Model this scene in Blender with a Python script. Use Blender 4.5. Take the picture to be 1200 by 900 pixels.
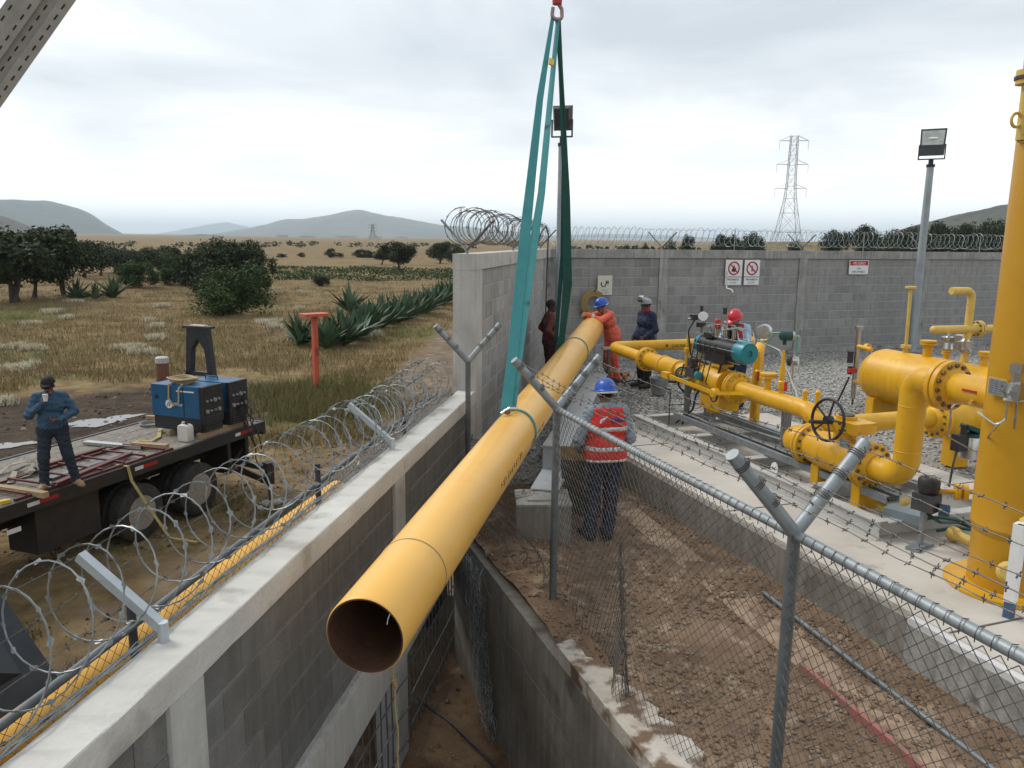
import bpy, math, random
import numpy as np
from mathutils import Vector, Matrix
R = math.radians
for o in list(bpy.data.objects): bpy.data.objects.remove(o)
sc = bpy.context.scene
col = sc.collection
# ------------------------------------------------------------------ camera
FPX = 920.0; CAMH = 2.8                    # focal length in pixels of a 1200 px wide frame, height over the gravel
PITCH, ROLL, YAW = R(10.3225), R(0.67286), R(19.4336)
AZL = R(28.257)                            # azimuth of the left wall, clockwise from +y
def _rows():
    cp, sp = math.cos(PITCH), math.sin(PITCH)
    m = np.array([[1, 0, 0], [0, -sp, -cp], [0, cp, -sp]], float)
    cr, sr = math.cos(ROLL), math.sin(ROLL)
    m = np.array([[cr, -sr, 0], [sr, cr, 0], [0, 0, 1]]) @ m
    ca, sa = math.cos(YAW), math.sin(YAW)
    return m @ np.array([[ca, -sa, 0], [sa, ca, 0], [0, 0, 1]])
CR = _rows(); CAMP = np.array([0, 0, CAMH])
def ray(x, y): return CR.T @ np.array([(x-600)/FPX, (y-450)/FPX, 1.0])
def onz(x, y, z):
    d = ray(x, y); return CAMP + d*((z-CAMH)/d[2])
def ony(x, y, Y):
    d = ray(x, y); return CAMP + d*(Y/d[1])
def atd(x, y, dist): return CAMP + ray(x, y)*dist
cam = bpy.data.cameras.new('camera'); cam.lens = FPX/1200*36; cam.sensor_width = 36; cam.sensor_fit = 'HORIZONTAL'
cam.clip_start = .05; cam.clip_end = 60000
co = bpy.data.objects.new('camera', cam); col.objects.link(co)
mw = Matrix.Identity(4)
for i in range(3):
    mw[i][0] = CR[0][i]; mw[i][1] = -CR[1][i]; mw[i][2] = -CR[2][i]; mw[i][3] = CAMP[i]
co.matrix_world = mw
sc.camera = co
# ------------------------------------------------------------------ world: overcast sky
SUN_AZ, SUN_EL = R(-38), R(48)             # azimuth clockwise from +y
w = bpy.data.worlds.new('World'); sc.world = w; w.use_nodes = True
N = w.node_tree.nodes; Lk = w.node_tree.links; N.clear()
wo = N.new('ShaderNodeOutputWorld'); bg = N.new('ShaderNodeBackground'); bg.inputs['Strength'].default_value = 1.0
sky = N.new('ShaderNodeTexSky'); sky.sky_type = 'NISHITA'; sky.sun_disc = False
sky.sun_elevation = SUN_EL; sky.sun_rotation = SUN_AZ; sky.dust_density = 3
skm = N.new('ShaderNodeVectorMath'); skm.operation = 'SCALE'; skm.inputs['Scale'].default_value = .10
Lk.new(sky.outputs[0], skm.inputs[0])
tc = N.new('ShaderNodeTexCoord')
sep = N.new('ShaderNodeSeparateXYZ'); Lk.new(tc.outputs['Generated'], sep.inputs[0])
def wmath(op, a, b=None):
    n = N.new('ShaderNodeMath'); n.operation = op
    for i, v in enumerate((a, b)):
        if v is None: continue
        if isinstance(v, (int, float)): n.inputs[i].default_value = v
        else: Lk.new(v, n.inputs[i])
    return n.outputs[0]
zz = wmath('ADD', wmath('ABSOLUTE', sep.outputs[2]), .16)   # project the directions on a cloud deck
cmb = N.new('ShaderNodeCombineXYZ')
Lk.new(wmath('DIVIDE', sep.outputs[0], zz), cmb.inputs[0]); Lk.new(wmath('DIVIDE', sep.outputs[1], zz), cmb.inputs[1])
nz = N.new('ShaderNodeTexNoise'); nz.inputs['Scale'].default_value = .8; nz.inputs['Detail'].default_value = 7; nz.inputs['Roughness'].default_value = .52
nz.inputs['Distortion'].default_value = .5
Lk.new(cmb.outputs[0], nz.inputs['Vector'])
cr = N.new('ShaderNodeValToRGB')
cr.color_ramp.elements[0].position = .36; cr.color_ramp.elements[0].color = (.47, .51, .545, 1)
cr.color_ramp.elements[1].position = .64; cr.color_ramp.elements[1].color = (.83, .85, .86, 1)
e = cr.color_ramp.elements.new(.5); e.color = (.61, .645, .67, 1)
Lk.new(nz.outputs[0], cr.inputs[0])
# the deck thins towards the horizon where the light comes in
hz = N.new('ShaderNodeMapRange'); hz.inputs['From Min'].default_value = .02; hz.inputs['From Max'].default_value = .22
hz.inputs['To Min'].default_value = 1; hz.inputs['To Max'].default_value = 0; hz.interpolation_type = 'SMOOTHSTEP'
nz2 = N.new('ShaderNodeTexNoise'); nz2.inputs['Scale'].default_value = 1.3; nz2.inputs['Detail'].default_value = 6
mp = N.new('ShaderNodeMapping'); mp.inputs['Scale'].default_value = (1.2, 1.2, 7); Lk.new(tc.outputs['Generated'], mp.inputs[0]); Lk.new(mp.outputs[0], nz2.inputs['Vector'])
wob = wmath('ADD', sep.outputs[2], wmath('MULTIPLY', wmath('SUBTRACT', nz2.outputs[0], .5), .26))
Lk.new(wob, hz.inputs['Value'])
mh = N.new('ShaderNodeMix'); mh.data_type = 'RGBA'
Lk.new(wmath('MULTIPLY', hz.outputs[0], .82), mh.inputs['Factor']); Lk.new(cr.outputs[0], mh.inputs['A']); mh.inputs['B'].default_value = (1.3, 1.3, 1.28, 1)
mx = N.new('ShaderNodeMix'); mx.data_type = 'RGBA'; mx.inputs['Factor'].default_value = .88
Lk.new(skm.outputs[0], mx.inputs['A']); Lk.new(mh.outputs['Result'], mx.inputs['B'])
Lk.new(mx.outputs['Result'], bg.inputs['Color']); Lk.new(bg.outputs[0], wo.inputs[0])
sl = bpy.data.lights.new('sun', 'SUN'); sl.energy = 1.5; sl.angle = R(20); sl.color = (1, .96, .9)
so = bpy.data.objects.new('sun', sl); col.objects.link(so); so.location = (0, 0, 30)
sd = Vector((math.sin(SUN_AZ)*math.cos(SUN_EL), math.cos(SUN_AZ)*math.cos(SUN_EL), math.sin(SUN_EL)))
so.rotation_euler = sd.to_track_quat('Z', 'Y').to_euler()
vs = sc.view_settings; vs.view_transform = 'Standard'; vs.look = 'None'; vs.gamma = 1; vs.use_curve_mapping = False; vs.exposure = 0.6
sc.cycles.max_bounces = 6; sc.cycles.diffuse_bounces = 3; sc.cycles.glossy_bounces = 3; sc.cycles.volume_bounces = 1
# ------------------------------------------------------------------ materials
MATS = {}
def mat(name, c1, c2=None, scale=4.0, rough=.6, metal=0.0, bump=0.0, bscale=40.0, c3=None, s3=9.0, t3=.62, rnd=0.0, stretch=None, detail=6, spec=.4, streak=0.0, w3=.08):
    if name in MATS: return MATS[name]
    m = bpy.data.materials.new(name); m.use_nodes = True; MATS[name] = m
    nt = m.node_tree; n = nt.nodes; l = nt.links; b = n['Principled BSDF']
    b.inputs['Roughness'].default_value = rough; b.inputs['Metallic'].default_value = metal; b.inputs['Specular IOR Level'].default_value = spec
    geo = n.new('ShaderNodeNewGeometry'); vec = geo.outputs['Position']
    if stretch:
        mp = n.new('ShaderNodeMapping'); mp.inputs['Scale'].default_value = stretch; l.new(vec, mp.inputs[0]); vec = mp.outputs[0]
    cur = None
    if c2 is None and not rnd and c3 is None: b.inputs['Base Color'].default_value = (*c1, 1)
    else:
        tx = n.new('ShaderNodeTexNoise'); tx.inputs['Scale'].default_value = scale; tx.inputs['Detail'].default_value = detail; tx.inputs['Roughness'].default_value = .6
        l.new(vec, tx.inputs['Vector'])
        rp = n.new('ShaderNodeValToRGB'); rp.color_ramp.elements[0].position = .34; rp.color_ramp.elements[1].position = .68
        rp.color_ramp.elements[0].color = (*c1, 1); rp.color_ramp.elements[1].color = (*(c2 or c1), 1)
        l.new(tx.outputs[0], rp.inputs[0]); cur = rp.outputs[0]
        if c3 is not None:
            t2 = n.new('ShaderNodeTexNoise'); t2.inputs['Scale'].default_value = s3; t2.inputs['Detail'].default_value = 8; l.new(vec, t2.inputs['Vector'])
            r2 = n.new('ShaderNodeMapRange'); r2.inputs['From Min'].default_value = t3; r2.inputs['From Max'].default_value = t3+w3; l.new(t2.outputs[0], r2.inputs['Value'])
            mm = n.new('ShaderNodeMix'); mm.data_type = 'RGBA'; l.new(r2.outputs[0], mm.inputs['Factor']); l.new(cur, mm.inputs['A']); mm.inputs['B'].default_value = (*c3, 1); cur = mm.outputs['Result']
        if streak:
            mp2 = n.new('ShaderNodeMapping'); mp2.inputs['Scale'].default_value = (9, 9, .5); l.new(geo.outputs['Position'], mp2.inputs[0])
            t4 = n.new('ShaderNodeTexNoise'); t4.inputs['Scale'].default_value = 1.6; t4.inputs['Detail'].default_value = 4; l.new(mp2.outputs[0], t4.inputs['Vector'])
            r4 = n.new('ShaderNodeMapRange'); r4.inputs['From Min'].default_value = .35; r4.inputs['From Max'].default_value = .7; r4.inputs['To Min'].default_value = 1-streak; r4.inputs['To Max'].default_value = 1+streak*.6
            l.new(t4.outputs[0], r4.inputs['Value'])
            vm = n.new('ShaderNodeVectorMath'); vm.operation = 'SCALE'; l.new(cur, vm.inputs[0]); l.new(r4.outputs[0], vm.inputs['Scale']); cur = vm.outputs[0]
        if rnd:
            oi = n.new('ShaderNodeObjectInfo'); mr = n.new('ShaderNodeMapRange'); mr.inputs['To Min'].default_value = 1-rnd; mr.inputs['To Max'].default_value = 1+rnd
            l.new(oi.outputs['Random'], mr.inputs['Value'])
            vm = n.new('ShaderNodeVectorMath'); vm.operation = 'SCALE'; l.new(cur, vm.inputs[0]); l.new(mr.outputs[0], vm.inputs['Scale']); cur = vm.outputs[0]
        l.new(cur, b.inputs['Base Color'])
    if bump:
        tb = n.new('ShaderNodeTexNoise'); tb.inputs['Scale'].default_value = bscale; tb.inputs['Detail'].default_value = 6; l.new(vec, tb.inputs['Vector'])
        bp = n.new('ShaderNodeBump'); bp.inputs['Strength'].default_value = bump; bp.inputs['Distance'].default_value = .02
        l.new(tb.outputs[0], bp.inputs['Height']); l.new(bp.outputs[0], b.inputs['Normal'])
    return m
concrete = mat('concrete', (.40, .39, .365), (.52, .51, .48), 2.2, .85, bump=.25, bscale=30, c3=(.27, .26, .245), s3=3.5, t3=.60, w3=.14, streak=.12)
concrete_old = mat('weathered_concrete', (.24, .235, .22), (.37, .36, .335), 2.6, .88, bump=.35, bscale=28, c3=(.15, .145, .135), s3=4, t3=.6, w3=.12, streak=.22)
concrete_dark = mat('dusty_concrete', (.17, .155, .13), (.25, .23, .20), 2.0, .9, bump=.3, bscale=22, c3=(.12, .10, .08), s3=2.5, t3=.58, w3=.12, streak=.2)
slab_m = mat('pale_slab', (.43, .395, .345), (.54, .505, .45), 1.3, .8, bump=.15, bscale=60, c3=(.33, .29, .24), s3=3, t3=.62, w3=.12)
plaster = mat('cracked_plaster', (.50, .47, .42), (.38, .33, .27), 6, .85, bump=.5, bscale=30, c3=(.145, .094, .06), s3=5.5, t3=.46, w3=.12)
white_slab = mat('white_painted_slab', (.60, .60, .60), (.50, .50, .49), 3, .6, bump=.2, bscale=50, c3=(.40, .23, .10), s3=5, t3=.66, w3=.06)
block_m = [mat('block_%s' % k, c, tuple(x*1.18 for x in c), 7, .9, bump=.5, bscale=70, rnd=.08, streak=.1) for k, c in (('grey', (.25, .245, .233)), ('pale', (.27, .265, .252)), ('dark', (.225, .221, .21)))]
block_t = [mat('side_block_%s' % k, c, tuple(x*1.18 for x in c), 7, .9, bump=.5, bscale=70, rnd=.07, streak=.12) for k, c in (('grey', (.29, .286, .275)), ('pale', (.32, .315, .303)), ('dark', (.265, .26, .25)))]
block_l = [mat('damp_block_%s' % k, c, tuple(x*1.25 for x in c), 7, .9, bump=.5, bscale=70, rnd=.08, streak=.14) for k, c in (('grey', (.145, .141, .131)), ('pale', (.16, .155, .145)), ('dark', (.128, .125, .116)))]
mortar = mat('mortar', (.40, .395, .38), (.31, .305, .295), 9, .92, bump=.3, bscale=60)
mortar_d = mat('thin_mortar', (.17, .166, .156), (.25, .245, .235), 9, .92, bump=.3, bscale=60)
pipe_y = mat('pipe_yellow', (.80, .46, .105), (.74, .41, .085), 1.8, .33, bump=.02, bscale=9, c3=(.55, .31, .08), s3=6, t3=.70, w3=.1, spec=.5)
sta_y = mat('station_yellow', (.69, .375, .016), (.60, .315, .012), 2.5, .40, bump=.03, bscale=30, c3=(.38, .20, .025), s3=7, t3=.64, w3=.14, spec=.45, streak=.07)
tan_y = mat('faded_yellow', (.62, .43, .10), (.52, .36, .09), 6, .5, c3=(.35, .25, .09), s3=20, t3=.62)
rust_in = mat('rusty_bore', (.062, .026, .014), (.11, .048, .026), 7, .8, bump=.4, bscale=40)
galv = mat('galvanised_steel', (.22, .245, .26), (.30, .325, .335), 7, .52, .45, bump=.08, bscale=60, c3=(.16, .175, .185), s3=11, t3=.60)
galv_d = mat('dull_galvanised', (.11, .122, .128), (.17, .185, .19), 8, .55, .5, bump=.08, bscale=60)
wire_m = mat('wire', (.17, .185, .19), (.30, .32, .325), 9, .48, .7)
wire_d = mat('weathered_wire', (.085, .08, .072), (.15, .142, .13), 7, .6, .5)
boom_m = mat('boom_grey', (.36, .36, .345), (.46, .46, .44), 3, .6, .2, bump=.05)
galv_b = mat('bright_galvanised', (.40, .44, .47), (.48, .52, .55), 7, .5, .4, bump=.05)
steel_g = mat('grey_paint_steel', (.40, .43, .46), (.48, .51, .53), 4, .5, .1, bump=.05, c3=(.28, .27, .25), s3=9, t3=.64)
skid_m = mat('skid_grey', (.44, .44, .425), (.53, .53, .51), 4, .5, .2, c3=(.27, .24, .2), s3=8, t3=.63)
black_m = mat('black_paint', (.018, .018, .02), (.03, .03, .032), 5, .45, bump=.05)
rubber = mat('rubber', (.022, .021, .02), (.05, .046, .042), 9, .85, bump=.2)
darksteel = mat('dark_steel', (.05, .052, .055), (.09, .09, .092), 6, .55, .4)
chrome = mat('stainless', (.55, .55, .54), (.45, .45, .44), 20, .25, .95)
wood_m = mat('timber', (.30, .20, .11), (.42, .30, .18), 6, .8, stretch=(1, 6, 6), bump=.2)
wood_g = mat('grey_deck_boards', (.16, .14, .118), (.24, .215, .185), 4, .85, stretch=(3, 1, 1), bump=.3, c3=(.09, .08, .07), s3=6, t3=.6)
red_m = mat('red_paint', (.45, .03, .02), (.36, .025, .02), 8, .45)
orange_m = mat('red_orange_paint', (.52, .105, .055), (.44, .085, .045), 8, .55)
white_m = mat('white_paint', (.74, .74, .73), (.68, .68, .66), 8, .5)
strap_m = mat('green_webbing', (.045, .225, .235), (.06, .27, .275), 5, .75, bump=.3, bscale=120, c3=(.02, .05, .055), s3=3.2, t3=.64)
strap_d = mat('dark_green_webbing', (.012, .075, .065), (.02, .10, .088), 6, .8, bump=.3, bscale=120)
teal_m = mat('teal_paint', (.02, .19, .24), (.025, .23, .28), 6, .35)
rope_m = mat('rope', (.30, .20, .07), (.40, .28, .11), 30, .9)
# ------------------------------------------------------------------ mesh builder
class MB:
    def __init__(s): s.v = []; s.f = []; s.mi = []; s.cur = 0
    def add(s, vs, fs):
        o = len(s.v); s.v.extend([tuple(map(float, p)) for p in vs])
        for f in fs: s.f.append(tuple(i+o for i in f)); s.mi.append(s.cur)
        return s
    def box(s, c, d, rz=0.0, m=None):
        hx, hy, hz = d[0]/2, d[1]/2, d[2]/2
        P = [Vector((x, y, z)) for z in (-hz, hz) for x, y in ((-hx, -hy), (hx, -hy), (hx, hy), (-hx, hy))]
        M = (m if m is not None else Matrix.Rotation(rz, 3, 'Z'))
        return s.add([tuple(M @ p + Vector(c)) for p in P], [(3, 2, 1, 0), (4, 5, 6, 7), (0, 1, 5, 4), (1, 2, 6, 5), (2, 3, 7, 6), (3, 0, 4, 7)])
    def bar(s, a, b, w, h, up=(0, 0, 1)):
        a, b = Vector(a), Vector(b); d = b-a; L = d.length
        if L < 1e-6: return s
        y = d/L; x = y.cross(Vector(up))
        if x.length < 1e-4: x = y.cross(Vector((1, 0, 0)))
        x.normalize(); z = x.cross(y)
        M = Matrix((x, y, z)).transposed()
        return s.box((a+b)/2, (w, L, h), m=M)
    def tube(s, pts, r, n=8, closed=False, caps=True, flat=None):
        P = [Vector(p) for p in pts]; k = len(P); rs = r if isinstance(r, (list, tuple)) else [r]*k
        T = []
        for i in range(k):
            a = P[(i-1) % k] if (closed or i > 0) else P[i]; b = P[(i+1) % k] if (closed or i < k-1) else P[i]
            t = b-a; T.append(t.normalized() if t.length > 1e-9 else Vector((0, 0, 1)))
        u = T[0].orthogonal().normalized() if abs(T[0].z) > .95 else T[0].cross(Vector((0, 0, 1))).normalized()
        vs = []
        for i in range(k):
            if i: 
                u = u - T[i]*u.dot(T[i])
                u = u.normalized() if u.length > 1e-6 else T[i].orthogonal().normalized()
            w_ = T[i].cross(u)
            for j in range(n):
                a = 2*math.pi*j/n; vs.append(tuple(P[i] + (u*math.cos(a) + w_*math.sin(a)*(flat or 1))*rs[i]))
        fs = []
        for i in range(k if closed else k-1):
            i2 = (i+1) % k
            for j in range(n): fs.append((i*n+j, i*n+(j+1) % n, i2*n+(j+1) % n, i2*n+j))
        if caps and not closed: fs.append(tuple(range(n))[::-1]); fs.append(tuple((k-1)*n+j for j in range(n)))
        return s.add(vs, fs)
    def cyl(s, a, b, r, r2=None, n=20): return s.tube([a, b], [r, r if r2 is None else r2], n)
    def lathe(s, a, d, prof, n=24):      # prof: list of (distance along d, radius)
        a = Vector(a); d = Vector(d).normalized(); return s.tube2(a, d, prof, n)
    def tube2(s, a, d, prof, n):
        u = d.orthogonal().normalized(); w_ = d.cross(u); vs = []
        for t, r in prof:
            for j in range(n):
                g = 2*math.pi*j/n; vs.append(tuple(a + d*t + (u*math.cos(g)+w_*math.sin(g))*r))
        k = len(prof); fs = [(i*n+j, i*n+(j+1) % n, (i+1)*n+(j+1) % n, (i+1)*n+j) for i in range(k-1) for j in range(n)]
        if prof[0][1] > 1e-5: fs.append(tuple(range(n))[::-1])
        if prof[-1][1] > 1e-5: fs.append(tuple((k-1)*n+j for j in range(n)))
        return s.add(vs, fs)
    def ell(s, c, r, n=14, m=12, rot=None):
        vs = []; fs = []
        for i in range(m+1):
            t = math.pi*i/m
            for j in range(n):
                a = 2*math.pi*j/n; p = Vector((r[0]*math.sin(t)*math.cos(a), r[1]*math.sin(t)*math.sin(a), r[2]*math.cos(t)))
                if rot is not None: p = rot @ p
                vs.append(tuple(p+Vector(c)))
        for i in range(m):
            for j in range(n): fs.append((i*n+j, (i+1)*n+j, (i+1)*n+(j+1) % n, i*n+(j+1) % n))
        return s.add(vs, fs)
    def plate(s, poly, ext):             # polygon (3d points) extruded by a vector
        k = len(poly); e = Vector(ext); P = [Vector(p) for p in poly]
        vs = [tuple(p) for p in P] + [tuple(p+e) for p in P]
        fs = [tuple(range(k))[::-1], tuple(range(k, 2*k))] + [(i, (i+1) % k, k+(i+1) % k, k+i) for i in range(k)]
        return s.add(vs, fs)
    def ring(s, c, ax, R_, r, n=28, m=8):
        ax = Vector(ax).normalized(); u = ax.orthogonal().normalized(); w_ = ax.cross(u)
        return s.tube([tuple(Vector(c)+(u*math.cos(2*math.pi*i/n)+w_*math.sin(2*math.pi*i/n))*R_) for i in range(n)], r, m, closed=True)
    def build(s, name, material, parent=None, smooth=True, ang=38, kind=None, loc=None):
        me = bpy.data.meshes.new(name)
        off = Vector(parent.matrix_world.translation) if parent is not None else Vector((0, 0, 0))
        if parent is not None: off = base_of(parent)
        if loc is not None: off = Vector(loc)
        me.from_pydata([tuple(Vector(p)-off) for p in s.v], [], s.f)
        ml = material if isinstance(material, (list, tuple)) else [material]
        for m_ in ml: me.materials.append(m_)
        if len(ml) > 1: me.polygons.foreach_set('material_index', s.mi)
        fix_normals(me)
        if smooth:
            me.polygons.foreach_set('use_smooth', [True]*len(me.polygons)); me.set_sharp_from_angle(angle=R(ang))
        o = bpy.data.objects.new(name, me); col.objects.link(o)
        if parent is not None: o.parent = parent; BASE[o.name] = off if loc is None else Vector(loc)
        if loc is not None: o.location = Vector(loc) - (base_of(parent) if parent is not None else Vector((0, 0, 0)))
        BASE[o.name] = off
        if kind: o['kind'] = kind
        return o
BASE = {}
def base_of(o): return BASE[o.name]
import bmesh
def fix_normals(me):
    if len(me.polygons) > 60000: return
    bm = bmesh.new(); bm.from_mesh(me); bmesh.ops.recalc_face_normals(bm, faces=bm.faces); bm.to_mesh(me); bm.free()
def tag(o, label, cat, group=None, kind=None):
    o['label'] = label; o['category'] = cat
    if group: o['group'] = group
    if kind: o['kind'] = kind
    return o
def thing(name, label, cat, loc, group=None):
    o = bpy.data.objects.new(name, None); col.objects.link(o); o.location = tuple(loc); o.empty_display_size = .2
    BASE[o.name] = Vector(tuple(loc)); return tag(o, label, cat, group)
def struct(o): o['kind'] = 'structure'; return o
def arc_path(pts, rad, n=7):             # polyline with rounded corners
    P = [Vector(p) for p in pts]; out = [P[0]]
    for i in range(1, len(P)-1):
        a, b, c = P[i-1], P[i], P[i+1]; d1 = (a-b).normalized(); d2 = (c-b).normalized()
        th = d1.angle(d2); t = min(rad/math.tan(th/2), (a-b).length*.49, (c-b).length*.49); 
        p1 = b+d1*t; p2 = b+d2*t; r_ = t*math.tan(th/2); bis = (d1+d2).normalized(); cc = b+bis*(r_/math.sin(th/2))
        v1 = p1-cc; v2 = p2-cc; om = v1.angle(v2)
        for k in range(n+1):
            f = k/n; out.append(cc + (v1*math.sin((1-f)*om)+v2*math.sin(f*om))/math.sin(om))
    out.append(P[-1]); return out
def wobble(a, b, n, amp, sag=0, seed=0):
    rr = random.Random(seed); a = Vector(a); b = Vector(b); out = []
    for i in range(n+1):
        f = i/n; p = a.lerp(b, f) + Vector([rr.uniform(-amp, amp) for _ in range(3)])*(0 if i in (0, n) else 1); p.z -= sag*4*f*(1-f); out.append(p)
    return out
# frame of the left wall: s along it (0 at the far corner, negative towards the camera), off > 0 inside the compound
P0 = Vector((6.92, 17.057, 0)); DL = Vector((math.sin(AZL), math.cos(AZL), 0)); NL = Vector((DL.y, -DL.x, 0))
def LP(s, off, z): return P0 + DL*s + NL*off + Vector((0, 0, z))
RZL = -AZL
GZ = -2.4                                # level of the field outside
rng = np.random.default_rng(5)
def vnoise(x, y, seed=0):                # smooth value noise
    xi = np.floor(x).astype(int); yi = np.floor(y).astype(int); fx = x-xi; fy = y-yi
    fx = fx*fx*(3-2*fx); fy = fy*fy*(3-2*fy)
    def h(a, b):
        v = np.sin(a*127.1+b*311.7+seed*74.7)*43758.5453; return v-np.floor(v)
    return (h(xi, yi)*(1-fx)+h(xi+1, yi)*fx)*(1-fy)+(h(xi, yi+1)*(1-fx)+h(xi+1, yi+1)*fx)*fy
def fbm(x, y, seed=0, o=4):
    a = 0; s_ = .5
    for i in range(o): a = a+s_*vnoise(x*2**i, y*2**i, seed+i); s_ *= .5
    return a
def fast_mesh(name, V, F, material, kind=None, smooth=True):
    me = bpy.data.meshes.new(name); V = np.asarray(V, np.float32); F = np.asarray(F, np.int32)
    k = F.shape[1]; me.vertices.add(len(V)); me.vertices.foreach_set('co', V.ravel())
    me.loops.add(F.size); me.loops.foreach_set('vertex_index', F.ravel())
    me.polygons.add(len(F)); me.polygons.foreach_set('loop_start', np.arange(0, F.size, k, dtype=np.int32))
    try: me.polygons.foreach_set('loop_total', np.full(len(F), k, np.int32))
    except Exception: pass
    for m_ in (material if isinstance(material, (list, tuple)) else [material]): me.materials.append(m_)
    me.update(calc_edges=True); me.validate()
    if smooth: me.polygons.foreach_set('use_smooth', np.ones(len(me.polygons), bool))
    o = bpy.data.objects.new(name, me); col.objects.link(o); BASE[o.name] = Vector((0, 0, 0))
    if kind: o['kind'] = kind
    return o
# ================================================================== THE SETTING
def ground_material():
    m = bpy.data.materials.new('field_ground'); m.use_nodes = True; n = m.node_tree.nodes; l = m.node_tree.links; b = n['Principled BSDF']
    b.inputs['Roughness'].default_value = .95; b.inputs['Specular IOR Level'].default_value = .15
    geo = n.new('ShaderNodeNewGeometry')
    def noise(sc_, det=6, st=None):
        t = n.new('ShaderNodeTexNoise'); t.inputs['Scale'].default_value = sc_; t.inputs['Detail'].default_value = det; t.inputs['Roughness'].default_value = .62
        if st:
            mp = n.new('ShaderNodeMapping'); mp.inputs['Scale'].default_value = st; l.new(geo.outputs['Position'], mp.inputs[0]); l.new(mp.outputs[0], t.inputs['Vector'])
        else: l.new(geo.outputs['Position'], t.inputs['Vector'])
        return t.outputs[0]
    def ramp(v, stops):
        r = n.new('ShaderNodeValToRGB'); el = r.color_ramp.elements
        el[0].position, el[0].color = stops[0][0], (*stops[0][1], 1); el[1].position, el[1].color = stops[-1][0], (*stops[-1][1], 1)
        for p, c in stops[1:-1]: e_ = el.new(p); e_.color = (*c, 1)
        l.new(v, r.inputs[0]); return r.outputs[0]
    def mixc(f, a, c):
        x = n.new('ShaderNodeMix'); x.data_type = 'RGBA'; l.new(f, x.inputs['Factor'])
        for k, v in (('A', a), ('B', c)):
            if isinstance(v, tuple): x.inputs[k].default_value = (*v, 1)
            else: l.new(v, x.inputs[k])
        return x.outputs['Result']
    def mth(op, a, c):
        x = n.new('ShaderNodeMath'); x.operation = op; x.use_clamp = True
        for i, v in enumerate((a, c)):
            if isinstance(v, (int, float)): x.inputs[i].default_value = v
            else: l.new(v, x.inputs[i])
        return x.outputs[0]
    base = ramp(noise(.12, 9), [(.3, (.125, .098, .048)), (.45, (.185, .135, .068)), (.55, (.225, .17, .088)), (.7, (.14, .128, .052))])
    fine = ramp(noise(2.2, 8), [(.3, (.55, .5, .45)), (.7, (1.25, 1.2, 1.15))])
    mm = n.new('ShaderNodeMix'); mm.data_type = 'RGBA'; mm.blend_type = 'MULTIPLY'; mm.inputs['Factor'].default_value = 1; l.new(base, mm.inputs['A']); l.new(fine, mm.inputs['B'])
    at = n.new('ShaderNodeAttribute'); at.attribute_name = 'cover'; sp = n.new('ShaderNodeSeparateColor'); l.new(at.outputs['Color'], sp.inputs[0])
    wv = noise(.9, 7)
    def soft(ch): return mth('MULTIPLY', mth('SUBTRACT', mth('ADD', ch, mth('MULTIPLY', wv, .9)), .72), 4.0)
    soil = ramp(noise(1.6, 8), [(.3, (.11, .078, .050)), (.55, (.19, .142, .096)), (.75, (.30, .24, .172))])
    mud = ramp(noise(1.3, 8), [(.3, (.030, .022, .015)), (.6, (.07, .05, .034)), (.8, (.11, .082, .055))])
    green = ramp(noise(.8, 7), [(.3, (.075, .082, .024)), (.6, (.13, .13, .042)), (.8, (.19, .165, .065))])
    c = mixc(soft(sp.outputs[2]), mm.outputs['Result'], green); c = mixc(soft(sp.outputs[0]), c, soil); c = mixc(soft(sp.outputs[1]), c, mud)
    l.new(c, b.inputs['Base Color'])
    bp = n.new('ShaderNodeBump'); bp.inputs['Strength'].default_value = .9; bp.inputs['Distance'].default_value = .12; l.new(noise(5, 8), bp.inputs['Height']); l.new(bp.outputs[0], b.inputs['Normal'])
    return m
field_m = ground_material()
def field_z(x, y):
    r = np.hypot(x, y); z = GZ + (fbm(x*.22, y*.22, 3)-.47)*.28*np.clip(r/22, .2, 3)
    z = z + np.clip(r-350, 0, 1e9)*.0036
    mudz = np.exp(-(((x+4.2)/4.5)**2+((y-23.4)/3.2)**2)); z = z-.10*mudz*1.0
    return z
def field_masks(x, y):
    off = (x-P0.x)*NL.x+(y-P0.y)*NL.y; s_ = (x-P0.x)*DL.x+(y-P0.y)*DL.y
    bare = np.exp(-((off+2.0)/3.2)**2)*(s_ < 40)*.95 + .75*np.exp(-((off+4.5+.12*s_)/1.6)**2)*(s_ > 6)*(s_ < 45)
    bare = np.clip(bare, 0, 1)
    mud = np.clip(1.3*np.exp(-(((x+5.0)/6.5)**2+((y-25.0-.25*(x+4))/4.2)**2)) + .9*np.exp(-(((x+.5)/1.9)**2+((y-27.5)/1.2)**2)), 0, 1)
    gr = np.clip(.95*np.exp(-(((x-2.3)/2.8)**2+((y-26.0)/4.5)**2)) + .7*np.exp(-((y-41-.2*x)/5)**2)*(fbm(x*.1, y*.1, 8)*1.3) + .8*np.exp(-(((x+16)/7)**2+((y-60)/6)**2)), 0, 1)
    return bare, mud, gr
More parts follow.
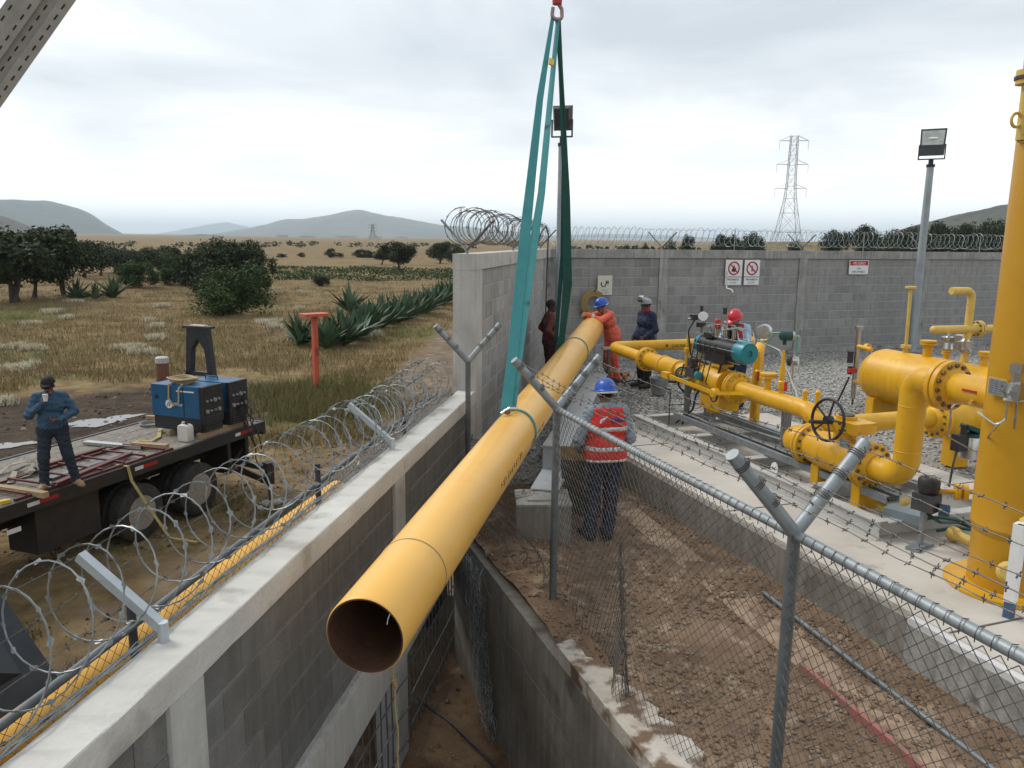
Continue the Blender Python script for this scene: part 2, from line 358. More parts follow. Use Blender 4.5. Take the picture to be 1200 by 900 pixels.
def make_field():
    rr = [0.0]; r = 4.0
    while r < 32000: rr.append(r); r *= 1.035
    na = 200; V = [(0, 0, GZ)]; az = np.linspace(0, 2*np.pi, na, endpoint=False)
    # finer azimuth steps in front of the camera
    az = np.concatenate([np.linspace(R(-75), R(75), 170, endpoint=False), np.linspace(R(75), R(285), 60, endpoint=False)]); na = len(az)
    ra = np.array(rr[1:]); X = np.outer(ra, np.sin(az)); Y = np.outer(ra, np.cos(az)); Z = field_z(X, Y)
    V = np.concatenate([[[0, 0, GZ]], np.stack([X, Y, Z], -1).reshape(-1, 3)])
    i = np.arange(len(ra)-1)[:, None]*na; j = np.arange(na)[None, :]; j2 = (j+1) % na
    F = np.stack([1+i+j, 1+i+j2, 1+i+na+j2, 1+i+na+j], -1).reshape(-1, 4)[:, ::-1]
    o = fast_mesh('ground', V, F, field_m, 'structure')
    b_, m_, g_ = field_masks(V[:, 0], V[:, 1]); ca = o.data.color_attributes.new('cover', 'FLOAT_COLOR', 'POINT')
    ca.data.foreach_set('color', np.stack([b_, m_, g_, np.ones_like(b_)], -1).astype(np.float32).ravel())
    return o
make_field()
def grid_sheet(name, x0, x1, y0, y1, st, zf, keep, material, kind='structure'):
    xs = np.arange(x0, x1+st/2, st); ys = np.arange(y0, y1+st/2, st); X, Y = np.meshgrid(xs, ys); Z = zf(X, Y); K = keep(X, Y)
    nx = len(xs); idx = np.arange(X.size).reshape(X.shape)
    f = np.stack([idx[:-1, :-1], idx[:-1, 1:], idx[1:, 1:], idx[1:, :-1]], -1); kk = K[:-1, :-1] & K[:-1, 1:] & K[1:, 1:] & K[1:, :-1]
    F = f[kk]; V = np.stack([X, Y, Z], -1).reshape(-1, 3); u, inv = np.unique(F, return_inverse=True)
    return fast_mesh(name, V[u], inv.reshape(F.shape), material, kind)
dirt_m = mat('dirt', (.130, .084, .054), (.235, .162, .108), 2.4, .95, bump=1.0, bscale=26, c3=(.30, .225, .158), s3=5, t3=.55, w3=.12, spec=.1, detail=10)
clod_m = mat('clods', (.15, .10, .066), (.31, .23, .165), 3, .95, bump=.5, bscale=60, spec=.1)
clod_d = mat('dry_clods', (.20, .145, .10), (.30, .225, .16), 5, .95, bump=.5, bscale=60, spec=.1)
gravel_m = mat('gravel', (.16, .155, .145), (.40, .39, .365), 26, .9, bump=1.0, bscale=45, c3=(.40, .39, .365), s3=30, t3=.6, spec=.2, detail=4)
stone_m = [mat('stone_%s' % k, c, tuple(x*1.3 for x in c), 14, .85, spec=.25) for k, c in (('grey', (.29, .283, .268)), ('pale', (.44, .43, .40)), ('dark', (.16, .156, .146)))]
def offL(x, y): return (x-P0.x)*NL.x+(y-P0.y)*NL.y
def dirt_z(x, y):
    return -.43 + .10*fbm(x*1.3, y*1.3, 4) + .05*fbm(x*5, y*5, 9) + .10*np.exp(-((x-2.75)/.35)**2)*fbm(x*1.1, y*1.1, 21)*1.6
grid_sheet('dirt_ground', 2.30, 4.95, -.6, 9.8, .045, dirt_z, lambda x, y: offL(x, y) > -.02, dirt_m)
def gravel_z(x, y):
    t = np.clip((y-9.05-.25*fbm(x*1.5, y*0, 2))/.55, 0, 1); t = t*t*(3-2*t)
    a = np.where(x < 4.75, -.55+.55*t, -.01); return a + .03*(fbm(x*2.1, y*2.1, 6)-.5)-.02
grid_sheet('gravel_ground', 2.9, 34, 1.0, 17.2, .12, gravel_z, lambda x, y: (offL(x, y) > -.1) & ((y > 8.9) | (x > 4.9)), gravel_m)
grid_sheet('trench_floor', -3.2, 2.6, .2, 9.0, .06, lambda x, y: -2.12+.16*fbm(x*1.7, y*1.7, 31)+.06*fbm(x*6, y*6, 3), lambda x, y: offL(x, y) > -.75, mat('trench_soil', (.115, .072, .045), (.20, .135, .085), 2, .95, bump=1.0, bscale=22, c3=(.30, .22, .14), s3=3, t3=.6, w3=.15, spec=.1))
def scatter_stones(name, P, S, mats, seed=1, label=None, cat=None):
    g = np.random.default_rng(seed); n = len(P)
    base = np.array([[1, 0, 0], [-1, 0, 0], [0, 1, 0], [0, -1, 0], [0, 0, 1], [0, 0, -1]], float)
    F0 = np.array([[0, 2, 4], [2, 1, 4], [1, 3, 4], [3, 0, 4], [2, 0, 5], [1, 2, 5], [3, 1, 5], [0, 3, 5]])
    B = base[None]*g.uniform(.55, 1.25, (n, 6, 1)); B = B+g.normal(0, .22, (n, 6, 3)); th = g.uniform(0, 6.28, n); c, s_ = np.cos(th), np.sin(th)
    x = B[..., 0]*c[:, None]-B[..., 1]*s_[:, None]; y = B[..., 0]*s_[:, None]+B[..., 1]*c[:, None]; z = B[..., 2]*.62
    V = np.stack([x, y, z], -1)*S[:, None, None]+P[:, None, :]; F = (F0[None]+6*np.arange(n)[:, None, None]).reshape(-1, 3)
    o = fast_mesh(name, V.reshape(-1, 3), F, mats, 'stuff', smooth=False)
    o.data.polygons.foreach_set('material_index', np.repeat(g.integers(0, len(o.data.materials), n), 8).astype(np.int32))
    if label: o['label'] = label; o['category'] = cat
    return o
def pts_in(n, x0, x1, y0, y1, zf, keep, seed):
    g = np.random.default_rng(seed); x = g.uniform(x0, x1, n); y = g.uniform(y0, y1, n); k = keep(x, y); x = x[k]; y = y[k]
    return np.stack([x, y, zf(x, y)], -1), g
P_, g_ = pts_in(60000, 3.2, 21, 9.0, 16.9, gravel_z, lambda x, y: (offL(x, y) > .1) & ((x < 4.8) | (x > 8.35) | (y > 10.9)) & (np.sin(x*12.9+y*78.2)*43758 % 1 < np.clip(1.35-(x/16), .25, 1)), 3)
scatter_stones('gravel_stones', P_+np.array([0, 0, .006]), g_.uniform(.012, .034, len(P_)), stone_m, 4, 'loose grey crushed stone covering the yard in front of the back wall', 'gravel')
P_, g_ = pts_in(1700, 8.2, 11, 5.0, 9.2, gravel_z, lambda x, y: x > 8.3, 5)
scatter_stones('gravel_stones', P_+np.array([0, 0, .006]), g_.uniform(.015, .035, len(P_)), stone_m, 7, 'loose grey crushed stone beside the yellow ball valve', 'gravel')
P_, g_ = pts_in(17000, 2.3, 4.75, .5, 9.4, dirt_z, lambda x, y: (offL(x, y) > .05) & (fbm(x*1.4, y*1.4, 17)+.25*np.exp(-((x-2.7)/.5)**2) > .40), 8)
scatter_stones('soil_clods', P_+np.array([0, 0, .004]), .005+.026*g_.power(.35, len(P_))**1.5, [clod_m, clod_m, dirt_m, clod_d], 9, 'brown clods and pebbles strewn over the dirt strip behind the mesh fence', 'soil')
P_, g_ = pts_in(900, -.8, 2.2, 4.0, 8.6, lambda x, y: -2.06+.16*fbm(x*1.7, y*1.7, 31), lambda x, y: (offL(x, y) > .1), 11)
P2, g2_ = pts_in(1500, -11, 1.5, 20, 30, lambda x, y: field_z(x, y), lambda x, y: field_masks(x, y)[1] > .45, 13)
scatter_stones('mud_clods', P2, .03+.10*g2_.power(.5, len(P2))**2, [mat('mud_clod', (.035, .025, .017), (.075, .054, .036), 3, .9, bump=.4), dirt_m], 14, 'dark churned mud lumps around the puddles behind the truck', 'mud')
scatter_stones('soil_clods', P_, .01+.03*g_.power(.4, len(P_))**2, [clod_m, dirt_m], 12, 'lumps of soil on the floor of the trench', 'soil')
# slab and kerb
b = MB(); b.box((6.55, 5.7, -.24), (3.5, 10.0, .52)); o = b.build('concrete_slab', slab_m, smooth=False); struct(o)
g = MB()
for yj in (9.4, 6.7, 3.95): g.box((6.55, yj, .0215), (3.49, .018, .006))
go = g.build('joint', mat('slab_joint', (.10, .085, .07)), o, smooth=False)
b = MB(); b.box((4.768, 7.2, -.31), (.062, 6.9, .60)); struct(b.build('kerb_face', concrete_dark, smooth=False))
pl = thing('concrete_plinth', 'white topped concrete plinth with a rust stain at the kerb below the yellow column', 'plinth', (4.9, 3.2, -.4))
b = MB(); b.box((4.93, 2.75, -.24), (.42, 3.0, .40)); b.build('base', concrete_old, pl, smooth=False)
b = MB(); b.box((4.95, 2.75, -.015), (.44, 3.02, .05)); b.build('top', white_slab, pl, smooth=False)
# retaining wall between the trench and the dirt strip
rw = thing('retaining_wall', 'smooth concrete retaining wall along the trench with flaking cream plaster on its top edge', 'wall', (2.33, 4, -2.2))
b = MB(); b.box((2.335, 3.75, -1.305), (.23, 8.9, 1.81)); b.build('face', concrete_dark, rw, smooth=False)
b = MB(); rr = random.Random(6); ol = [(2.225, y_) for y_ in np.arange(2.6, 5.3, .09)]; ol2 = [(2.30+.42*max(0, math.sin(math.pi*(5.3-y_)/3.2))**.6*.62+rr.uniform(-.06, .05), y_) for y_ in np.arange(5.25, 2.6, -.07)]
b.plate([(x_, y_, -.40) for x_, y_ in ol+ol2], (0, 0, .115))
b.build('plaster', plaster, rw, smooth=False)
# footing strip and loose pipe in the dirt
ft = thing('footing_strip', 'half buried concrete footing strip with a faded pink edge running along the dirt', 'footing', (3.95, 5.5, -.4))
A_, B_ = Vector((4.20, 8.3, -.39)), Vector((3.72, 2.0, -.39)); fd = (B_-A_).normalized(); fn = Vector((-fd.y, fd.x, 0))
b = MB(); b.bar(A_+fn*.14, B_+fn*.14, .30, .07); b.build('strip', mat('dusty_footing', (.24, .165, .11), (.34, .25, .175), 5, .95, bump=.6, bscale=40, c3=(.17, .11, .07), s3=4, t3=.52, w3=.1), ft, smooth=False)
b = MB(); b.bar(Vector((3.885, 4.4, -.345)), B_+Vector((.0, 0, .03)), .035, .10); b.build('painted_edge', mat('pink_paint', (.34, .11, .10), (.27, .13, .10), 9, .8, c3=(.2, .13, .09), s3=9, t3=.55), ft, smooth=False)
b = MB(); b.tube([(4.42, 5.55, -.33), (4.32, 4.3, -.34), (4.20, 2.6, -.345), (4.14, 1.6, -.345)], .024, 10)
tag(b.build('loose_pipe', galv_d), 'thin galvanised tube lying loose on the dirt beside the footing strip', 'pipe')
# ------------------------------------------------------------------ hills
def hill(name, prof, D, depth, c1, c2, seed, base=0.0, sc_=.004):
    xs = np.array([p[0] for p in prof], float); ys = np.array([p[1] for p in prof], float)
    n = 150; X = np.linspace(xs[0], xs[-1], n); Y = np.interp(X, xs, ys)
    for _ in range(5): Y[1:-1] = .25*Y[:-2]+.5*Y[1:-1]+.25*Y[2:]
    m = 34; V = []
    for i in range(n):
        d = ray(X[i], Y[i]); hd = math.hypot(d[0], d[1]); dx, dy = d[0]/hd, d[1]/hd; zt = CAMH+D*d[2]/hd
        dh = ray(X[i], 300); 
        for j in range(m):
            t = -1+2*j/(m-1); r = D+t*depth*(1 if t < 0 else .8)
            gl = GZ+max(0, r-350)*.0036-8
            prof_ = math.cos(t*math.pi/2)**1.25; px_, py_ = dx*r, dy*r
            nn = (fbm(np.array(px_*sc_), np.array(py_*sc_), seed, 5)-.47)*.55*math.sin(math.pi*abs(t))**1.0
            V.append((px_, py_, gl+(zt-gl)*max(0, prof_+nn*prof_*.9) if zt > gl else gl))
    F = [(i*m+j, i*m+j+1, (i+1)*m+j+1, (i+1)*m+j) for i in range(n-1) for j in range(m-1)]
    mm = mat(name+'_%d' % seed, c1, c2, 22/D, .95, c3=tuple(x*.55 for x in c1), s3=120/D, t3=.56, w3=.1, spec=.1)
    return fast_mesh(name, V, F, mm, 'structure')
hill('mountain', [(-260, 276), (-170, 262), (-90, 246), (-20, 236), (14, 234.5), (30, 236), (50, 236), (82, 242), (105, 250), (125, 264), (150, 277), (160, 280)], 6500, 2200, (.05, .062, .045), (.075, .085, .06), 1)
hill('mountain', [(150, 282), (175, 275), (210, 270), (240, 264), (266, 260), (285, 265), (320, 272), (370, 280)], 17000, 4000, (.06, .07, .06), (.08, .09, .07), 2)
hill('mountain', [(180, 288), (215, 280), (265, 272), (300, 266), (340, 258), (385, 254), (402, 250), (419, 246), (436, 250), (470, 257), (510, 264), (560, 268), (640, 276), (720, 284), (780, 288)], 9500, 3600, (.062, .07, .05), (.12, .115, .085), 3)
hill('mountain', [(560, 284), (640, 277), (700, 274), (790, 276), (860, 280), (900, 286)], 14000, 3000, (.06, .07, .06), (.09, .1, .08), 5)
hill('hill', [(-200, 258), (-90, 250), (-30, 249), (0, 253), (20, 260), (38, 267), (60, 274), (90, 280)], 2400, 700, (.065, .055, .04), (.10, .082, .055), 6, sc_=.008)
hill('hill', [(196, 284), (215, 276), (235, 274.5), (262, 276), (285, 281), (300, 286)], 3600, 600, (.062, .048, .038), (.09, .07, .052), 7, sc_=.008)
hill('hill', [(1000, 292), (1035, 278), (1060, 268), (1100, 257), (1140, 249), (1185, 243), (1240, 238), (1300, 244), (1380, 262), (1450, 285)], 1900, 700, (.05, .055, .04), (.085, .08, .06), 8, sc_=.01)
hill('hill', [(800, 292), (850, 287.5), (900, 284), (960, 283.5), (1030, 282), (1100, 280), (1180, 278), (1280, 280), (1400, 292)], 420, 160, (.14, .11, .055), (.21, .165, .085), 9, sc_=.03)
# ------------------------------------------------------------------ haze
b = MB(); b.box((0, 0, (GZ-1+430)/2), (64000, 64000, 430-(GZ-1)))
hz_ = b.build('haze', [], smooth=False); hm = bpy.data.materials.new('haze_air'); hm.use_nodes = True; hn = hm.node_tree.nodes; hn.remove(hn['Principled BSDF'])
pv = hn.new('ShaderNodeVolumePrincipled'); pv.inputs['Color'].default_value = (.74, .875, 1, 1); pv.inputs['Density'].default_value = 1.0e-4; pv.inputs['Anisotropy'].default_value = .2
hm.node_tree.links.new(pv.outputs[0], hn['Material Output'].inputs['Volume']); hz_.data.materials.append(hm); hz_['kind'] = 'stuff'; hz_['label'] = 'pale blue haze over the far plain and mountains'; hz_['category'] = 'haze'
hm.cycles.homogeneous_volume = True
# ================================================================== BLOCK WALLS
def shared(mb, name, material, smooth=False):
    me = bpy.data.meshes.new(name); me.from_pydata(mb.v, [], mb.f)
    for m_ in (material if isinstance(material, (list, tuple)) else [material]): me.materials.append(m_)
    fix_normals(me)
    if smooth: me.polygons.foreach_set('use_smooth', [True]*len(me.polygons)); me.set_sharp_from_angle(angle=R(38))
    return me
def put(name, me, parent, loc, rot=(0, 0, 0)):
    o = bpy.data.objects.new(name, me); col.objects.link(o)
    if parent is not None: o.parent = parent; o.location = Vector(loc)-base_of(parent)
    else: o.location = loc
    o.rotation_euler = rot; BASE[o.name] = Vector(loc); return o
CH = .2285; BL = .405; JT = .007; JH = .020
def bevel_block(L, h, d, bv=.006):
    m = MB(); hx, hz = L/2, h/2
    m.add([(-hx, 0, -hz), (hx, 0, -hz), (hx, 0, hz), (-hx, 0, hz), (-hx, -d+bv, -hz), (hx, -d+bv, -hz), (hx, -d+bv, hz), (-hx, -d+bv, hz),
           (-hx+bv, -d, -hz+bv), (hx-bv, -d, -hz+bv), (hx-bv, -d, hz-bv), (-hx+bv, -d, hz-bv)],
          [(0, 1, 5, 4), (1, 2, 6, 5), (2, 3, 7, 6), (3, 0, 4, 7), (4, 5, 9, 8), (5, 6, 10, 9), (6, 7, 11, 10), (7, 4, 8, 11), (8, 9, 10, 11)]); return m
BMESH = {}
def block_mesh(L, h, k, ms=None):
    ms = ms or block_m; key = (round(L, 2), round(h, 2), k, ms[0].name)
    if key not in BMESH: BMESH[key] = shared(bevel_block(key[0]-JT, key[1]-JH, .05), 'block', ms[k])
    return BMESH[key]
rb = random.Random(4)
def lay_blocks(wall, fpos, u0, u1, z0, z1, rot, limit=None, stuffmb=None, far=None, ms=None):
    """courses of blocks between u0 and u1; fpos(u, z) gives the point on the mortar face; local -y of the block is the outside"""
    n = 0; z = z1; ci = 0
    while z > z0+.03:
        h = min(CH, z-z0); u = u0; first = True
        while u < u1-.02:
            L = (BL if not (first and ci % 2) else BL/2); first = False; L = min(L, u1-u)
            if u1-u-L < .09: L = u1-u
            p = fpos(u+L/2, z-h/2); proud = rb.uniform(-.003, .003)
            r_ = Matrix.Rotation(rot, 3, 'Z'); p = p + (r_ @ Vector((0, proud, 0)))
            k = rb.choice((0, 0, 0, 1, 2))
            if stuffmb is not None and far is not None and far(u):
                m_ = bevel_block(L-JT, h-JH, .05); stuffmb.add([tuple(r_ @ Vector(v)+p) for v in m_.v], m_.f)
            else: put('block', block_mesh(L, h, k, ms), wall, p, (0, 0, rot)); n += 1
            u += L
        z -= CH; ci += 1
    return n
# ---- back wall (faces -y); column fronts on y = 17.03, block faces a little behind
BY = 17.03
bw = thing('block_wall', 'long grey concrete block wall with columns and a pale capping beam across the back of the yard', 'wall', (14, 17.2, 0))
bcols = [6.98, 9.91, 14.04, 18.17, 22.3, 26.4, 30.5]
b = MB(); b.box((18.7, BY+.117, 1.15), (23.6, .156, 2.6)); b.build('mortar_bed', mortar, bw, smooth=False)
for cx in bcols:
    b = MB(); b.box((cx, BY+.15, 1.12), (.25, .30, 2.63)); b.build('column', concrete_old, bw, smooth=False)
b = MB(); b.box((18.7, BY+.145, 2.535), (23.8, .31, .20)); b.build('capping_beam', concrete_old, bw, smooth=False)
b = MB(); b.box((18.9, BY-.05, .03), (23.2, .14, .10)); b.build('footing', concrete_old, bw, smooth=False)
sm = MB()
for i in range(len(bcols)-1):
    u0, u1 = bcols[i]+.125, bcols[i+1]-.125
    lay_blocks(bw, lambda u, z: Vector((u, BY+.081, z)), u0, u1, -.02, 2.432, 0, stuffmb=sm, far=lambda u: u > 16.1)
sm.build('blocks', block_m[0], bw, smooth=False, kind='stuff')
# ---- tall part of the left wall
tw = thing('block_wall', 'tall side wall of grey blocks beside the raised yellow pipe, its end column facing the camera', 'wall', LP(-4.3, -.15, -1))
TH = .30
def Lbox(mb, s0, s1, o0, o1, z0, z1): return mb.box(LP((s0+s1)/2, (o0+o1)/2, (z0+z1)/2), (o1-o0, s1-s0, z1-z0), rz=RZL)
b = MB(); Lbox(b, -8.5, -.2, -.20, -.034, -1.2, 2.5); b.build('mortar_bed', mortar, tw, smooth=False)
for s0, s1 in ((-8.57, -8.17), (-4.83, -4.42), (-.88, -.50)):
    b = MB(); Lbox(b, s0, s1, -TH, .0, -2.3, 2.437); b.build('column', concrete, tw, smooth=False)
b = MB(); Lbox(b, -8.575, .0, -TH-.003, .006, 2.437, 2.635); b.build('capping_beam', concrete, tw, smooth=False)
b = MB(); Lbox(b, -8.15, -.1, -TH+.01, .012, -.95, -.30); b.build('grade_beam', concrete_dark, tw, smooth=False)
for u0, u1 in ((-8.17, -4.83), (-4.42, -.88)):
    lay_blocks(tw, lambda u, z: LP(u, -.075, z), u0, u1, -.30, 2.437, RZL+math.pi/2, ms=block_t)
# ---- low part of the left wall
lw = thing('block_wall', 'low side wall of dark grey blocks with a wide pale capping in the left foreground', 'wall', LP(-13.5, -.15, -2))
b = MB(); Lbox(b, -19.2, -8.6, -.20, -.033, -.95, .75); b.build('mortar_bed', mortar_d, lw, smooth=False)
for s0, s1 in ((-18.75, -18.45), (-15.38, -15.10), (-12.03, -11.73), (-8.86, -8.573)):
    b = MB(); Lbox(b, s0, s1, -.22, -.004, -2.3, .738); b.build('column', concrete, lw, smooth=False)
def capping():
    m = MB(); prof = [(-.235, .738), (-.235, .895), (-.23, .90), (-.006, .90), (0, .894), (0, .738)]; n = 60
    rr = random.Random(3); vs = []
    for i in range(n+1):
        s_ = -19.3+(19.3-8.574)*i/n
        for o_, z_ in prof: vs.append(LP(s_, o_+rr.uniform(-.002, .002), z_+rr.uniform(-.0025, .0025)))
    k = len(prof); m.add(vs, [(i*k+j, i*k+(j+1) % k, (i+1)*k+(j+1) % k, (i+1)*k+j) for i in range(n) for j in range(k)]+[tuple(range(k)), tuple(n*k+j for j in range(k))[::-1]]); return m
capping().build('capping', mat('pale_capping', (.45, .435, .40), (.57, .555, .52), 1.6, .85, bump=.45, bscale=24, c3=(.33, .31, .275), s3=2.6, t3=.57, w3=.12), lw, ang=25)
b = MB(); Lbox(b, -19.2, -8.58, -.24, .035, -.95, -.51); b.build('grade_beam', concrete, lw, smooth=False)
b = MB()
rr = random.Random(8)
for i in range(90):
    s_ = -19+i*.116; b.box(LP(s_, -.02+rr.uniform(-.01, .01), -.50), (.035, .13, .03+rr.uniform(0, .02)), rz=RZL)
b.build('mortar_drips', mortar, lw, smooth=False)
for u0, u1 in ((-18.45, -15.38), (-15.10, -12.03), (-11.73, -8.86)):
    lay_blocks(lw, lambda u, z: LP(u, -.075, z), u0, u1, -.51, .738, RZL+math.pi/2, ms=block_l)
b = MB(); Lbox(b, -19.2, -7.6, -1.3, -.62, -2.4, -.9); struct(b.build('soil_bank', mat('dark_soil', (.028, .02, .014), (.05, .036, .025), 3, .95, bump=1, bscale=15), smooth=False))  # soil face coloured near black to stand for the unlit void behind the rebar
def rebar_cage(s0, s1, label):
    t = thing('rebar_cage', label, 'rebar', LP((s0+s1)/2, -.05, -2.1))
    n = int((s1-s0)/.145)
    for i in range(n+1):
        s_ = s0+(s1-s0)*i/n; m = MB(); m.tube(wobble(LP(s_, -.03, -.97), LP(s_+.02, -.02, -2.12), 4, .006, seed=i), .0075, 6); m.build('upright_bar', galv_d, t)
    for z_ in (-1.18, -1.5, -1.82):
        m = MB(); a_ = LP(s0-.05, .0, z_); c_ = LP(s1+.12, .0, z_-.02); m.tube(list(wobble(a_, c_, 8, .006, seed=int(-z_*100)))+[LP(s1+.18, .09, z_+.10)], .0075, 6); m.build('cross_bar', galv_d, t)
    return t
rebar_cage(-11.6, -8.95, 'rebar grid closing the dark opening under the pipe at the trench end')
rebar_cage(-14.9, -12.15, 'rebar grid in the opening at the bottom edge left of the hanging rope')
# ================================================================== RAZOR WIRE AND BRACKETS
def razor_coil(name, label, c0, c1, Rr, pitch, r, seed, m, up=Vector((0, 0, 1)), group=None, n=24, barb=.022, strands=1):
    rr = random.Random(seed); a = Vector(c0); b_ = Vector(c1); d = (b_-a); Lg = d.length; d.normalize(); side = d.cross(up).normalized(); loops = int(Lg/pitch)
    b = MB(); ph0 = rr.uniform(0, 6); jit = [(rr.uniform(-.13, .13), rr.uniform(-.12, .10), rr.uniform(.86, 1.08)) for _ in range(loops+2)]
    for st in range(strands):
        pts = []
        for i in range(loops*n+1):
            q = i/n; k = int(q); f = q-k; j0, j1 = jit[k], jit[k+1]; J = [j0[c]*(1-f)+j1[c]*f for c in range(3)]
            an = ph0+st*math.pi+2*math.pi*q*(1 if st == 0 else -1); rad = Rr*J[2]
            p = a+d*(Lg*q/loops+pitch*.32*math.sin(an*1.0)*(1 if st == 0 else -1)) + side*(math.cos(an)*rad+J[0]*Rr) + up*(math.sin(an)*rad+J[1]*Rr)
            pts.append(p)
        b.tube(pts, r, 4 if r < .006 else 5)
        if barb:
            for i in range(2, len(pts)-2, 2):
                t = (pts[i+1]-pts[i-1]).normalized(); u = Vector((rr.uniform(-1, 1), rr.uniform(-1, 1), rr.uniform(-1, 1))).cross(t).normalized()
                p = pts[i]; b.add([p+t*barb, p+u*barb*.6+t*barb*.3, p-t*barb, p-u*barb*.6-t*barb*.3], [(0, 1, 2, 3)])
    return tag(b.build(name, m), label, 'razor wire', group)
razor_coil('razor_wire_coil', 'big near coil of razor wire lying along the outer edge of the low wall', LP(-18.5, -.45, 1.18), LP(-9.0, -.43, 1.15), .255, .235, .0046, 2, wire_m, n=26, barb=.026)
razor_coil('razor_wire_coil', 'slimmer second razor wire coil tangled inside the big one on the low wall', LP(-11.9, -.40, 1.13), LP(-8.85, -.40, 1.11), .22, .30, .005, 12, wire_m, n=22)
razor_coil('razor_wire_coil', 'round coil of razor wire on top of the tall side wall', LP(-8.75, -.15, 2.98), LP(-.7, -.15, 2.96), .235, .19, .0052, 3, wire_d, n=22, barb=.02, strands=1)
razor_coil('razor_wire_coil', 'long row of razor wire loops along the top of the back wall', (7.1, 17.2, 2.95), (26, 17.2, 2.93), .22, .17, .0048, 5, wire_m, n=18, barb=.018)
# wire bundle and strands along the low wall
b = MB(); rr = random.Random(21)
for k in range(7):
    b.tube(wobble(LP(-18.6, -.205-rr.uniform(0, .08), .912+rr.uniform(0, .03)), LP(-8.9, -.20-rr.uniform(0, .08), .915+rr.uniform(0, .03)), 60, .014, seed=k), .0042, 4)
tag(b.build('wire_bundle', wire_m), 'bundle of slack grey wires lying along the low wall capping', 'wire')
def barbed(mb, a, c, sag=.0, seed=0, r=.0024, step=.12, amp=.006, n=None):
    a = Vector(a); c = Vector(c); L = (c-a).length; n = n or max(6, int(L/.25)); pts = wobble(a, c, n, amp, sag, seed); mb.tube(pts, r, 4); rr = random.Random(seed+5)
    k = int(L/step)
    for i in range(k):
        f = (i+.5)/k*n; j = min(int(f), n-1); p = pts[j].lerp(pts[j+1], f-j); t = (pts[j+1]-pts[j]).normalized()
        for q in range(2):
            u = Vector((rr.uniform(-1, 1), rr.uniform(-1, 1), rr.uniform(-1, 1))).cross(t).normalized()*.017; mb.tube([p-u, p+u], r*.85, 3, caps=False)
        mb.tube([p-t*.008, p+t*.008], r*2.1, 4)
for i, (o_, z_) in enumerate(((-.36, 1.10), (-.48, 1.22), (-.60, 1.33))):
    b = MB(); barbed(b, LP(-18.6, o_, z_), LP(-8.75, o_, z_), .03, 40+i)
    tag(b.build('barbed_wire', wire_d), ('lowest', 'middle', 'outermost')[i]+' barbed strand strung along the tilted arms of the low wall', 'barbed wire')
def arm_bracket(s_, label, offs=-.18, z=.9):
    t = thing('wire_bracket', label, 'bracket', LP(s_, offs, z), 'tilted arms along the low wall')
    b = MB(); b.cyl(LP(s_, offs, z-.002), LP(s_, offs, z+.10), .026, n=14); b.build('stub_post', galv_b, t)
    b = MB(); p = [(0, .0), (-.40, .33), (-.42, .30), (-.02, -.03)]
    b.plate([LP(s_-.02, offs+u, z+.085+v) for u, v in p], DL*.006); b.plate([LP(s_-.02, offs+u, z+.085+v) for u, v in [(0.0, 0), (-.40, .33), (-.396, .335), (.005, .005)]], DL*.05)
    b.build('angle_arm', galv_b, t, smooth=False)
    return t
arm_bracket(-15.13, 'tilted galvanised angle arm on the low wall nearest the camera')
arm_bracket(-11.54, 'tilted galvanised angle arm on the low wall further along, half hidden in the wire')
arm_bracket(-18.5, 'tilted galvanised angle arm at the lower left edge of the picture')
def top_vee(p, d, n_, label, h=.42, w_=.34, first=True):
    t = thing('wire_bracket', label, 'bracket', p, 'V shaped brackets on top of the walls'); d = Vector(d); n_ = Vector(n_)
    for sgn in ((-1, 1) if first else (-1,)):
        b = MB(); b.tube([Vector(p)+Vector((0, 0, -.002)), Vector(p)+Vector((0, 0, .05)), Vector(p)+n_*(sgn*w_)+Vector((0, 0, h))], .016, 8); b.build('arm', wire_d if sgn > 0 else galv, t)
    return t
for i, s_ in enumerate((-8.4, -4.6, -.7)): top_vee(LP(s_, -.15, 2.635), DL, NL, 'V shaped wire bracket on the tall side wall, '+('at its near end', 'at its middle column', 'next to the corner')[i])
for i, cx in enumerate(bcols[1:5]): top_vee((cx, 17.18, 2.635), (1, 0, 0), (.8, -.6, 0), 'V shaped wire bracket on the back wall, '+('above the welder with the hood', 'right of the prohibition signs', 'behind the right lamp pole', 'hidden by the yellow column')[i])
for i, xx in enumerate((12.0, 16.1, 20.3)):
    b = MB(); b.cyl((xx, 17.2, 2.63), (xx, 17.2, 3.15), .012, n=6); tag(b.build('wire_stake', galv), 'thin upright stake holding the razor wire, '+('above the two prohibition signs', 'right of the red and white danger sign', 'near the yellow column')[i], 'stake')
b = MB()
for i in range(3): barbed(b, (7.0, 17.2, 2.74+.19*i), (26, 17.2, 2.74+.19*i), .01, 70+i, r=.002, step=.3)
tag(b.build('barbed_wire', wire_m), 'fine straight strands threading the razor wire loops on the back wall', 'barbed wire')
# stray drooping cable down the corner
b = MB(); b.tube([LP(-1.9, -.1, 2.64), LP(-1.75, .0, 3.0), LP(-1.5, .06, 3.12), LP(-1.2, .08, 2.95), LP(-1.15, .06, 2.4), LP(-1.17, .05, 1.2), LP(-1.2, .05, .3)], .016, 7)
tag(b.build('cable', black_m), 'black cable looping over the tall side wall and hanging down near the corner', 'cable')
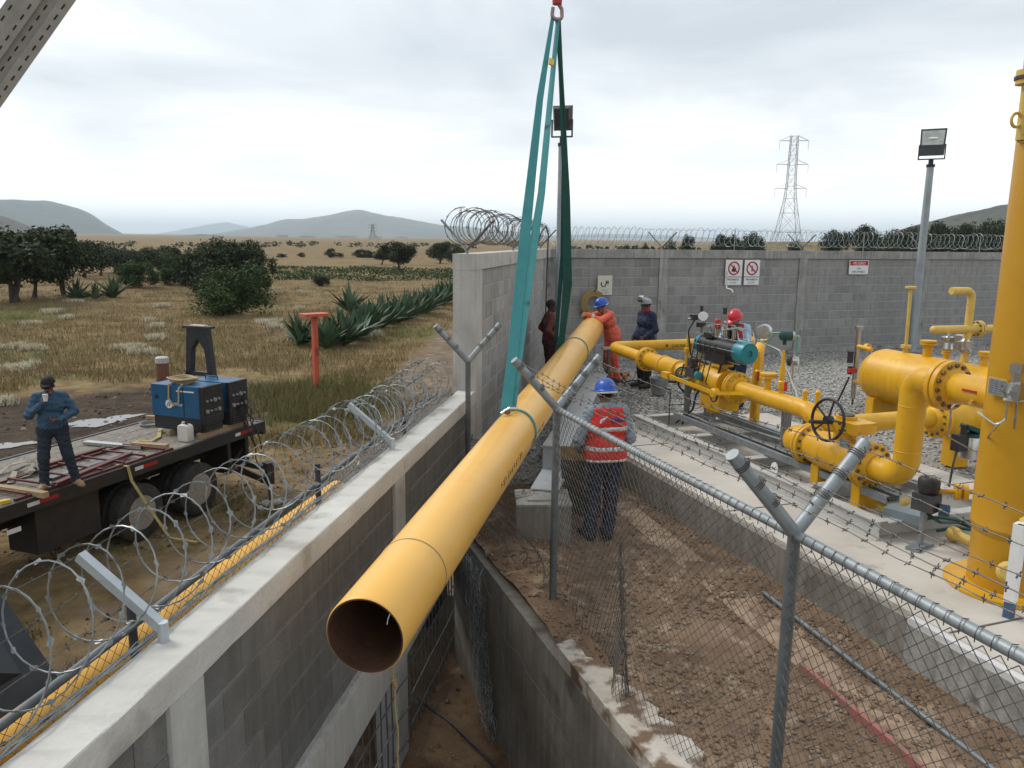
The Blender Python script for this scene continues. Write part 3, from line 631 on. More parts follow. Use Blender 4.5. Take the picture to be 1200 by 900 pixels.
# ================================================================== MESH FENCE
FX = 2.5; PY = [8.62, 5.95, 2.95, -.05]; RZ_ = 1.45
def fence_post(y, label, zb, arms=True):
    t = thing('fence_post', label, 'fence post', (FX, y, zb), 'round Y posts of the mesh fence')
    b = MB(); b.cyl((FX, y, zb), (FX, y, RZ_+.0), .031, n=16); b.build('post', galv_d if zb > -1 else galv, t)
    for sg in (-1, 1):
        b = MB(); e = (FX+sg*.385, y, RZ_+.40); b.cyl((FX+sg*.004, y, RZ_-.02), e, .034, n=16); am = b.build('arm', galv, t)
        for k in (.38, .62, .86):
            m = MB(); p = Vector((FX, y, RZ_)).lerp(Vector(e), k); d = (Vector(e)-Vector((FX, y, RZ_))).normalized()
            for q in range(3): m.ring(p+d*.012*(q-1), d, .0365, .0028, 16, 4)
            m.build('tie_wire', wire_d, am)
    return t
fence_post(PY[0], 'Y topped round steel post standing at the end of the tall side wall', -.5)
fence_post(PY[1], 'Y topped round steel post beside the middle of the raised pipe', -.45)
fence_post(PY[2], 'nearest Y topped round steel post in the right foreground', -.45)
b = MB(); b.tube([(FX, PY[1]+.02, RZ_-.03), (FX+.01, 4.5, RZ_-.045), (FX, PY[2], RZ_-.03), (FX+.01, 1.2, RZ_-.05), (FX, -.3, RZ_-.03)], .026, 14)
rail = tag(b.build('fence_rail', galv), 'galvanised top rail of the mesh fence crossing the right foreground', 'rail')
b = MB(); b.tube([(-.03, 0, -.055), (-.032, 0, -.02), (-.012, .004, .002), (.022, .006, -.008)], .0022, 4); tie_me = shared(b, 'tie_wire', wire_d)
for k in range(86): put('tie_wire', tie_me, rail, (FX, 5.85-k*.0665, RZ_-.008))
for sg in (-1, 1):
    for k, fr in enumerate((.38, .62, .86)):
        b = MB()
        for (ya, yb) in ((PY[1], PY[2]), (PY[2], PY[3])):
            barbed(b, (FX+sg*.385*fr, ya, RZ_+.40*fr+.036), (FX+sg*.385*fr, yb, RZ_+.40*fr+.036), .02+.015*k, 90+k+int(yb), r=.0026, step=.105, amp=.007)
        tag(b.build('barbed_wire', wire_d), ('lower', 'middle', 'upper')[k]+' barbed strand on the '+('pipe side' if sg < 0 else 'station side')+' arms of the fence posts', 'barbed wire')
def link_mesh(fn, wid, hei, cw, ch, r=.0024, sides=3, skip=None):
    """pickets of a chain-link fabric; fn(u, v) -> point, u along, v down"""
    b = MB(); n = int(wid/cw*2)
    for i in range(n):
        m = int(hei/ch*2); pts = []
        for j in range(m+1):
            u = (i+((i+j) % 2))*cw/2; v = j*ch/2; pts.append(fn(min(u, wid), min(v, hei)))
        b.tube(pts, r, sides, caps=False)
    return b
def panel1(u, v):                       # slack fabric, detached at the bottom and gathered towards a fold
    y = 5.92-u; f = v/1.8
    fold = 4.55-.15*f                  # where the cloth bunches
    if y > fold: y2 = fold+(y-fold)*(1-.38*f)
    else: y2 = fold-(fold-y)*(1-.02*f)
    w_ = math.exp(-((y-fold)/.35)**2)*f
    return Vector((FX-.035-.03*math.sin(u*3+v*2)-.10*w_+.05*math.sin(v*4+u*2)*f, y2, RZ_-.05-v+.03*math.sin(u*5)*f))
fb = tag(link_mesh(panel1, 2.94, 1.72, .070, .070).build('chain_link_fabric', wire_d, smooth=False), 'slack rusty chain link fabric between the two Y posts in front of the dirt', 'chain link fence')
b = MB()
for k in range(9):
    b.tube(wobble((FX-.06+.012*math.sin(k), 4.62+.012*math.cos(k*2), .75), (FX-.10+.02*math.sin(k*1.7), 4.36+.02*math.cos(k), -.42), 14, .014, seed=k), .0026, 4)
b.build('gathered_fold', wire_d, fb)
tag(link_mesh(lambda u, v: Vector((FX-.035+.012*math.sin(u*4+v*3), 2.93-u, RZ_-.05-v)), 2.9, 1.8, .070, .070, r=.0027).build('chain_link_fabric', wire_d, smooth=False), 'taut chain link fabric right of the nearest post at the right edge', 'chain link fence')
rr = random.Random(5)
def crumple(u, v):
    return Vector((2.185-.05*abs(math.sin(u*13+v*9))-.03*abs(math.sin(v*23-u*17)), 7.55-u*.62*(1-.15*v)-.42*v+.02*math.sin(v*31+u*23)+.015*math.sin(v*57-u*40), -.36-v+.03*math.sin(u*27+v*19)))
tag(link_mesh(crumple, 1.0, 1.6, .055, .055, r=.0021).build('chain_link_fabric', wire_m, smooth=False), 'crumpled chain link fabric hanging down the face of the retaining wall into the trench', 'chain link fence')
def crumple2(u, v):
    return Vector((2.42+.16*math.sin(v*5+u*2)*(v > .1)+.03*math.sin(u*15), 8.35-u+.12*math.sin(v*6)+.03*math.sin(v*19), .62-v*.95+.05*math.sin(u*9)))
tag(link_mesh(crumple2, 2.15, 1.05, .055, .055, r=.0019).build('chain_link_fabric', wire_d, smooth=False), 'loose chain link fabric slumped beneath the pipe in front of the concrete pedestal', 'chain link fence')
b = MB(); b.tube(wobble((2.17, 6.3, -.5), (2.05, 5.6, -2.0), 9, .03, seed=3), .003, 4); b.tube(wobble((2.19, 7.0, -.45), (2.16, 4.9, -.75), 10, .03, .18, 4), .003, 4)
tag(b.build('loose_wire', wire_m), 'pair of stray wires dangling on the retaining wall face', 'wire')
b = MB(); b.tube([(1.62, 7.5, -2.0), (1.86, 6.9, -1.98), (2.05, 6.2, -1.97), (2.10, 5.3, -1.97)], .014, 7)
tag(b.build('loose_rod', darksteel), 'dark steel rod lying on the trench floor along the retaining wall', 'rod')
# ---- outer fence below the low wall
of = thing('outer_fence', 'low dark mesh fence with a round rail standing outside the low wall', 'fence', LP(-13, -.8, GZ))
b = MB(); b.tube([LP(-19.5, -.8, .62), LP(-15, -.79, .605), LP(-11, -.8, .62), LP(-7.5, -.8, .62)], .024, 12); b.build('rail', galv_d, of)
for s_ in (-17.2, -14.5, -11.8, -9.1):
    b = MB(); b.cyl(LP(s_, -.8, GZ), LP(s_, -.8, .80), .025, n=10); b.build('post', darksteel, of)
link_mesh(lambda u, v: LP(-19+u, -.79+.02*math.sin(u*2.3), .61-v), 11, 1.0, .085, .085, r=.0022).build('chain_link', wire_d, of, smooth=False)
# ================================================================== THE RAISED PIPE, SLINGS, HOOK, BOOM
PA, PB = Vector((.58, 4.02, .66)), Vector((6.66, 14.14, 1.12)); PD = (PB-PA).normalized(); PR = .2285
def PP(t): return PA.lerp(PB, t)
pp = thing('steel_pipe', 'long yellow steel pipe slung diagonally over the trench, its rusty open end facing the camera', 'pipe', PA)
b = MB(); n = 56; L_ = (PB-PA).length
u_ = PD.orthogonal().normalized()
b.tube2(PA, PD, [(0.0, PR*.972), (.003, PR*.99), (.01, PR)]+[(L_*k/20, PR) for k in range(1, 20)]+[(L_-.01, PR), (L_, PR*.972)], n); b.f = b.f[:-2]; b.mi = b.mi[:-2]
b.build('shell', pipe_y, pp, ang=60)
b = MB(); b.tube2(PA, PD, [(0, PR*.972), (.001, PR*.93)]+[(L_*k/10, PR*.93) for k in range(1, 10)]+[(L_-.001, PR*.93), (L_, PR*.972)], n); b.f = b.f[:-2]; b.mi = b.mi[:-2]
b.build('bore', rust_in, pp, ang=60)
b = MB(); b.tube2(PA+PD*.80, PD, [(-.009, PR+.0005), (-.005, PR+.0035), (.005, PR+.0035), (.009, PR+.0005)], n); b.f = b.f[:-2]; b.mi = b.mi[:-2]; b.build('weld_seam', mat('weld_bead', (.42, .27, .09), (.30, .19, .07), 30, .6), pp)
mk = MB(); rr = random.Random(11); sv = PD.cross(Vector((0, 0, 1))).normalized()
def on_pipe(t, ang): return PP(t)+ (sv*math.cos(ang)+PD.cross(sv)*-1*math.sin(ang))*(PR+.0012)
def scribble(t0, a0, nchar, dt, h):
    for c in range(nchar):
        for st in range(2):
            pts = [on_pipe(t0+dt*(c+rr.uniform(.05, .75)), a0+rr.uniform(-h, h)) for _ in range(3)]
            mk.tube(pts, .0024, 3)
scribble(.205, .10, 11, .0075, .13)
scribble(.325, -.08, 9, .0075, .12)
mk.build('paint_marks', mat('marker_ink', (.05, .035, .02)), pp)
# dirt handprints / slings
HK = Vector((3.98, 9.75, 5.62))          # hook throat
TA, TB = .345, .76
def choker(t, name, label, m, m2, tw=.055, seed=0, legs=2, dxs=(-.05, .05)):
    th = thing('lifting_sling', label, 'sling', PP(t), 'webbing slings on the raised pipe')
    c = PP(t); b = MB(); n = 40
    for i in range(n):                    # belt round the pipe
        a0, a1 = 2*math.pi*i/n, 2*math.pi*(i+1)/n; q = []
        for a in (a0, a1):
            r0 = sv*math.cos(a)+PD.cross(sv)*math.sin(a); sk = PD*(.10*math.sin(a)*-1)
            q.append((c+r0*(PR+.006)+sk-PD*tw/2, c+r0*(PR+.006)+sk+PD*tw/2, c+r0*(PR+.012)+sk+PD*tw/2, c+r0*(PR+.012)+sk-PD*tw/2))
        b.add(list(q[0])+list(q[1]), [(0, 1, 5, 4), (1, 2, 6, 5), (2, 3, 7, 6), (3, 0, 4, 7)])
    b.build('belt', m2, th, ang=60)
    return th
def strap(parent, name, pts, w0, m, thick=.006, twist=0.0):
    P = [Vector(p) for p in pts]; b = MB(); vs = []; k = len(P)
    for i in range(k):
        d = (P[min(i+1, k-1)]-P[max(i-1, 0)]).normalized(); vw = (P[i]-Vector(CAMP)).normalized()
        sd_ = d.cross(Vector((.35, .94, 0))).normalized(); ang = twist*i/(k-1); fw = d.cross(sd_)
        sd2 = sd_*math.cos(ang)+fw*math.sin(ang); nn = d.cross(sd2); w_ = w0[i] if isinstance(w0, (list, tuple)) else w0
        vs += [P[i]-sd2*w_/2-nn*thick/2, P[i]+sd2*w_/2-nn*thick/2, P[i]+sd2*w_/2+nn*thick/2, P[i]-sd2*w_/2+nn*thick/2]
    b.add(vs, [(i*4+j, i*4+(j+1) % 4, i*4+4+(j+1) % 4, i*4+4+j) for i in range(k-1) for j in range(4)]+[(3, 2, 1, 0), tuple(k*4-4+j for j in range(4))])
    return b.build(name, m, parent, ang=60)
sA = choker(TA, 'a', 'turquoise webbing sling choked round the near part of the raised pipe', strap_m, strap_m, seed=1)
topA = PP(TA)+Vector((-.06, 0, PR+.03))
strap(sA, 'leg', [topA+Vector((-.035, -.01, 0)), topA.lerp(HK, .12)+Vector((-.03, 0, 0)), topA.lerp(HK, .4)+Vector((-.06, 0, .0)), topA.lerp(HK, .75)+Vector((-.085, 0, 0)), HK+Vector((-.06, 0, -.08))], [.12, .11, .125, .09, .055], strap_m, twist=.7)
strap(sA, 'leg', [topA+Vector((.035, .02, 0)), topA.lerp(HK, .15)+Vector((.03, .02, 0)), topA.lerp(HK, .5)+Vector((.085, .02, 0)), topA.lerp(HK, .8)+Vector((.05, .02, 0)), HK+Vector((.015, 0, -.08))], [.10, .12, .09, .075, .065], strap_m, twist=-.8)
b = MB(); b.bar(topA.lerp(HK, .845)+Vector((.0, -.012, 0)), topA.lerp(HK, .862)+Vector((.0, -.012, 0)), .062, .02, (0, 1, 0)); b.build('yellow_tag', mat('tag_yellow', (.65, .45, .05)), sA, smooth=False)
b = MB(); b.tube([topA+Vector((-.10, -.06, -.02)), topA+Vector((-.02, -.08, .035)), topA+Vector((.07, -.05, .02)), topA+Vector((.09, .02, -.01))], .016, 8); b.build('shackle', chrome, sA)
b = MB(); b.ell(topA+Vector((-.045, -.085, .0)), (.035, .035, .028)); b.build('shackle_pin', mat('brown_steel', (.16, .07, .05), None, rough=.5), sA)
sB = choker(TB, 'b', 'dark green webbing sling choked round the far part of the raised pipe', strap_d, strap_m, seed=2)
topB = PP(TB)+Vector((-.07, 0, PR+.03))
strap(sB, 'leg', [topB+Vector((-.20, -.02, -.22)), topB+Vector((-.15, -.02, .05)), topB.lerp(HK, .2)+Vector((-.01, 0, 0)), topB.lerp(HK, .5)+Vector((.03, 0, 0)), topB.lerp(HK, .85)+Vector((.02, 0, 0)), HK+Vector((.035, 0, -.06))], [.16, .10, .15, .12, .075, .045], strap_d, twist=.8)
strap(sB, 'leg', [topB+Vector((-.24, .03, -.05)), topB.lerp(HK, .3)+Vector((-.06, .03, 0)), topB.lerp(HK, .7)+Vector((.04, .02, 0)), HK+Vector((.0, .02, -.06))], [.06, .07, .05, .04], strap_d, twist=-.9)
hk = thing('crane_hook', 'red and grey crane hook at the top edge with both slings hung in it', 'hook', HK)
b = MB(); b.tube(arc_path([HK+Vector((-.055, 0, .06)), HK+Vector((-.07, 0, -.075)), HK+Vector((.07, 0, -.075)), HK+Vector((.065, 0, .05)), HK+Vector((.0, 0, .13)), HK+Vector((0, 0, .22))], .05, 6), [.012]*3+[.024]*31 if False else .024, 10); b.build('hook', mat('pinkish_steel', (.36, .26, .27), (.28, .2, .2), 20, .5, .4), hk)
b = MB(); b.box(HK+Vector((0, 0, .20)), (.10, .08, .16)); b.cyl(HK+Vector((0, 0, .10)), HK+Vector((0, 0, .14)), .06, n=14); b.build('swivel', red_m, hk)
b = MB(); b.cyl(HK+Vector((-.11, 0, .36)), HK+Vector((.11, 0, .36)), .12, n=20); b.box(HK+Vector((0, 0, .42)), (.28, .14, .34)); b.build('block', black_m, hk)
_r1, _r2 = Vector(ray(0, 70)), Vector(ray(49, 0)); _n = _r1.cross(_r2)      # the boom's axis shows on this line of sight, its head stands over the hook
TIP = Vector((HK.x, HK.y, CAMH-(_n.x*HK.x+_n.y*HK.y)/_n.z))
for sx in (-.05, .05): b = MB(); b.cyl(HK+Vector((sx, 0, .55)), TIP+Vector((sx, 0, -.1)), .008, n=6); b.build('hoist_rope', darksteel, hk)
_d = _r1-_r2*.85; E0 = Vector(CAMP)+_d*((.1-CAMH)/_d.z); E1 = TIP
cb = thing('crane_boom', 'grey slotted steel boom crossing the upper left corner of the sky', 'crane', Vector((E0.x, E0.y, GZ)))
bd = (E1-E0).normalized(); mid = E0.lerp(E1, .45); side = bd.cross((mid-Vector(CAMP)).normalized()).normalized(); dep = bd.cross(side)   # dep points to the camera's side
kw = .70/.40
for k, (o0, o1, d0) in enumerate(((-.20, -.10, .30), (-.10, .0, .22), (.0, .09, .28), (.09, .20, .24))):
    b = MB(); b.plate([E0+side*o0*kw, E0+side*o1*kw, E1+side*o1*kw*.75, E1+side*o0*kw*.75], dep*d0); b.build('plate', boom_m, cb, smooth=False)
slot = MB(); slot.box((0, 0, 0), (.085, .02, .006)); slot_me = shared(slot, 'slot', mat('slot_shadow', (.03, .03, .028)))
Mb = Matrix((bd, dep.cross(bd), dep)).transposed().to_euler(); Lb = (E1-E0).length
for o_, dd in ((-.15, .30), (-.05, .22), (.045, .28), (.15, .24)):
    for i in range(36):
        t_ = .28+.0098*i+(.004 if o_ > 0 else 0); p = E0.lerp(E1, t_)+side*o_*kw*(1-.25*t_)+dep*(dd+.0015); put('slot', slot_me, cb, p, Mb)
b = MB(); b.box((E0.x, E0.y, (GZ+E0.z)/2+.1), (1.2, 1.2, E0.z-GZ+.3), .5); b.build('turret', black_m, cb, smooth=False)
b = MB(); b.box(TIP+Vector((0, 0, -.05)), (.3, .3, .3), .4); b.build('head_sheave', darksteel, cb, smooth=False)
# rope hanging from the near end of the pipe
b = MB(); q = PP(.012)+Vector((.10, 0, -PR-.01)); b.tube([q+Vector((.06, .04, .05)), q, q+Vector((.0, 0, -.12))]+wobble(q+Vector((.01, 0, -.16)), q+Vector((.05, -.05, -1.7)), 10, .008, seed=4), .0055, 6)
for i in range(4): b.ring(q+Vector((.004*i, 0, -.13-.014*i)), (.2*i, .3, 1), .011, .006, 10, 5)
tag(b.build('tag_line', rope_m), 'thin yellow rope knotted under the open pipe end and hanging into the trench', 'rope')
b = MB(); b.tube([PP(.001)+Vector((.14, -.03, .14)), PP(.0)+Vector((.125, -.03, .10)), PP(.0)+Vector((.12, -.02, .06))], .0028, 5); tag(b.build('wire_scrap', white_m), 'bit of white wire hanging in the mouth of the raised pipe', 'wire')
# second pipe lying outside
QA, QB = Vector((-3.5, 6.35, -2.17)), Vector((1.75, 15.35, -2.17)); qd = (QB-QA).normalized()
b = MB(); b.tube2(QA, qd, [(0, PR), (2, PR), (4, PR), (6, PR), (8, PR), ((QB-QA).length, PR)], 40); tag(b.build('steel_pipe', mat('pipe_yellow_dusty', (.74, .40, .07), (.68, .36, .06), 2, .4, c3=(.45, .27, .08), s3=6, t3=.64), ang=60), 'yellow pipe lying on the ground outside the low wall, seen through its mesh', 'pipe')
# ================================================================== PEDESTALS AND BEAM
def pedestal(c, dx, dy, z0, z1, rz, label):
    t = thing('pedestal', label, 'pedestal', (c[0], c[1], z0))
    b = MB(); b.box((c[0], c[1], (z0+z1)/2), (dx, dy, z1-z0), rz); b.build('block', concrete_dark, t, smooth=False)
    b = MB(); b.box((c[0], c[1], z1+.006), (dx+.012, dy+.012, .022), rz); b.box((c[0], c[1], z1+.024), (dx*.6, dy*.6, .016), rz); b.build('cap_plate', concrete_old, t, smooth=False)
    return t
pedestal((3.05, 7.60), .58, .52, -.5, .05, -.30, 'square concrete pedestal under the near end of the grey beam')
pedestal((6.42, 13.1), .30, .34, -.05, .22, -.30, 'small concrete pedestal at the feet of the worker in red')
bm_ = thing('steel_beam', 'wide grey steel H beam lying on the pedestals beneath the raised pipe', 'beam', (3.15, 7.75, .08))
A_, B_ = Vector((3.12, 7.72, .09)), Vector((6.3, 13.0, .09)); d_ = (B_-A_).normalized(); s_ = Vector((d_.y, -d_.x, 0))
for nm, o0, o1, z0, z1, a0 in (('bottom_flange', -.16, .16, 0, .016, 0), ('web', -.007, .007, .016, .30, .75), ('top_flange', -.16, .16, .30, .316, .75)):
    b = MB(); q = A_+d_*a0; b.plate([q+s_*o0+Vector((0, 0, z0)), q+s_*o1+Vector((0, 0, z0)), q+s_*o1+Vector((0, 0, z1)), q+s_*o0+Vector((0, 0, z1))], B_-q); b.build(nm, steel_g, bm_, smooth=False)
b = MB()
for k in range(6):
    q = A_+d_*(.78+k*.95)
    for sg in (-1, 1): b.plate([q+s_*.007*sg+Vector((0, 0, .016)), q+s_*.155*sg+Vector((0, 0, .016)), q+s_*.155*sg+Vector((0, 0, .3)), q+s_*.007*sg+Vector((0, 0, .3))], d_*.012)
b.build('stiffeners', steel_g, bm_, smooth=False)
t = thing('pipe_stand', 'small steel stand with a flat head beside the far end of the raised pipe', 'stand', (6.75, 13.55, 0))
b = MB(); b.box((6.75, 13.55, .79), (.26, .12, .04), -.1); b.build('head', steel_g, t, smooth=False)
b = MB(); b.cyl((6.75, 13.55, .0), (6.75, 13.55, .78), .03, n=10); b.build('leg', galv_d, t)
b = MB(); b.box((6.75, 13.55, .01), (.28, .28, .02)); b.build('foot', galv_d, t, smooth=False)
# the board by the man in the vest
bo = thing('board', 'dark plywood board with a tan top edge held upright beside the worker in the vest', 'board', (3.68, 8.0, -.36))
q0, q1 = Vector((3.50, 8.03, -.37)), Vector((3.88, 7.83, -.37)); e_ = Vector((-.03, -.02, 0))
dn = (q1-q0).cross(Vector((0, 0, 1))).normalized()*.02
b = MB(); b.plate([q0, q1, q1+Vector((-.03, .02, .70)), q0+Vector((-.05, .03, .70))], dn); b.build('panel', mat('dark_ply', (.035, .036, .028), (.06, .058, .042), 4, .75, bump=.2), bo, smooth=False)
b = MB(); b.plate([q0+Vector((-.05, .03, .702)), q1+Vector((-.03, .02, .702)), q1+Vector((-.03, .03, .86)), q0+Vector((-.05, .04, .86))], dn); b.build('top_edge', mat('tan_ply', (.30, .19, .08), (.22, .14, .06), 6, .8), bo, smooth=False)
# ================================================================== GAS STATION
def onx(x, y, X):
    d = ray(x, y); return Vector(CAMP + d*(X/d[0]))
def bolt_ring(mb, c, ax, rad, n, r=.016, h=.03, ph=.2):
    ax = Vector(ax).normalized(); u = ax.orthogonal().normalized(); w_ = ax.cross(u)
    for i in range(n):
        a = 2*math.pi*i/n+ph; p = Vector(c)+(u*math.cos(a)+w_*math.sin(a))*rad; mb.cyl(p-ax*h, p+ax*h, r, n=6)
def flange_pair(par, c, ax, r, pr, n=12, th=.035, m=None, gap=.006, bolts=None, br=.014):
    ax = Vector(ax).normalized(); c = Vector(c); m = m or sta_y
    for sg in (-1, 1):
        b = MB(); b.lathe(c+ax*sg*gap, ax*sg, [(0, r*.97), (.004, r), (th-.004, r), (th, r*.97), (th+.001, pr*1.35), (th+.05, pr*1.02)], 32); fl = b.build('flange', m, par)
    b = MB(); bolt_ring(b, c, ax, r*.83, n, br, th+gap+.022); b.build('bolts', bolts or mat('bolt_steel', (.12, .11, .09), (.2, .18, .14), 30, .5, .7), fl)
HX, HZ = 6.5, .83
hd = thing('gas_header', 'yellow gas header pipe with an L bend running over the skid to the handwheel valve', 'pipe', (HX, 10, .0))
b = MB(); b.tube(arc_path([(9.6, 12.96, .90), (HX, 12.96, .90), (HX, 11.68, .87)], .22, 10), .098, 28); b.build('bend_pipe', sta_y, hd, ang=60)
flange_pair(hd, (HX, 11.60, .865), (0, 1, 0), .20, .105, 12)
b = MB(); b.lathe((HX, 11.56, .86), (0, -1, -.02), [(0, .11), (.05, .135), (.45, .14), (.52, .165), (.56, .165), (.57, .15), (.95, .15), (.97, .165), (1.02, .165), (1.04, .13), (1.25, .125)], 30); b.build('check_valve', sta_y, hd)
b = MB(); b.tube([(HX, 10.4, .84), (HX, 9.9, .84)], .12, 26); b.build('spool', sta_y, hd)
# actuated ball valve
b = MB(); b.lathe((HX, 10.0, HZ), (0, -1, 0), [(0, .13), (.03, .22), (.10, .22), (.12, .19), (.3, .235), (.55, .235), (.72, .20), (.76, .22)], 34); b.build('valve_body', sta_y, hd)
b = MB(); b.box((HX, 9.45, .56), (.34, .46, .20)); b.cyl((HX, 9.55, .4), (HX, 9.55, .6), .13, n=20); b.build('valve_foot', sta_y, hd)
flange_pair(hd, (HX, 9.06, HZ), (0, 1, 0), .225, .13, 14, br=.017, bolts=sta_y)
path = arc_path([(HX, 9.0, HZ), (HX, 7.62, HZ-.01), (HX+.02, 7.36, .68), (7.2, 7.40, .66), (10.6, 7.40, .66)], .2, 8)
b = MB(); b.tube(path, .112, 28); b.build('main_pipe', sta_y, hd, ang=60)
b = MB(); b.lathe((7.9, 7.4, .66), (1, 0, 0), [(-.02, .115), (-.015, .125), (.015, .125), (.02, .115)], 24); b.build('clamp', galv_d, hd)
for (px, py, h1, r1) in ((900, 445, .16, .045), (916, 430, .0, 0), (943, 470, .1, .03), (958, 470, .13, .03)):
    if not r1: continue
    p = onx(px, py, HX); b = MB(); b.cyl((HX, p.y, HZ+.05), (HX, p.y, HZ+.10+h1), r1, n=14)
    if px == 900: b.cyl((HX, p.y, HZ+.10+h1), (HX, p.y, HZ+.125+h1), .11, n=20); b.cyl((HX, p.y, HZ+.13+h1), (HX, p.y, HZ+.16+h1), .11, n=20)
    else: b.ell((HX, p.y, HZ+.10+h1), (r1*1.2,)*3, 12, 8)
    b.build('nozzle', sta_y, hd)
lt = MB()       # lettering stencilled on the bend pipe
def letter_text(txt, p, u, v, h, m, par, name='lettering', ext=.002, align='LEFT'):
    cu = bpy.data.curves.new(name, 'FONT'); cu.body = txt; cu.size = h; cu.extrude = ext; cu.align_x = align; o = bpy.data.objects.new(name, cu); col.objects.link(o)
    dg = bpy.context.evaluated_depsgraph_get(); me = bpy.data.meshes.new_from_object(o.evaluated_get(dg)); bpy.data.objects.remove(o); bpy.data.curves.remove(cu)
    u = Vector(u).normalized(); v = Vector(v).normalized(); M = Matrix((u, v, u.cross(v))).transposed().to_4x4()
    me.transform(M); me.transform(Matrix.Translation(Vector(p)-base_of(par))); me.materials.clear(); me.materials.append(m)
    o2 = bpy.data.objects.new(name, me); col.objects.link(o2); o2.parent = par; o2['kind'] = 'stuff'; return o2
ink = mat('stencil_ink', (.10, .055, .02))
letter_text('GAS NATURAL', (7.72, 12.96-.1005, .862), (1, 0, 0), (0, 0.0, 1), .085, ink, hd, ext=.001)
b = MB(); b.cyl((7.62, 12.857, .90), (7.62, 12.868, .90), .028, n=14); b.build('stencil_dot', ink, hd)
# actuator
ac = thing('valve_actuator', 'black and teal cylindrical valve actuator with tubing, mounted above the yellow header', 'actuator', (HX, 9.4, 1.05))
b = MB(); b.lathe((HX, 9.02, 1.34), (0, -1, 0), [(-.01, .145), (.0, .155), (.15, .155), (.20, .14), (.205, .05), (.206, .045), (.18, .04)], 32); b.build('end_cap', teal_m, ac)
b = MB(); b.lathe((HX, 9.95, 1.34), (0, -1, 0), [(-.10, .09), (-.04, .14), (.0, .15), (.06, .15)], 28); b.build('end_cap', teal_m, ac)
b = MB(); b.tube([(HX, 9.92, 1.34), (HX, 9.02, 1.34)], .142, 28); b.box((HX, 9.45, 1.26), (.26, .5, .24)); b.build('cylinder', black_m, ac)
for dz, dx in ((.155, -.09), (-.155, -.09), (.02, -.18), (.155, .09)):
    b = MB(); b.cyl((HX+dx, 10.0, 1.34+dz), (HX+dx, 8.9, 1.34+dz), .008, n=8); b.build('tie_rod', chrome, ac)
b = MB(); b.cyl((HX, 9.45, 1.02), (HX, 9.45, 1.2), .09, n=20); b.box((HX, 9.45, 1.10), (.24, .24, .04)); b.build('mounting', sta_y, ac)
b = MB(); b.cyl((HX-.03, 9.56, 1.48), (HX-.03, 9.56, 1.62), .02, n=10); b.lathe((HX-.03, 9.56, 1.60), (0, 0, 1), [(0, .03), (.01, .048), (.12, .05), (.14, .035), (.145, .0)], 18); b.build('red_pilot', red_m, ac)
b = MB(); rr = random.Random(4)
for k in range(9):
    p = Vector((HX+rr.uniform(-.1, .12), 9.35+rr.uniform(-.25, .25), 1.50)); h = rr.uniform(.08, .22)
    b.cyl(p, p+Vector((0, 0, h)), rr.uniform(.014, .03), n=10); b.box(p+Vector((0, 0, h)), (rr.uniform(.03, .07), rr.uniform(.03, .07), .04), rr.uniform(0, 1))
b.build('manifold', chrome, ac, kind='stuff')
for f_ in (lambda b: b.box((HX, 9.3, 1.57), (.05, .05, .22)), lambda b: b.cyl((HX+.04, 9.2, 1.46), (HX+.04, 9.2, 1.72), .03, n=12), lambda b: b.box((HX-.06, 9.66, 1.50), (.12, .2, .07)), lambda b: b.box((HX-.03, 9.4, 1.87), (.03, .05, .09))):
    b = MB(); f_(b); b.build('solenoid', black_m, ac)
b = MB()
for k in range(8):
    y0 = 9.8-k*.12; b.tube(arc_path([(HX-.1, y0, 1.50), (HX-.13-.02*(k % 3), y0-.02, 1.62+.03*(k % 4)), (HX+.05, y0-.12, 1.60+.03*(k % 3)), (HX+.02, y0-.2, 1.49)], .03, 4), .006, 5)
b.build('tubing', chrome, ac)
b = MB(); p0 = onx(848, 372, 6.5); p1 = onx(860, 340, 6.5); p2 = onx(851, 338, 6.5); p3 = onx(852, 318, 6.5); b.tube(arc_path([p0, p1, p2, p3], .04, 4), .011, 7); b.build('vent_tube', chrome, ac)
# instruments left of the actuator
def gauge(par, c, ax, r, m=chrome, face=True):
    ax = Vector(ax).normalized(); b = MB(); b.lathe(Vector(c), ax, [(-.05, r*.5), (-.045, r*.96), (0, r), (.012, r), (.016, r*.85)], 24); b.build('gauge_case', m, par)
    if face: b = MB(); b.cyl(Vector(c)+ax*.012, Vector(c)+ax*.018, r*.84, n=24); b.build('dial', white_m, par)
tr = thing('pressure_transmitter', 'round steel pressure transmitter on a yellow riser left of the actuator', 'instrument', (6.55, 10.2, .9))
gauge(tr, onx(824, 371, 6.5), (-.5, -.85, .1), .075)
p = onx(822, 371, 6.5); b = MB(); b.cyl(p+Vector((0, 0, .05)), p+Vector((0, 0, .16)), .022, n=10); b.box(p+Vector((-.11, .03, -.01)), (.09, .07, .08)); b.box(p+Vector((.0, 0, -.12)), (.11, .08, .07)); b.build('housing', black_m, tr)
b = MB(); b.cyl(p+Vector((-.2, .05, -.03)), p+Vector((.05, 0, -.03)), .016, n=8); b.tube([p+Vector((.02, 0, -.1)), p+Vector((.02, 0, -.4)), (6.5, 10.05, .9)], .02, 8); b.build('yoke', chrome, tr)
b = MB(); q = onx(806, 402, 6.4); b.lathe((q.x, q.y, .92), (0, 0, 1), [(0, .03), (.25, .03), (.26, .05), (.32, .05), (.33, .025), (.5, .02), (.56, .008)], 14); b.build('riser', sta_y, tr)
b = MB()
b.tube(arc_path([p+Vector((-.10, .02, -.05)), p+Vector((-.2, .02, -.2)), p+Vector((-.14, 0, -.62)), p+Vector((.15, -.2, -.72)), p+Vector((.3, -.35, -.62))], .15, 6), .013, 7)
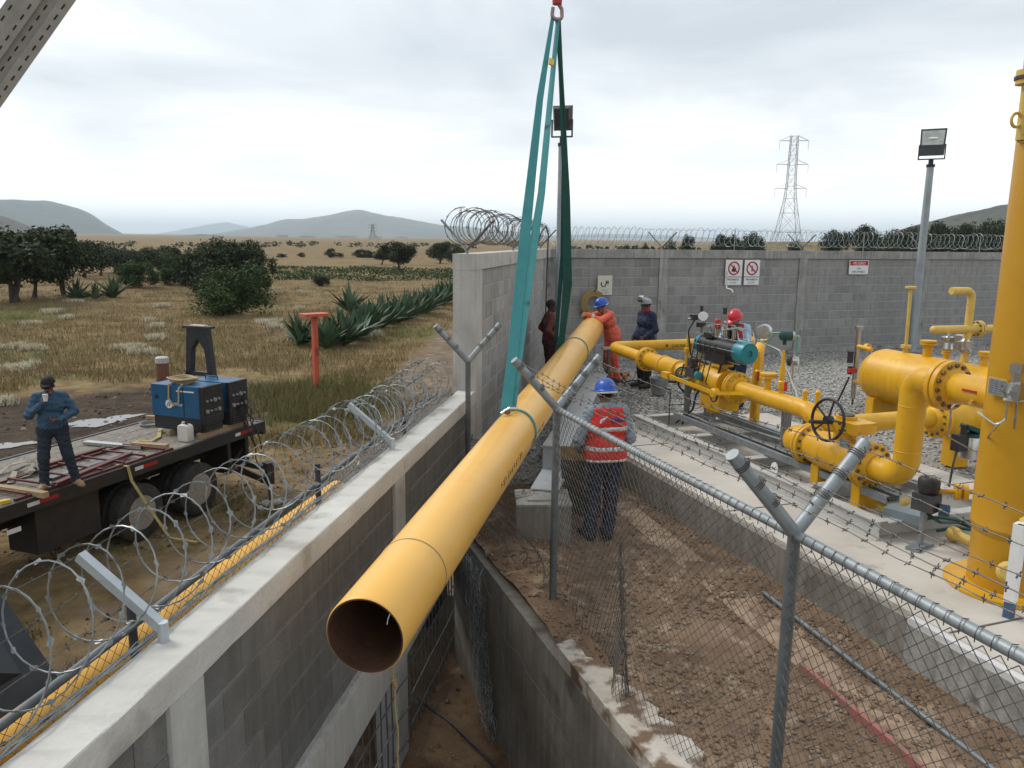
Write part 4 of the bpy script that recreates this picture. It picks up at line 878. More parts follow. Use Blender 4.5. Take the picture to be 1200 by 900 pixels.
b.tube(arc_path([(6.35, 10.2, 1.0), (6.2, 10.1, .7), (6.35, 9.95, .5), (6.25, 10.0, .12)], .1, 6), .016, 7)
b.tube(arc_path([(6.5, 9.7, .9), (6.3, 9.75, .62), (6.35, 9.9, .35), (6.2, 10.1, .12)], .1, 6), .015, 7)
b.tube(arc_path([(6.42, 9.3, 1.2), (6.36, 9.36, .9), (6.36, 9.4, .62)], .1, 4), .015, 7)
for k in range(5): b.tube(arc_path([(6.34-.02*k, 9.9-.16*k, 1.42), (6.24-.03*k, 9.85-.15*k, 1.1-.05*k), (6.34, 9.95-.1*k, .8), (6.28, 10.0-.12*k, .55+.06*k)], .08, 4), .009, 6)
b.build('hose', black_m, tr)
jb = thing('junction_box', 'small grey and blue valve positioner hung below the header with black hoses', 'instrument', (6.3, 10.0, .7))
p = onx(812, 436, 6.3); b = MB(); b.box(p, (.12, .22, .13)); b.box(p+Vector((0, .02, .14)), (.11, .11, .12)); b.build('box', darksteel, jb, smooth=False)
b = MB(); q = onx(820, 440, 6.25); b.lathe(q+Vector((0, .05, 0)), (-.4, -.9, 0), [(0, .06), (.12, .06), (.125, .05)], 18); b.build('blue_cap', teal_m, jb)
b = MB(); b.ring(onx(799, 437, 6.25), (-.5, -.75, .35), .085, .014, 26, 7); b.build('hose_loop', black_m, jb)
b = MB(); b.ring(onx(799, 437, 6.25), (-.5, -.75, .35), .055, .012, 22, 6); b.build('green_hose_loop', mat('green_hose', (.03, .16, .11), None, rough=.5), jb)
lv = thing('valve_lever', 'long yellow lever bar with a round hub reaching along the side of the header', 'lever', (6.2, 9.6, .75))
a0, a1, a2 = onx(783, 440, 6.15), onx(837, 461, 6.12), onx(872, 461, 6.12)
b = MB(); b.bar(a0, a1, .035, .05); b.bar(a1, a2, .03, .045); b.build('bar', sta_y, lv, smooth=False)
b = MB(); b.lathe(a1+Vector((.05, 0, 0)), (-1, 0, 0), [(0, .07), (.07, .075), (.09, .05)], 20); b.build('hub', sta_y, lv)
b = MB(); b.ring(a1+Vector((.0, 0, -.04)), (-1, 0, .2), .075, .012, 22, 6); b.build('ring', black_m, lv)
b = MB(); b.box(a0+Vector((.0, .05, 0)), (.09, .18, .09)); b.build('clevis', sta_y, lv, smooth=False)
# instruments right of the actuator
it = thing('stainless_canister', 'round stainless canister on a bent conduit right of the actuator', 'instrument', (6.7, 8.6, .9))
p = onx(893, 388, 6.6); b = MB(); b.lathe(p+Vector((-.06, -.10, 0)), (.75, .66, 0), [(0, .0), (.001, .088), (.012, .095), (.14, .095), (.15, .08), (.151, 0)], 28); b.build('can', chrome, it)
q1, q2, q3 = onx(888, 398, 6.6), onx(914, 411, 6.6), onx(944, 492, 6.6); b = MB(); b.tube(arc_path([q1, q2, q3, (q3.x, q3.y, .1)], .06, 5), .014, 8); b.build('conduit', chrome, it)
b = MB(); b.tube(arc_path([onx(888, 399, 6.6), onx(897, 387, 6.6), onx(908, 390, 6.6), onx(900, 400, 6.6), onx(889, 400, 6.6)], .05, 5), .012, 7); b.tube([onx(905, 390, 6.6), onx(915, 390, 6.6)], .012, 6); b.build('green_hose', mat('pale_green_hose', (.16, .33, .27), None, rough=.5), it)
p = onx(920, 393, 6.6); b = MB(); b.lathe(p+Vector((-.09, 0, 0)), (.8, -.4, 0), [(0, .03), (.02, .06), (.14, .065), (.16, .06)], 18); b.cyl(p+Vector((0, 0, -.12)), p, .025, n=10); b.build('transmitter', mat('dark_green_paint', (.012, .06, .05), None, rough=.4), it)
gauge(it, p+Vector((.07, -.07, .0)), (.8, -.4, 0), .055)
b = MB(); q = onx(918, 420, 6.5); b.lathe((HX, q.y, .9), (0, 0, 1), [(0, .03), (.08, .032), (.1, .05), (.18, .05), (.2, .03), (.34, .04), (.42, .022), (.58, .018)], 14); b.build('riser', sta_y, it)
b = MB(); b.box((HX-.03, q.y-.12, 1.04), (.03, .03, .12)); b.build('red_handle', red_m, it, smooth=False)
g2 = thing('dial_gauge', 'dark backed dial gauge on a thin steel tube with a pale green hose behind it', 'gauge', (6.8, 8.0, .9))
gauge(g2, onx(934, 423, 6.75), (.6, -.7, .0), .06)
p = onx(930, 423, 6.75); b = MB(); b.lathe(p+Vector((-.05, .06, 0)), (.6, -.7, 0), [(0, .04), (.01, .065), (.05, .065)], 18); b.build('back_plate', darksteel, g2)
b = MB(); b.tube([p+Vector((0, 0, .12)), p, (p.x, p.y, .92)], .012, 7); b.build('tube', chrome, g2)
b = MB(); b.tube(arc_path([onx(932, 413, 6.8), onx(933, 395, 6.8), onx(937, 393, 6.8), onx(936, 412, 6.8), onx(933, 415, 6.8)], .03, 4), .012, 6); b.build('green_hose', MATS['pale_green_hose'], g2)
by = thing('bypass_pipe', 'upright yellow bypass pipe with an elbow behind the actuator', 'pipe', (7.1, 9.3, 0))
b = MB(); b.tube(arc_path([(7.75, 10.2, 1.30), (7.16, 9.5, 1.30), (7.16, 9.5, .05)], .17, 8), .072, 20); b.build('pipe', sta_y, by, ang=60)
b = MB(); b.lathe((6.98, 9.25, .4), (0, 0, 1), [(0, .035), (.5, .035), (.52, .05), (.62, .05), (.64, .03), (.86, .03), (.9, .014)], 14); b.build('riser', sta_y, by)
b = MB(); b.box((6.95, 9.2, .95), (.02, .03, .14)); b.build('red_handle', red_m, by, smooth=False)
# valve with the handwheel and S bend into the column
VX = 6.27
vb = thing('gate_valve', 'flanged yellow valve with a black spoked handwheel, joined to an S shaped pipe', 'valve', (VX, 6.8, .02))
b = MB(); b.lathe((VX, 7.62, .50), (0, -1, 0), [(0, .0), (.01, .08), (.06, .15), (.14, .18), (.24, .18), (.28, .15)], 28); b.build('end_cap', sta_y, vb)
flange_pair(vb, (VX, 7.28, .5), (0, 1, 0), .235, .15, 14, .045, br=.018)
b = MB(); b.lathe((VX, 7.24, .5), (0, -1, 0), [(0, .17), (.1, .19), (.3, .22), (.6, .22), (.8, .19), (.9, .17)], 32); b.build('body', sta_y, vb)
flange_pair(vb, (VX, 6.34, .5), (0, 1, 0), .25, .14, 14, .05, br=.02)
for y_ in (7.0, 6.36): b = MB(); b.box((VX, y_, .17), (.26, .12, .32)); b.build('foot', sta_y, vb, smooth=False)
b = MB(); b.cyl((VX, 6.72, .66), (VX, 6.72, .80), .12, n=20); b.box((VX+.02, 6.66, .86), (.30, .42, .12)); b.cyl((VX, 6.72, .92), (VX, 6.72, .96), .11, n=22); b.build('gearbox', sta_y, vb)
b = MB(); b.cyl((VX, 6.72, .96), (VX, 6.72, .972), .085, n=20); b.build('stem_cap', darksteel, vb)
b = MB(); bolt_ring(b, (VX-.135, 6.62, .86), (-1, 0, 0), .05, 4, .01, .02); b.build('gearbox_bolts', darksteel, vb, kind='stuff')
b = MB(); b.cyl((VX-.12, 6.8, .87), (VX-.42, 6.8, .90), .022, n=10); b.build('stem', darksteel, vb)
wc = onx(970, 492, 5.98)
b = MB(); b.ring(wc, (-1, -.06, .1), .225, .0165, 40, 10); hw_ = b.build('handwheel', black_m, vb)
b = MB(); b.cyl(wc+Vector((.05, 0, 0)), wc-Vector((.03, 0, 0)), .045, n=16); b.cyl(wc, (VX-.3, wc.y, .90), .02, n=10); b.build('hub', black_m, hw_)
for k in range(5):
    a = 2*math.pi*k/5+.55; e_ = wc+Vector((.022*math.sin(a), math.cos(a)*.218, math.sin(a)*.218)); b = MB(); b.cyl(wc, e_, .0115, n=8); b.build('spoke', black_m, hw_)
b = MB(); b.box(onx(990, 520, 6.05), (.01, .14, .09)); b.build('nameplate', galv, vb, smooth=False)
b = MB(); b.tube(arc_path([(VX, 6.30, .5), (VX, 5.86, .5), (VX, 5.86, 1.52), (VX-.02, 5.55, 1.52)], .21, 12), .128, 34); b.build('s_bend', sta_y, vb, ang=60)
for z_ in (.78, 1.24): b = MB(); b.lathe((VX, 5.86, z_), (0, 0, 1), [(-.008, .128), (-.004, .131), (.004, .131), (.008, .128)], 34); b.build('weld', sta_y, vb)
flange_pair(vb, (VX-.02, 5.47, 1.52), (0, 1, 0), .235, .135, 14, .055, br=.021)
b = MB(); b.tube([(VX-.02, 5.42, 1.52), (VX-.12, 4.85, 1.53), (6.0, 4.55, 1.54)], .135, 28); b.build('inlet_pipe', sta_y, vb, ang=60)
b = MB(); b.cyl((VX-.16, 5.05, 1.46), (VX-.30, 4.98, 1.46), .018, n=10); b.box((VX-.31, 4.98, 1.55), (.015, .13, .025)); b.build('drain_valve', tan_y, vb)
b = MB(); b.box((VX-.32, 4.98, 1.57), (.015, .14, .02)); b.build('red_handle', red_m, vb, smooth=False)
b = MB(); b.tube(arc_path([(VX-.3, 4.99, 1.45), (VX-.42, 5.05, 1.45), (VX-.42, 5.05, 1.15), (VX-.3, 4.85, 1.05), (5.52, 4.38, 1.38), (5.54, 4.3, 1.50)], .05, 5), .0065, 6); b.build('impulse_tube', chrome, vb)
# ball valve standing on the gravel
vc = thing('ball_valve', 'large yellow flanged ball valve on a stand left of the tall column', 'valve', (8.75, 7.4, 0))
flange_pair(vc, (8.32, 7.4, .64), (1, 0, 0), .24, .12, 14, .045, br=.018)
b = MB(); b.lathe((8.36, 7.4, .64), (1, 0, 0), [(0, .15), (.05, .16), (.2, .235), (.55, .235), (.72, .17), (.8, .16)], 34); b.build('body', sta_y, vc)
flange_pair(vc, (9.22, 7.4, .64), (1, 0, 0), .24, .12, 14, .045, br=.018)
b = MB(); b.box((8.72, 7.4, .22), (.22, .22, .44)); b.build('stand', sta_y, vc, smooth=False)
b = MB(); b.box((8.85, 7.4, .93), (.42, .30, .13)); b.cyl((8.85, 7.4, .82), (8.85, 7.4, .9), .12, n=18); b.build('bonnet', sta_y, vc)
b = MB(); b.cyl((8.82, 7.4, .995), (8.82, 7.4, 1.01), .09, n=20); b.build('cap', darksteel, vc)
sp = thing('pilot_canister', 'stainless canister with a dark green lid hung in front of the ball valve', 'instrument', (7.9, 6.5, 0))
p = ony(1138, 522, 6.5); p = Vector(p); b = MB(); b.lathe(p+Vector((0, 0, -.16)), (0, 0, 1), [(0, .07), (.02, .115), (.27, .115), (.28, .11)], 26); b.build('can', chrome, sp)
b = MB(); b.box(p+Vector((.0, 0, .19)), (.27, .14, .05), m=(Matrix.Rotation(.35, 3, 'Y'))); b.cyl(p+Vector((0, 0, .11)), p+Vector((0, 0, .15)), .118, n=24); b.build('lid', MATS['dark_green_paint'], sp)
b = MB(); b.box(p+Vector((-.19, 0, .05)), (.13, .11, .19)); b.box(p+Vector((-.16, -.02, .19)), (.05, .05, .14)); b.build('housing', black_m, sp)
b = MB(); b.tube([p+Vector((-.2, 0, 0)), p+Vector((-.24, 0, -.2)), (p.x-.27, p.y, .02)], .013, 7); b.build('post', darksteel, sp)
# tall filter column
CX, CY, CRr = 5.95, 4.41, .325
col_y = mat('column_shaded_yellow', (.50, .26, .012), (.45, .23, .010), 2.5, .42, bump=.03, bscale=30, c3=(.36, .19, .015), s3=5, t3=.66, w3=.1)  # station yellow darkened all over: the column's shaded side put into its paint
cl = thing('filter_column', 'tall yellow upright vessel on a flanged base cutting off the right edge of the picture', 'vessel', (CX, CY, .02))
b = MB(); b.lathe((CX, CY, .022), (0, 0, 1), [(0, .47), (.004, .475), (.03, .475), (.034, .47)], 48); b.build('base_plate', sta_y, cl)
b = MB(); n = 40; vs = []; fs = []
for i in range(n+1):
    a = R(-62)+R(318)*i/n
    for rr_, z_ in ((CRr-.02, .05), (CRr-.02, .52)): vs.append((CX+rr_*math.cos(a), CY+rr_*math.sin(a), z_))
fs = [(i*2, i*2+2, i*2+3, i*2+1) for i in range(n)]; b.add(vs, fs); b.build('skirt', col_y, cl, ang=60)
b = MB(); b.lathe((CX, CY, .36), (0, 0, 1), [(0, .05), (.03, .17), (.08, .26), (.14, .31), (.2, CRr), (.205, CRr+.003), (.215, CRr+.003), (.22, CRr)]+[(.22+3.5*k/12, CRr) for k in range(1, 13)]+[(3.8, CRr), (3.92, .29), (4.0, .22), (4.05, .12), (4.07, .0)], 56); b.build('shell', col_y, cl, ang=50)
p = Vector((CX-.35*.943, CY+.35*.333, 3.69)); b = MB(); b.cyl(p+Vector((.02, 0, -.1)), p+Vector((.02, 0, .30)), .045, n=16); b.lathe(p+Vector((.02, 0, .30)), (0, 0, 1), [(0, .09), (.03, .09)], 20); b.lathe(p+Vector((.02, 0, .36)), (0, 0, 1), [(0, .09), (.04, .09), (.045, .05), (.2, .05)], 20); b.tube([p+Vector((.3, 0, -.13)), p+Vector((.02, 0, -.08))], .045, 12); b.build('vent_nozzle', tan_y, cl)
b = MB(); b.lathe(p+Vector((.02, 0, .333)), (0, 0, 1), [(0, .1), (.024, .1)], 20); b.build('gasket_bolts', darksteel, cl)
b = MB(); b.ring(p+Vector((-.06, 0, .04)), (0, 1, 0), .05, .012, 20, 6); b.build('lifting_lug', tan_y, cl)
b = MB(); b.bar(p+Vector((-.03, -.02, .52)), p+Vector((-.02, -.02, .78)), .03, .02); b.bar(p+Vector((-.03, -.02, .52)), p+Vector((.05, -.02, .46)), .03, .03); b.build('red_lever', red_m, cl, smooth=False)
ca = math.atan2(-CY, -CX)               # side that faces the camera
def on_col(a, z, out=0.0): return Vector((CX+(CRr+out)*math.cos(ca+a), CY+(CRr+out)*math.sin(ca+a), z))
def facing(a): 
    n_ = Vector((math.cos(ca+a), math.sin(ca+a), 0)); return n_, Vector((-n_.y, n_.x, 0))
n_, t_ = facing(-.72); c = on_col(-.72, 1.72, .03); b = MB(); b.plate([c-t_*.085+Vector((0, 0, -.07)), c+t_*.085+Vector((0, 0, -.07)), c+t_*.085+Vector((0, 0, .07)), c-t_*.085+Vector((0, 0, .07))], n_*.006); b.build('nameplate_rim', tan_y, cl, smooth=False)
c = c+n_*.008; b = MB(); b.plate([c-t_*.075+Vector((0, 0, -.062)), c+t_*.075+Vector((0, 0, -.062)), c+t_*.075+Vector((0, 0, .062)), c-t_*.075+Vector((0, 0, .062))], n_*.003); npl = b.build('nameplate', galv, cl, smooth=False)
b = MB()
for k in range(6):
    for j in range(3): b.plate([c+n_*.004+t_*(-.062+.045*j)+Vector((0, 0, .045-.018*k)), c+n_*.004+t_*(-.03+.045*j)+Vector((0, 0, .045-.018*k)), c+n_*.004+t_*(-.03+.045*j)+Vector((0, 0, .041-.018*k)), c+n_*.004+t_*(-.062+.045*j)+Vector((0, 0, .041-.018*k))], n_*.001)
b.build('print', darksteel, npl, smooth=False, kind='stuff')
b = MB(); c = on_col(-.28, 1.72, .10); b.box(c, (.12, .10, .13), .4); b.box(c+Vector((0, 0, .18)), (.09, .08, .07), .4)
for k in range(3): b.cyl(c+Vector((.03*k-.03, 0, -.07)), c+Vector((.03*k-.03, 0, .2)), .016, n=10)
b.cyl(c+Vector((-.12, -.02, -.05)), c+Vector((.1, -.02, -.08)), .012, n=8); b.tube([c+Vector((-.08, 0, -.02)), c+Vector((-.17, -.03, .05)), c+Vector((-.13, -.04, -.02))], .011, 6); b.tube(arc_path([c+Vector((-.06, 0, -.08)), c+Vector((-.06, 0, -.22)), c+Vector((-.12, .02, -.26)), (5.62, 4.6, 1.48)], .03, 4), .010, 6); b.tube([c+Vector((.04, 0, -.08)), c+Vector((.05, 0, -.3))], .01, 6); b.build('manifold', chrome, cl, kind='stuff')
b = MB(); q = on_col(.28, .72, .10); b.lathe(q+Vector((0, 0, -.06)), (0, 0, 1), [(0, .07), (.04, .1), (.07, .1), (.1, .07)], 20); b.lathe(on_col(.0, .28, .05), Vector((-.7, -.5, .2)), [(0, .08), (.05, .09), (.1, .06)], 18); b.lathe(q+Vector((.02, 0, .05)), (0, 0, 1), [(0, .04), (.1, .03), (.16, .015)], 12); b.build('drain_fitting', tan_y, cl)
wb = thing('cable_duct', 'white upright cable duct on a short blue stub in front of the yellow column', 'duct', (5.48, 4.0, .02))
b = MB(); b.box((5.45, 4.0, .46), (.085, .07, .62), .3); b.box((5.43, 3.975, .46), (.03, .05, .62), .3); b.build('duct', white_m, wb, smooth=False)
b = MB(); b.box((5.45, 4.0, .09), (.07, .06, .14), .3); b.build('stub', mat('blue_grey', (.05, .11, .2), None, rough=.6), wb, smooth=False)
# small valve group on the slab
sv2 = thing('drain_valve', 'small motor valve with a black head and blue cap on a post by the column', 'valve', (5.95, 5.3, .02))
b = MB(); b.box((5.93, 5.29, .035), (.30, .12, .03), .3); b.box((5.93, 5.29, .05), (.12, .12, .02), .3); b.cyl((5.93, 5.29, .05), (5.93, 5.29, .40), .026, n=10); b.build('post', galv, sv2)
q = Vector((5.95, 5.29, .47)); b = MB(); b.box(q, (.16, .2, .16), .3); b.build('body', darksteel, sv2, smooth=False)
b = MB(); b.lathe(q+Vector((.01, 0, .09)), (0, 0, 1), [(0, .08), (.04, .095), (.12, .095), (.14, .08)], 20); b.build('head', black_m, sv2)
b = MB(); b.cyl(q+Vector((.0, 0, .23)), q+Vector((0, 0, .27)), .05, n=16); b.build('cap', chrome, sv2)
b = MB(); b.lathe(q+Vector((.05, -.1, -.05)), (.6, -.75, .0), [(0, .055), (.08, .055), (.09, .045)], 18); b.build('blue_cap', mat('dark_blue_paint', (.02, .07, .12), None, rough=.4), sv2)
b = MB(); b.cyl(q+Vector((.1, -.03, .1)), q+Vector((.33, -.22, .13)), .022, n=10); b.lathe(q+Vector((.2, -.12, .115)), (.8, -.6, 0), [(0, .075), (.035, .075), (.036, .03), (.06, .03), (.061, .075), (.1, .075)], 18); b.build('flanged_arm', sta_y, sv2)
lp_ = thing('drain_pipe', 'faded yellow forked drain pipe lying low on the slab near the column', 'pipe', (6.2, 5.7, .02))
b = MB(); b.tube(arc_path([onz(1030, 590, .1), onz(1046, 602, .1), onz(1064, 607, .1)], .06, 5), .05, 16); b.tube([onz(1040, 597, .1), onz(1052, 590, .14), onz(1062, 587, .14)], .045, 14); b.build('pipe', tan_y, lp_); b = MB(); b.tube([onz(1120, 627, .1), onz(1148, 640, .1)], .05, 16); b.lathe(Vector(onz(1112, 623, .1)), Vector(onz(1148, 640, .1))-Vector(onz(1112, 623, .1)), [(0, .03), (.03, .07), (.09, .07), (.12, .055)], 16)
b.build('pipe', tan_y, lp_)
b = MB(); b.tube(arc_path([onz(1085, 600, .35), onz(1100, 612, .3), onz(1125, 612, .1), onz(1145, 622, .1), onz(1120, 618, .12), onz(1098, 622, .1)], .15, 6), .016, 7); b.tube(arc_path([onz(1080, 608, .2), onz(1100, 606, .25), onz(1140, 612, .1)], .2, 6), .018, 7)
tag(b.build('hose', mat('dark_green_hose', (.02, .045, .04), (.03, .07, .06), 10, .6)), 'tangle of dark green hoses on the slab at the foot of the column', 'hose')
# horizontal separator
SX, SZ, SR = 10.2, .66, .44
se = thing('separator_vessel', 'horizontal yellow pressure tank with nozzles on top, on saddles in the gravel', 'vessel', (SX, 8.5, 0))
b = MB(); b.lathe((SX, 10.52, SZ), (0, -1, 0), [(0, 0), (.015, .12), (.06, .24), (.13, .34), (.22, .405), (.32, SR), (.33, SR+.003), (.345, SR)]+[(.35+4.3*k/8, SR) for k in range(0, 9)]+[(4.8, .38), (4.95, .2), (5.0, 0)], 48); b.build('shell', sta_y, se, ang=50)
for y_ in (10.05, 6.6): b = MB(); b.box((SX, y_, .15), (.75, .16, .34)); b.box((SX, y_, .005), (.8, .25, .02)); b.build('saddle', sta_y, se, smooth=False)
def top_nozzle(y_, h, r, fr, m=sta_y):
    b = MB(); b.cyl((SX, y_, SZ+SR-.03), (SX, y_, SZ+SR+h), r, n=16); b.lathe((SX, y_, SZ+SR+h), (0, 0, 1), [(0, fr), (.03, fr)], 20); b.lathe((SX, y_, SZ+SR+h+.036), (0, 0, 1), [(0, fr), (.03, fr), (.034, r)], 20); b.build('nozzle', m, se)
top_nozzle(9.35, .18, .07, .12); top_nozzle(8.35, .14, .05, .09); top_nozzle(9.0, .08, .04, .07)
b = MB(); b.cyl((SX, 9.78, SZ+SR-.02), (SX, 9.78, 1.20), .045, n=14); b.lathe((SX, 9.78, 1.17), (0, 0, 1), [(0, .08), (.05, .08)], 16); b.cyl((SX, 9.78, 1.2), (SX, 9.80, 2.12), .026, n=12); b.lathe((SX, 9.80, 2.10), (0, 0, 1), [(0, .03), (.03, .085), (.06, .085), (.065, .05)], 18); b.build('vent_rod', tan_y, se)
b = MB(); b.lathe((SX, 9.0, 1.24), (0, 0, 1), [(0, .05), (.02, .085), (.12, .07), (.14, .1), (.2, .1), (.22, .04), (.34, .03), (.36, .0)], 18); b.box((SX+.12, 8.9, 1.42), (.2, .12, .12), .4); b.build('relief_valve', chrome, se)
vp = thing('vent_pipe', 'faded yellow vent pipe with a bent top and flanged cross pipe above the tank', 'pipe', (SX, 8.68, 1.1))
b = MB(); b.tube(arc_path([(SX, 8.68, 1.05), (SX, 8.68, 2.16), (SX-.36, 8.72, 2.16)], .1, 7), .055, 16); b.build('upright', tan_y, vp, ang=60)
b = MB(); b.tube([(SX-.62, 8.72, 1.60), (SX+1.2, 8.55, 1.60)], .058, 16); b.ell((SX-.62, 8.72, 1.60), (.04, .058, .058), 14, 8); b.build('cross_pipe', tan_y, vp, ang=60)
flange_pair(vp, (SX+.18, 8.66, 1.60), (1, -.09, 0), .12, .06, 8, .03, tan_y, br=.014)
b = MB(); b.lathe((SX, 8.68, 1.26), (0, 0, 1), [(0, .08), (.03, .08), (.04, .05), (.08, .09), (.16, .09), (.2, .05)], 16); b.box((SX-.14, 8.66, 1.36), (.12, .1, .12), .3); b.build('control_valve', chrome, vp)
br = thing('level_bridle', 'upright level gauge column with black transmitter at the left end of the tank', 'instrument', (SX-.15, 11.0, 0))
bx_, by_ = SX+.12, 10.95
b = MB(); b.cyl((bx_, by_, .1), (bx_, by_, 1.35), .045, n=14); b.cyl((bx_, by_, 1.33), (bx_, by_, 1.4), .07, n=14); b.build('tube', chrome, br)
for z_ in (.42, 1.05): b = MB(); b.tube([(bx_, by_, z_), (SX, 10.5, z_)], .035, 12); b.lathe((bx_, by_-.2, z_), (0, -1, 0), [(0, .07), (.06, .07)], 14); b.build('branch', sta_y, br)
b = MB(); b.box((bx_-.12, by_+.02, .85), (.06, .08, .20)); b.box((bx_-.12, by_, .62), (.05, .07, .14)); b.tube([(bx_-.12, by_, .5), (bx_-.25, by_+.1, .02)], .016, 7); b.build('transmitter', black_m, br)
b = MB(); b.box((bx_-.1, by_-.03, .62), (.16, .08, .07)); b.build('red_fitting', red_m, br, smooth=False)
b = MB(); b.tube([(bx_, by_, .15), (bx_, by_, .0)], .02, 6); b.tube([(bx_+.25, by_-.15, .4), (bx_+.3, by_-.2, .1), (bx_+1.0, by_-.6, .03), (bx_+1.6, by_-1.6, .03)], .014, 6); b.build('drain_tube', darksteel, br)
# ------------------------------------------------------------------ skid
sk = thing('skid_frame', 'light grey steel skid frame on the slab carrying the gas header', 'skid', (6.45, 8.3, .02))
def chan(x0, y0, y1, w_, h, z0=.02, m=skid_m, name='side_beam'):
    b = MB(); ym = (y0+y1)/2; L = abs(y1-y0); b.box((x0, ym, z0+h-.006), (w_, L, .012)); b.box((x0, ym, z0+.006), (w_, L, .012)); b.box((x0-w_*.18, ym, z0+h/2), (.012, L, h-.025)); return b.build(name, m, sk, smooth=False)
chan(5.72, 10.45, 5.55, .13, .19); chan(7.20, 10.45, 5.55, .13, .19)
for i, y_ in enumerate((10.39, 9.1, 7.9, 6.75, 5.6)):
    b = MB(); b.box((6.46, y_, .185), (1.33, .12, .014)); b.box((6.46, y_+.04, .10), (1.33, .012, .155)); b.build('cross_member', skid_m, sk, smooth=False)
for (x_, y_, h, s2) in ((6.28, 9.95, .62, .10), (6.52, 9.78, .56, .09), (7.0, 9.75, .6, .11), (6.62, 8.12, .62, .13)):
    b = MB(); b.box((x_, y_, .2+h/2), (s2, s2*.12, h)); b.box((x_, y_+s2*.4, .2+h/2), (s2*.12, s2*.8, h)); b.box((x_, y_, .2+h), (s2*1.4, s2*1.4, .012)); b.box((x_, y_, .206), (s2*1.7, s2*1.7, .012)); b.build('stanchion', galv, sk, smooth=False)
b = MB(); b.plate([(5.79, 7.32, .20), (5.79, 7.20, .20), (5.79, 7.20, .26), (5.79, 7.22, .30), (5.79, 7.26, .32), (5.79, 7.30, .30), (5.79, 7.32, .26)], (.012, 0, 0)); b.build('lifting_eye', white_m, sk, smooth=False)
def tray(x_, ya, yb, w_, label, z=.20):
    t = thing('cable_tray', label, 'cable tray', (x_, (ya+yb)/2, z)); L = ya-yb
    for sg in (-1, 1): b = MB(); b.box((x_+sg*w_/2, (ya+yb)/2, z+.045), (.012, L, .07)); b.box((x_+sg*(w_/2-.02), (ya+yb)/2, z+.084), (.05, L, .006)); b.build('side_rail', galv, t, smooth=False)
    n_ = int(L/.28)
    for i in range(n_+1): b = MB(); b.box((x_, yb+i*L/n_, z+.018), (w_-.014, .035, .012)); b.build('rung', galv, t, smooth=False)
    b = MB()
    for k in range(3): b.tube(wobble((x_+.04*(k-1), ya, z+.04), (x_+.04*(k-1), yb, z+.04), 10, .01, seed=k), .014, 6)
    b.build('cables', darksteel, t)
tray(6.24, 10.1, 5.95, .17, 'front galvanised cable tray lying across the skid'); tray(6.86, 10.05, 6.0, .12, 'rear galvanised cable tray under the header')
b = MB(); b.box((6.05, 5.6, .23), (.2, .35, .09), .35); tag(b.build('tray_end_cover', mat('blue_grey_steel', (.22, .27, .30), None, rough=.5, metal=.4), smooth=False), 'blue grey end cover of the front cable tray near the forked drain pipe', 'cover')
b = MB(); b.cyl((6.42, 7.35, .21), (6.42, 7.35, .42), .055, n=18); tag(b.build('pipe_sleeve', black_m), 'short black sleeve standing on the skid left of the handwheel', 'sleeve')
b = MB(); b.cyl((6.75, 7.95, .2), (6.75, 7.95, .72), .018, n=8); b.box((6.75, 7.95, .73), (.07, .05, .03)); b.cyl((6.62, 7.2, .2), (6.62, 7.2, .42), .012, n=8); tag(b.build('marker_stake', galv), 'pair of thin steel stakes on the skid beside the header support', 'stake')
b = MB(); b.tube(arc_path([(6.35, 10.3, .28), (6.6, 9.0, .27), (6.62, 7.4, .33), (6.55, 6.3, .33)], .3, 5), .016, 7); tag(b.build('conduit', galv), 'thin steel conduit running along the middle of the skid', 'conduit')
b = MB(); q = Vector(onz(784, 492, .15)); b.cyl((q.x, q.y, .02), (q.x, q.y, .62), .01, n=6); b.tube([(q.x, q.y, .62), (q.x-.1, q.y, .64)], .01, 6); b.tube([(q.x, q.y, .38), (q.x+.45, q.y-.1, .4)], .007, 5); tag(b.build('grounding_rod', darksteel), 'thin bent rod standing at the far corner of the skid', 'rod')
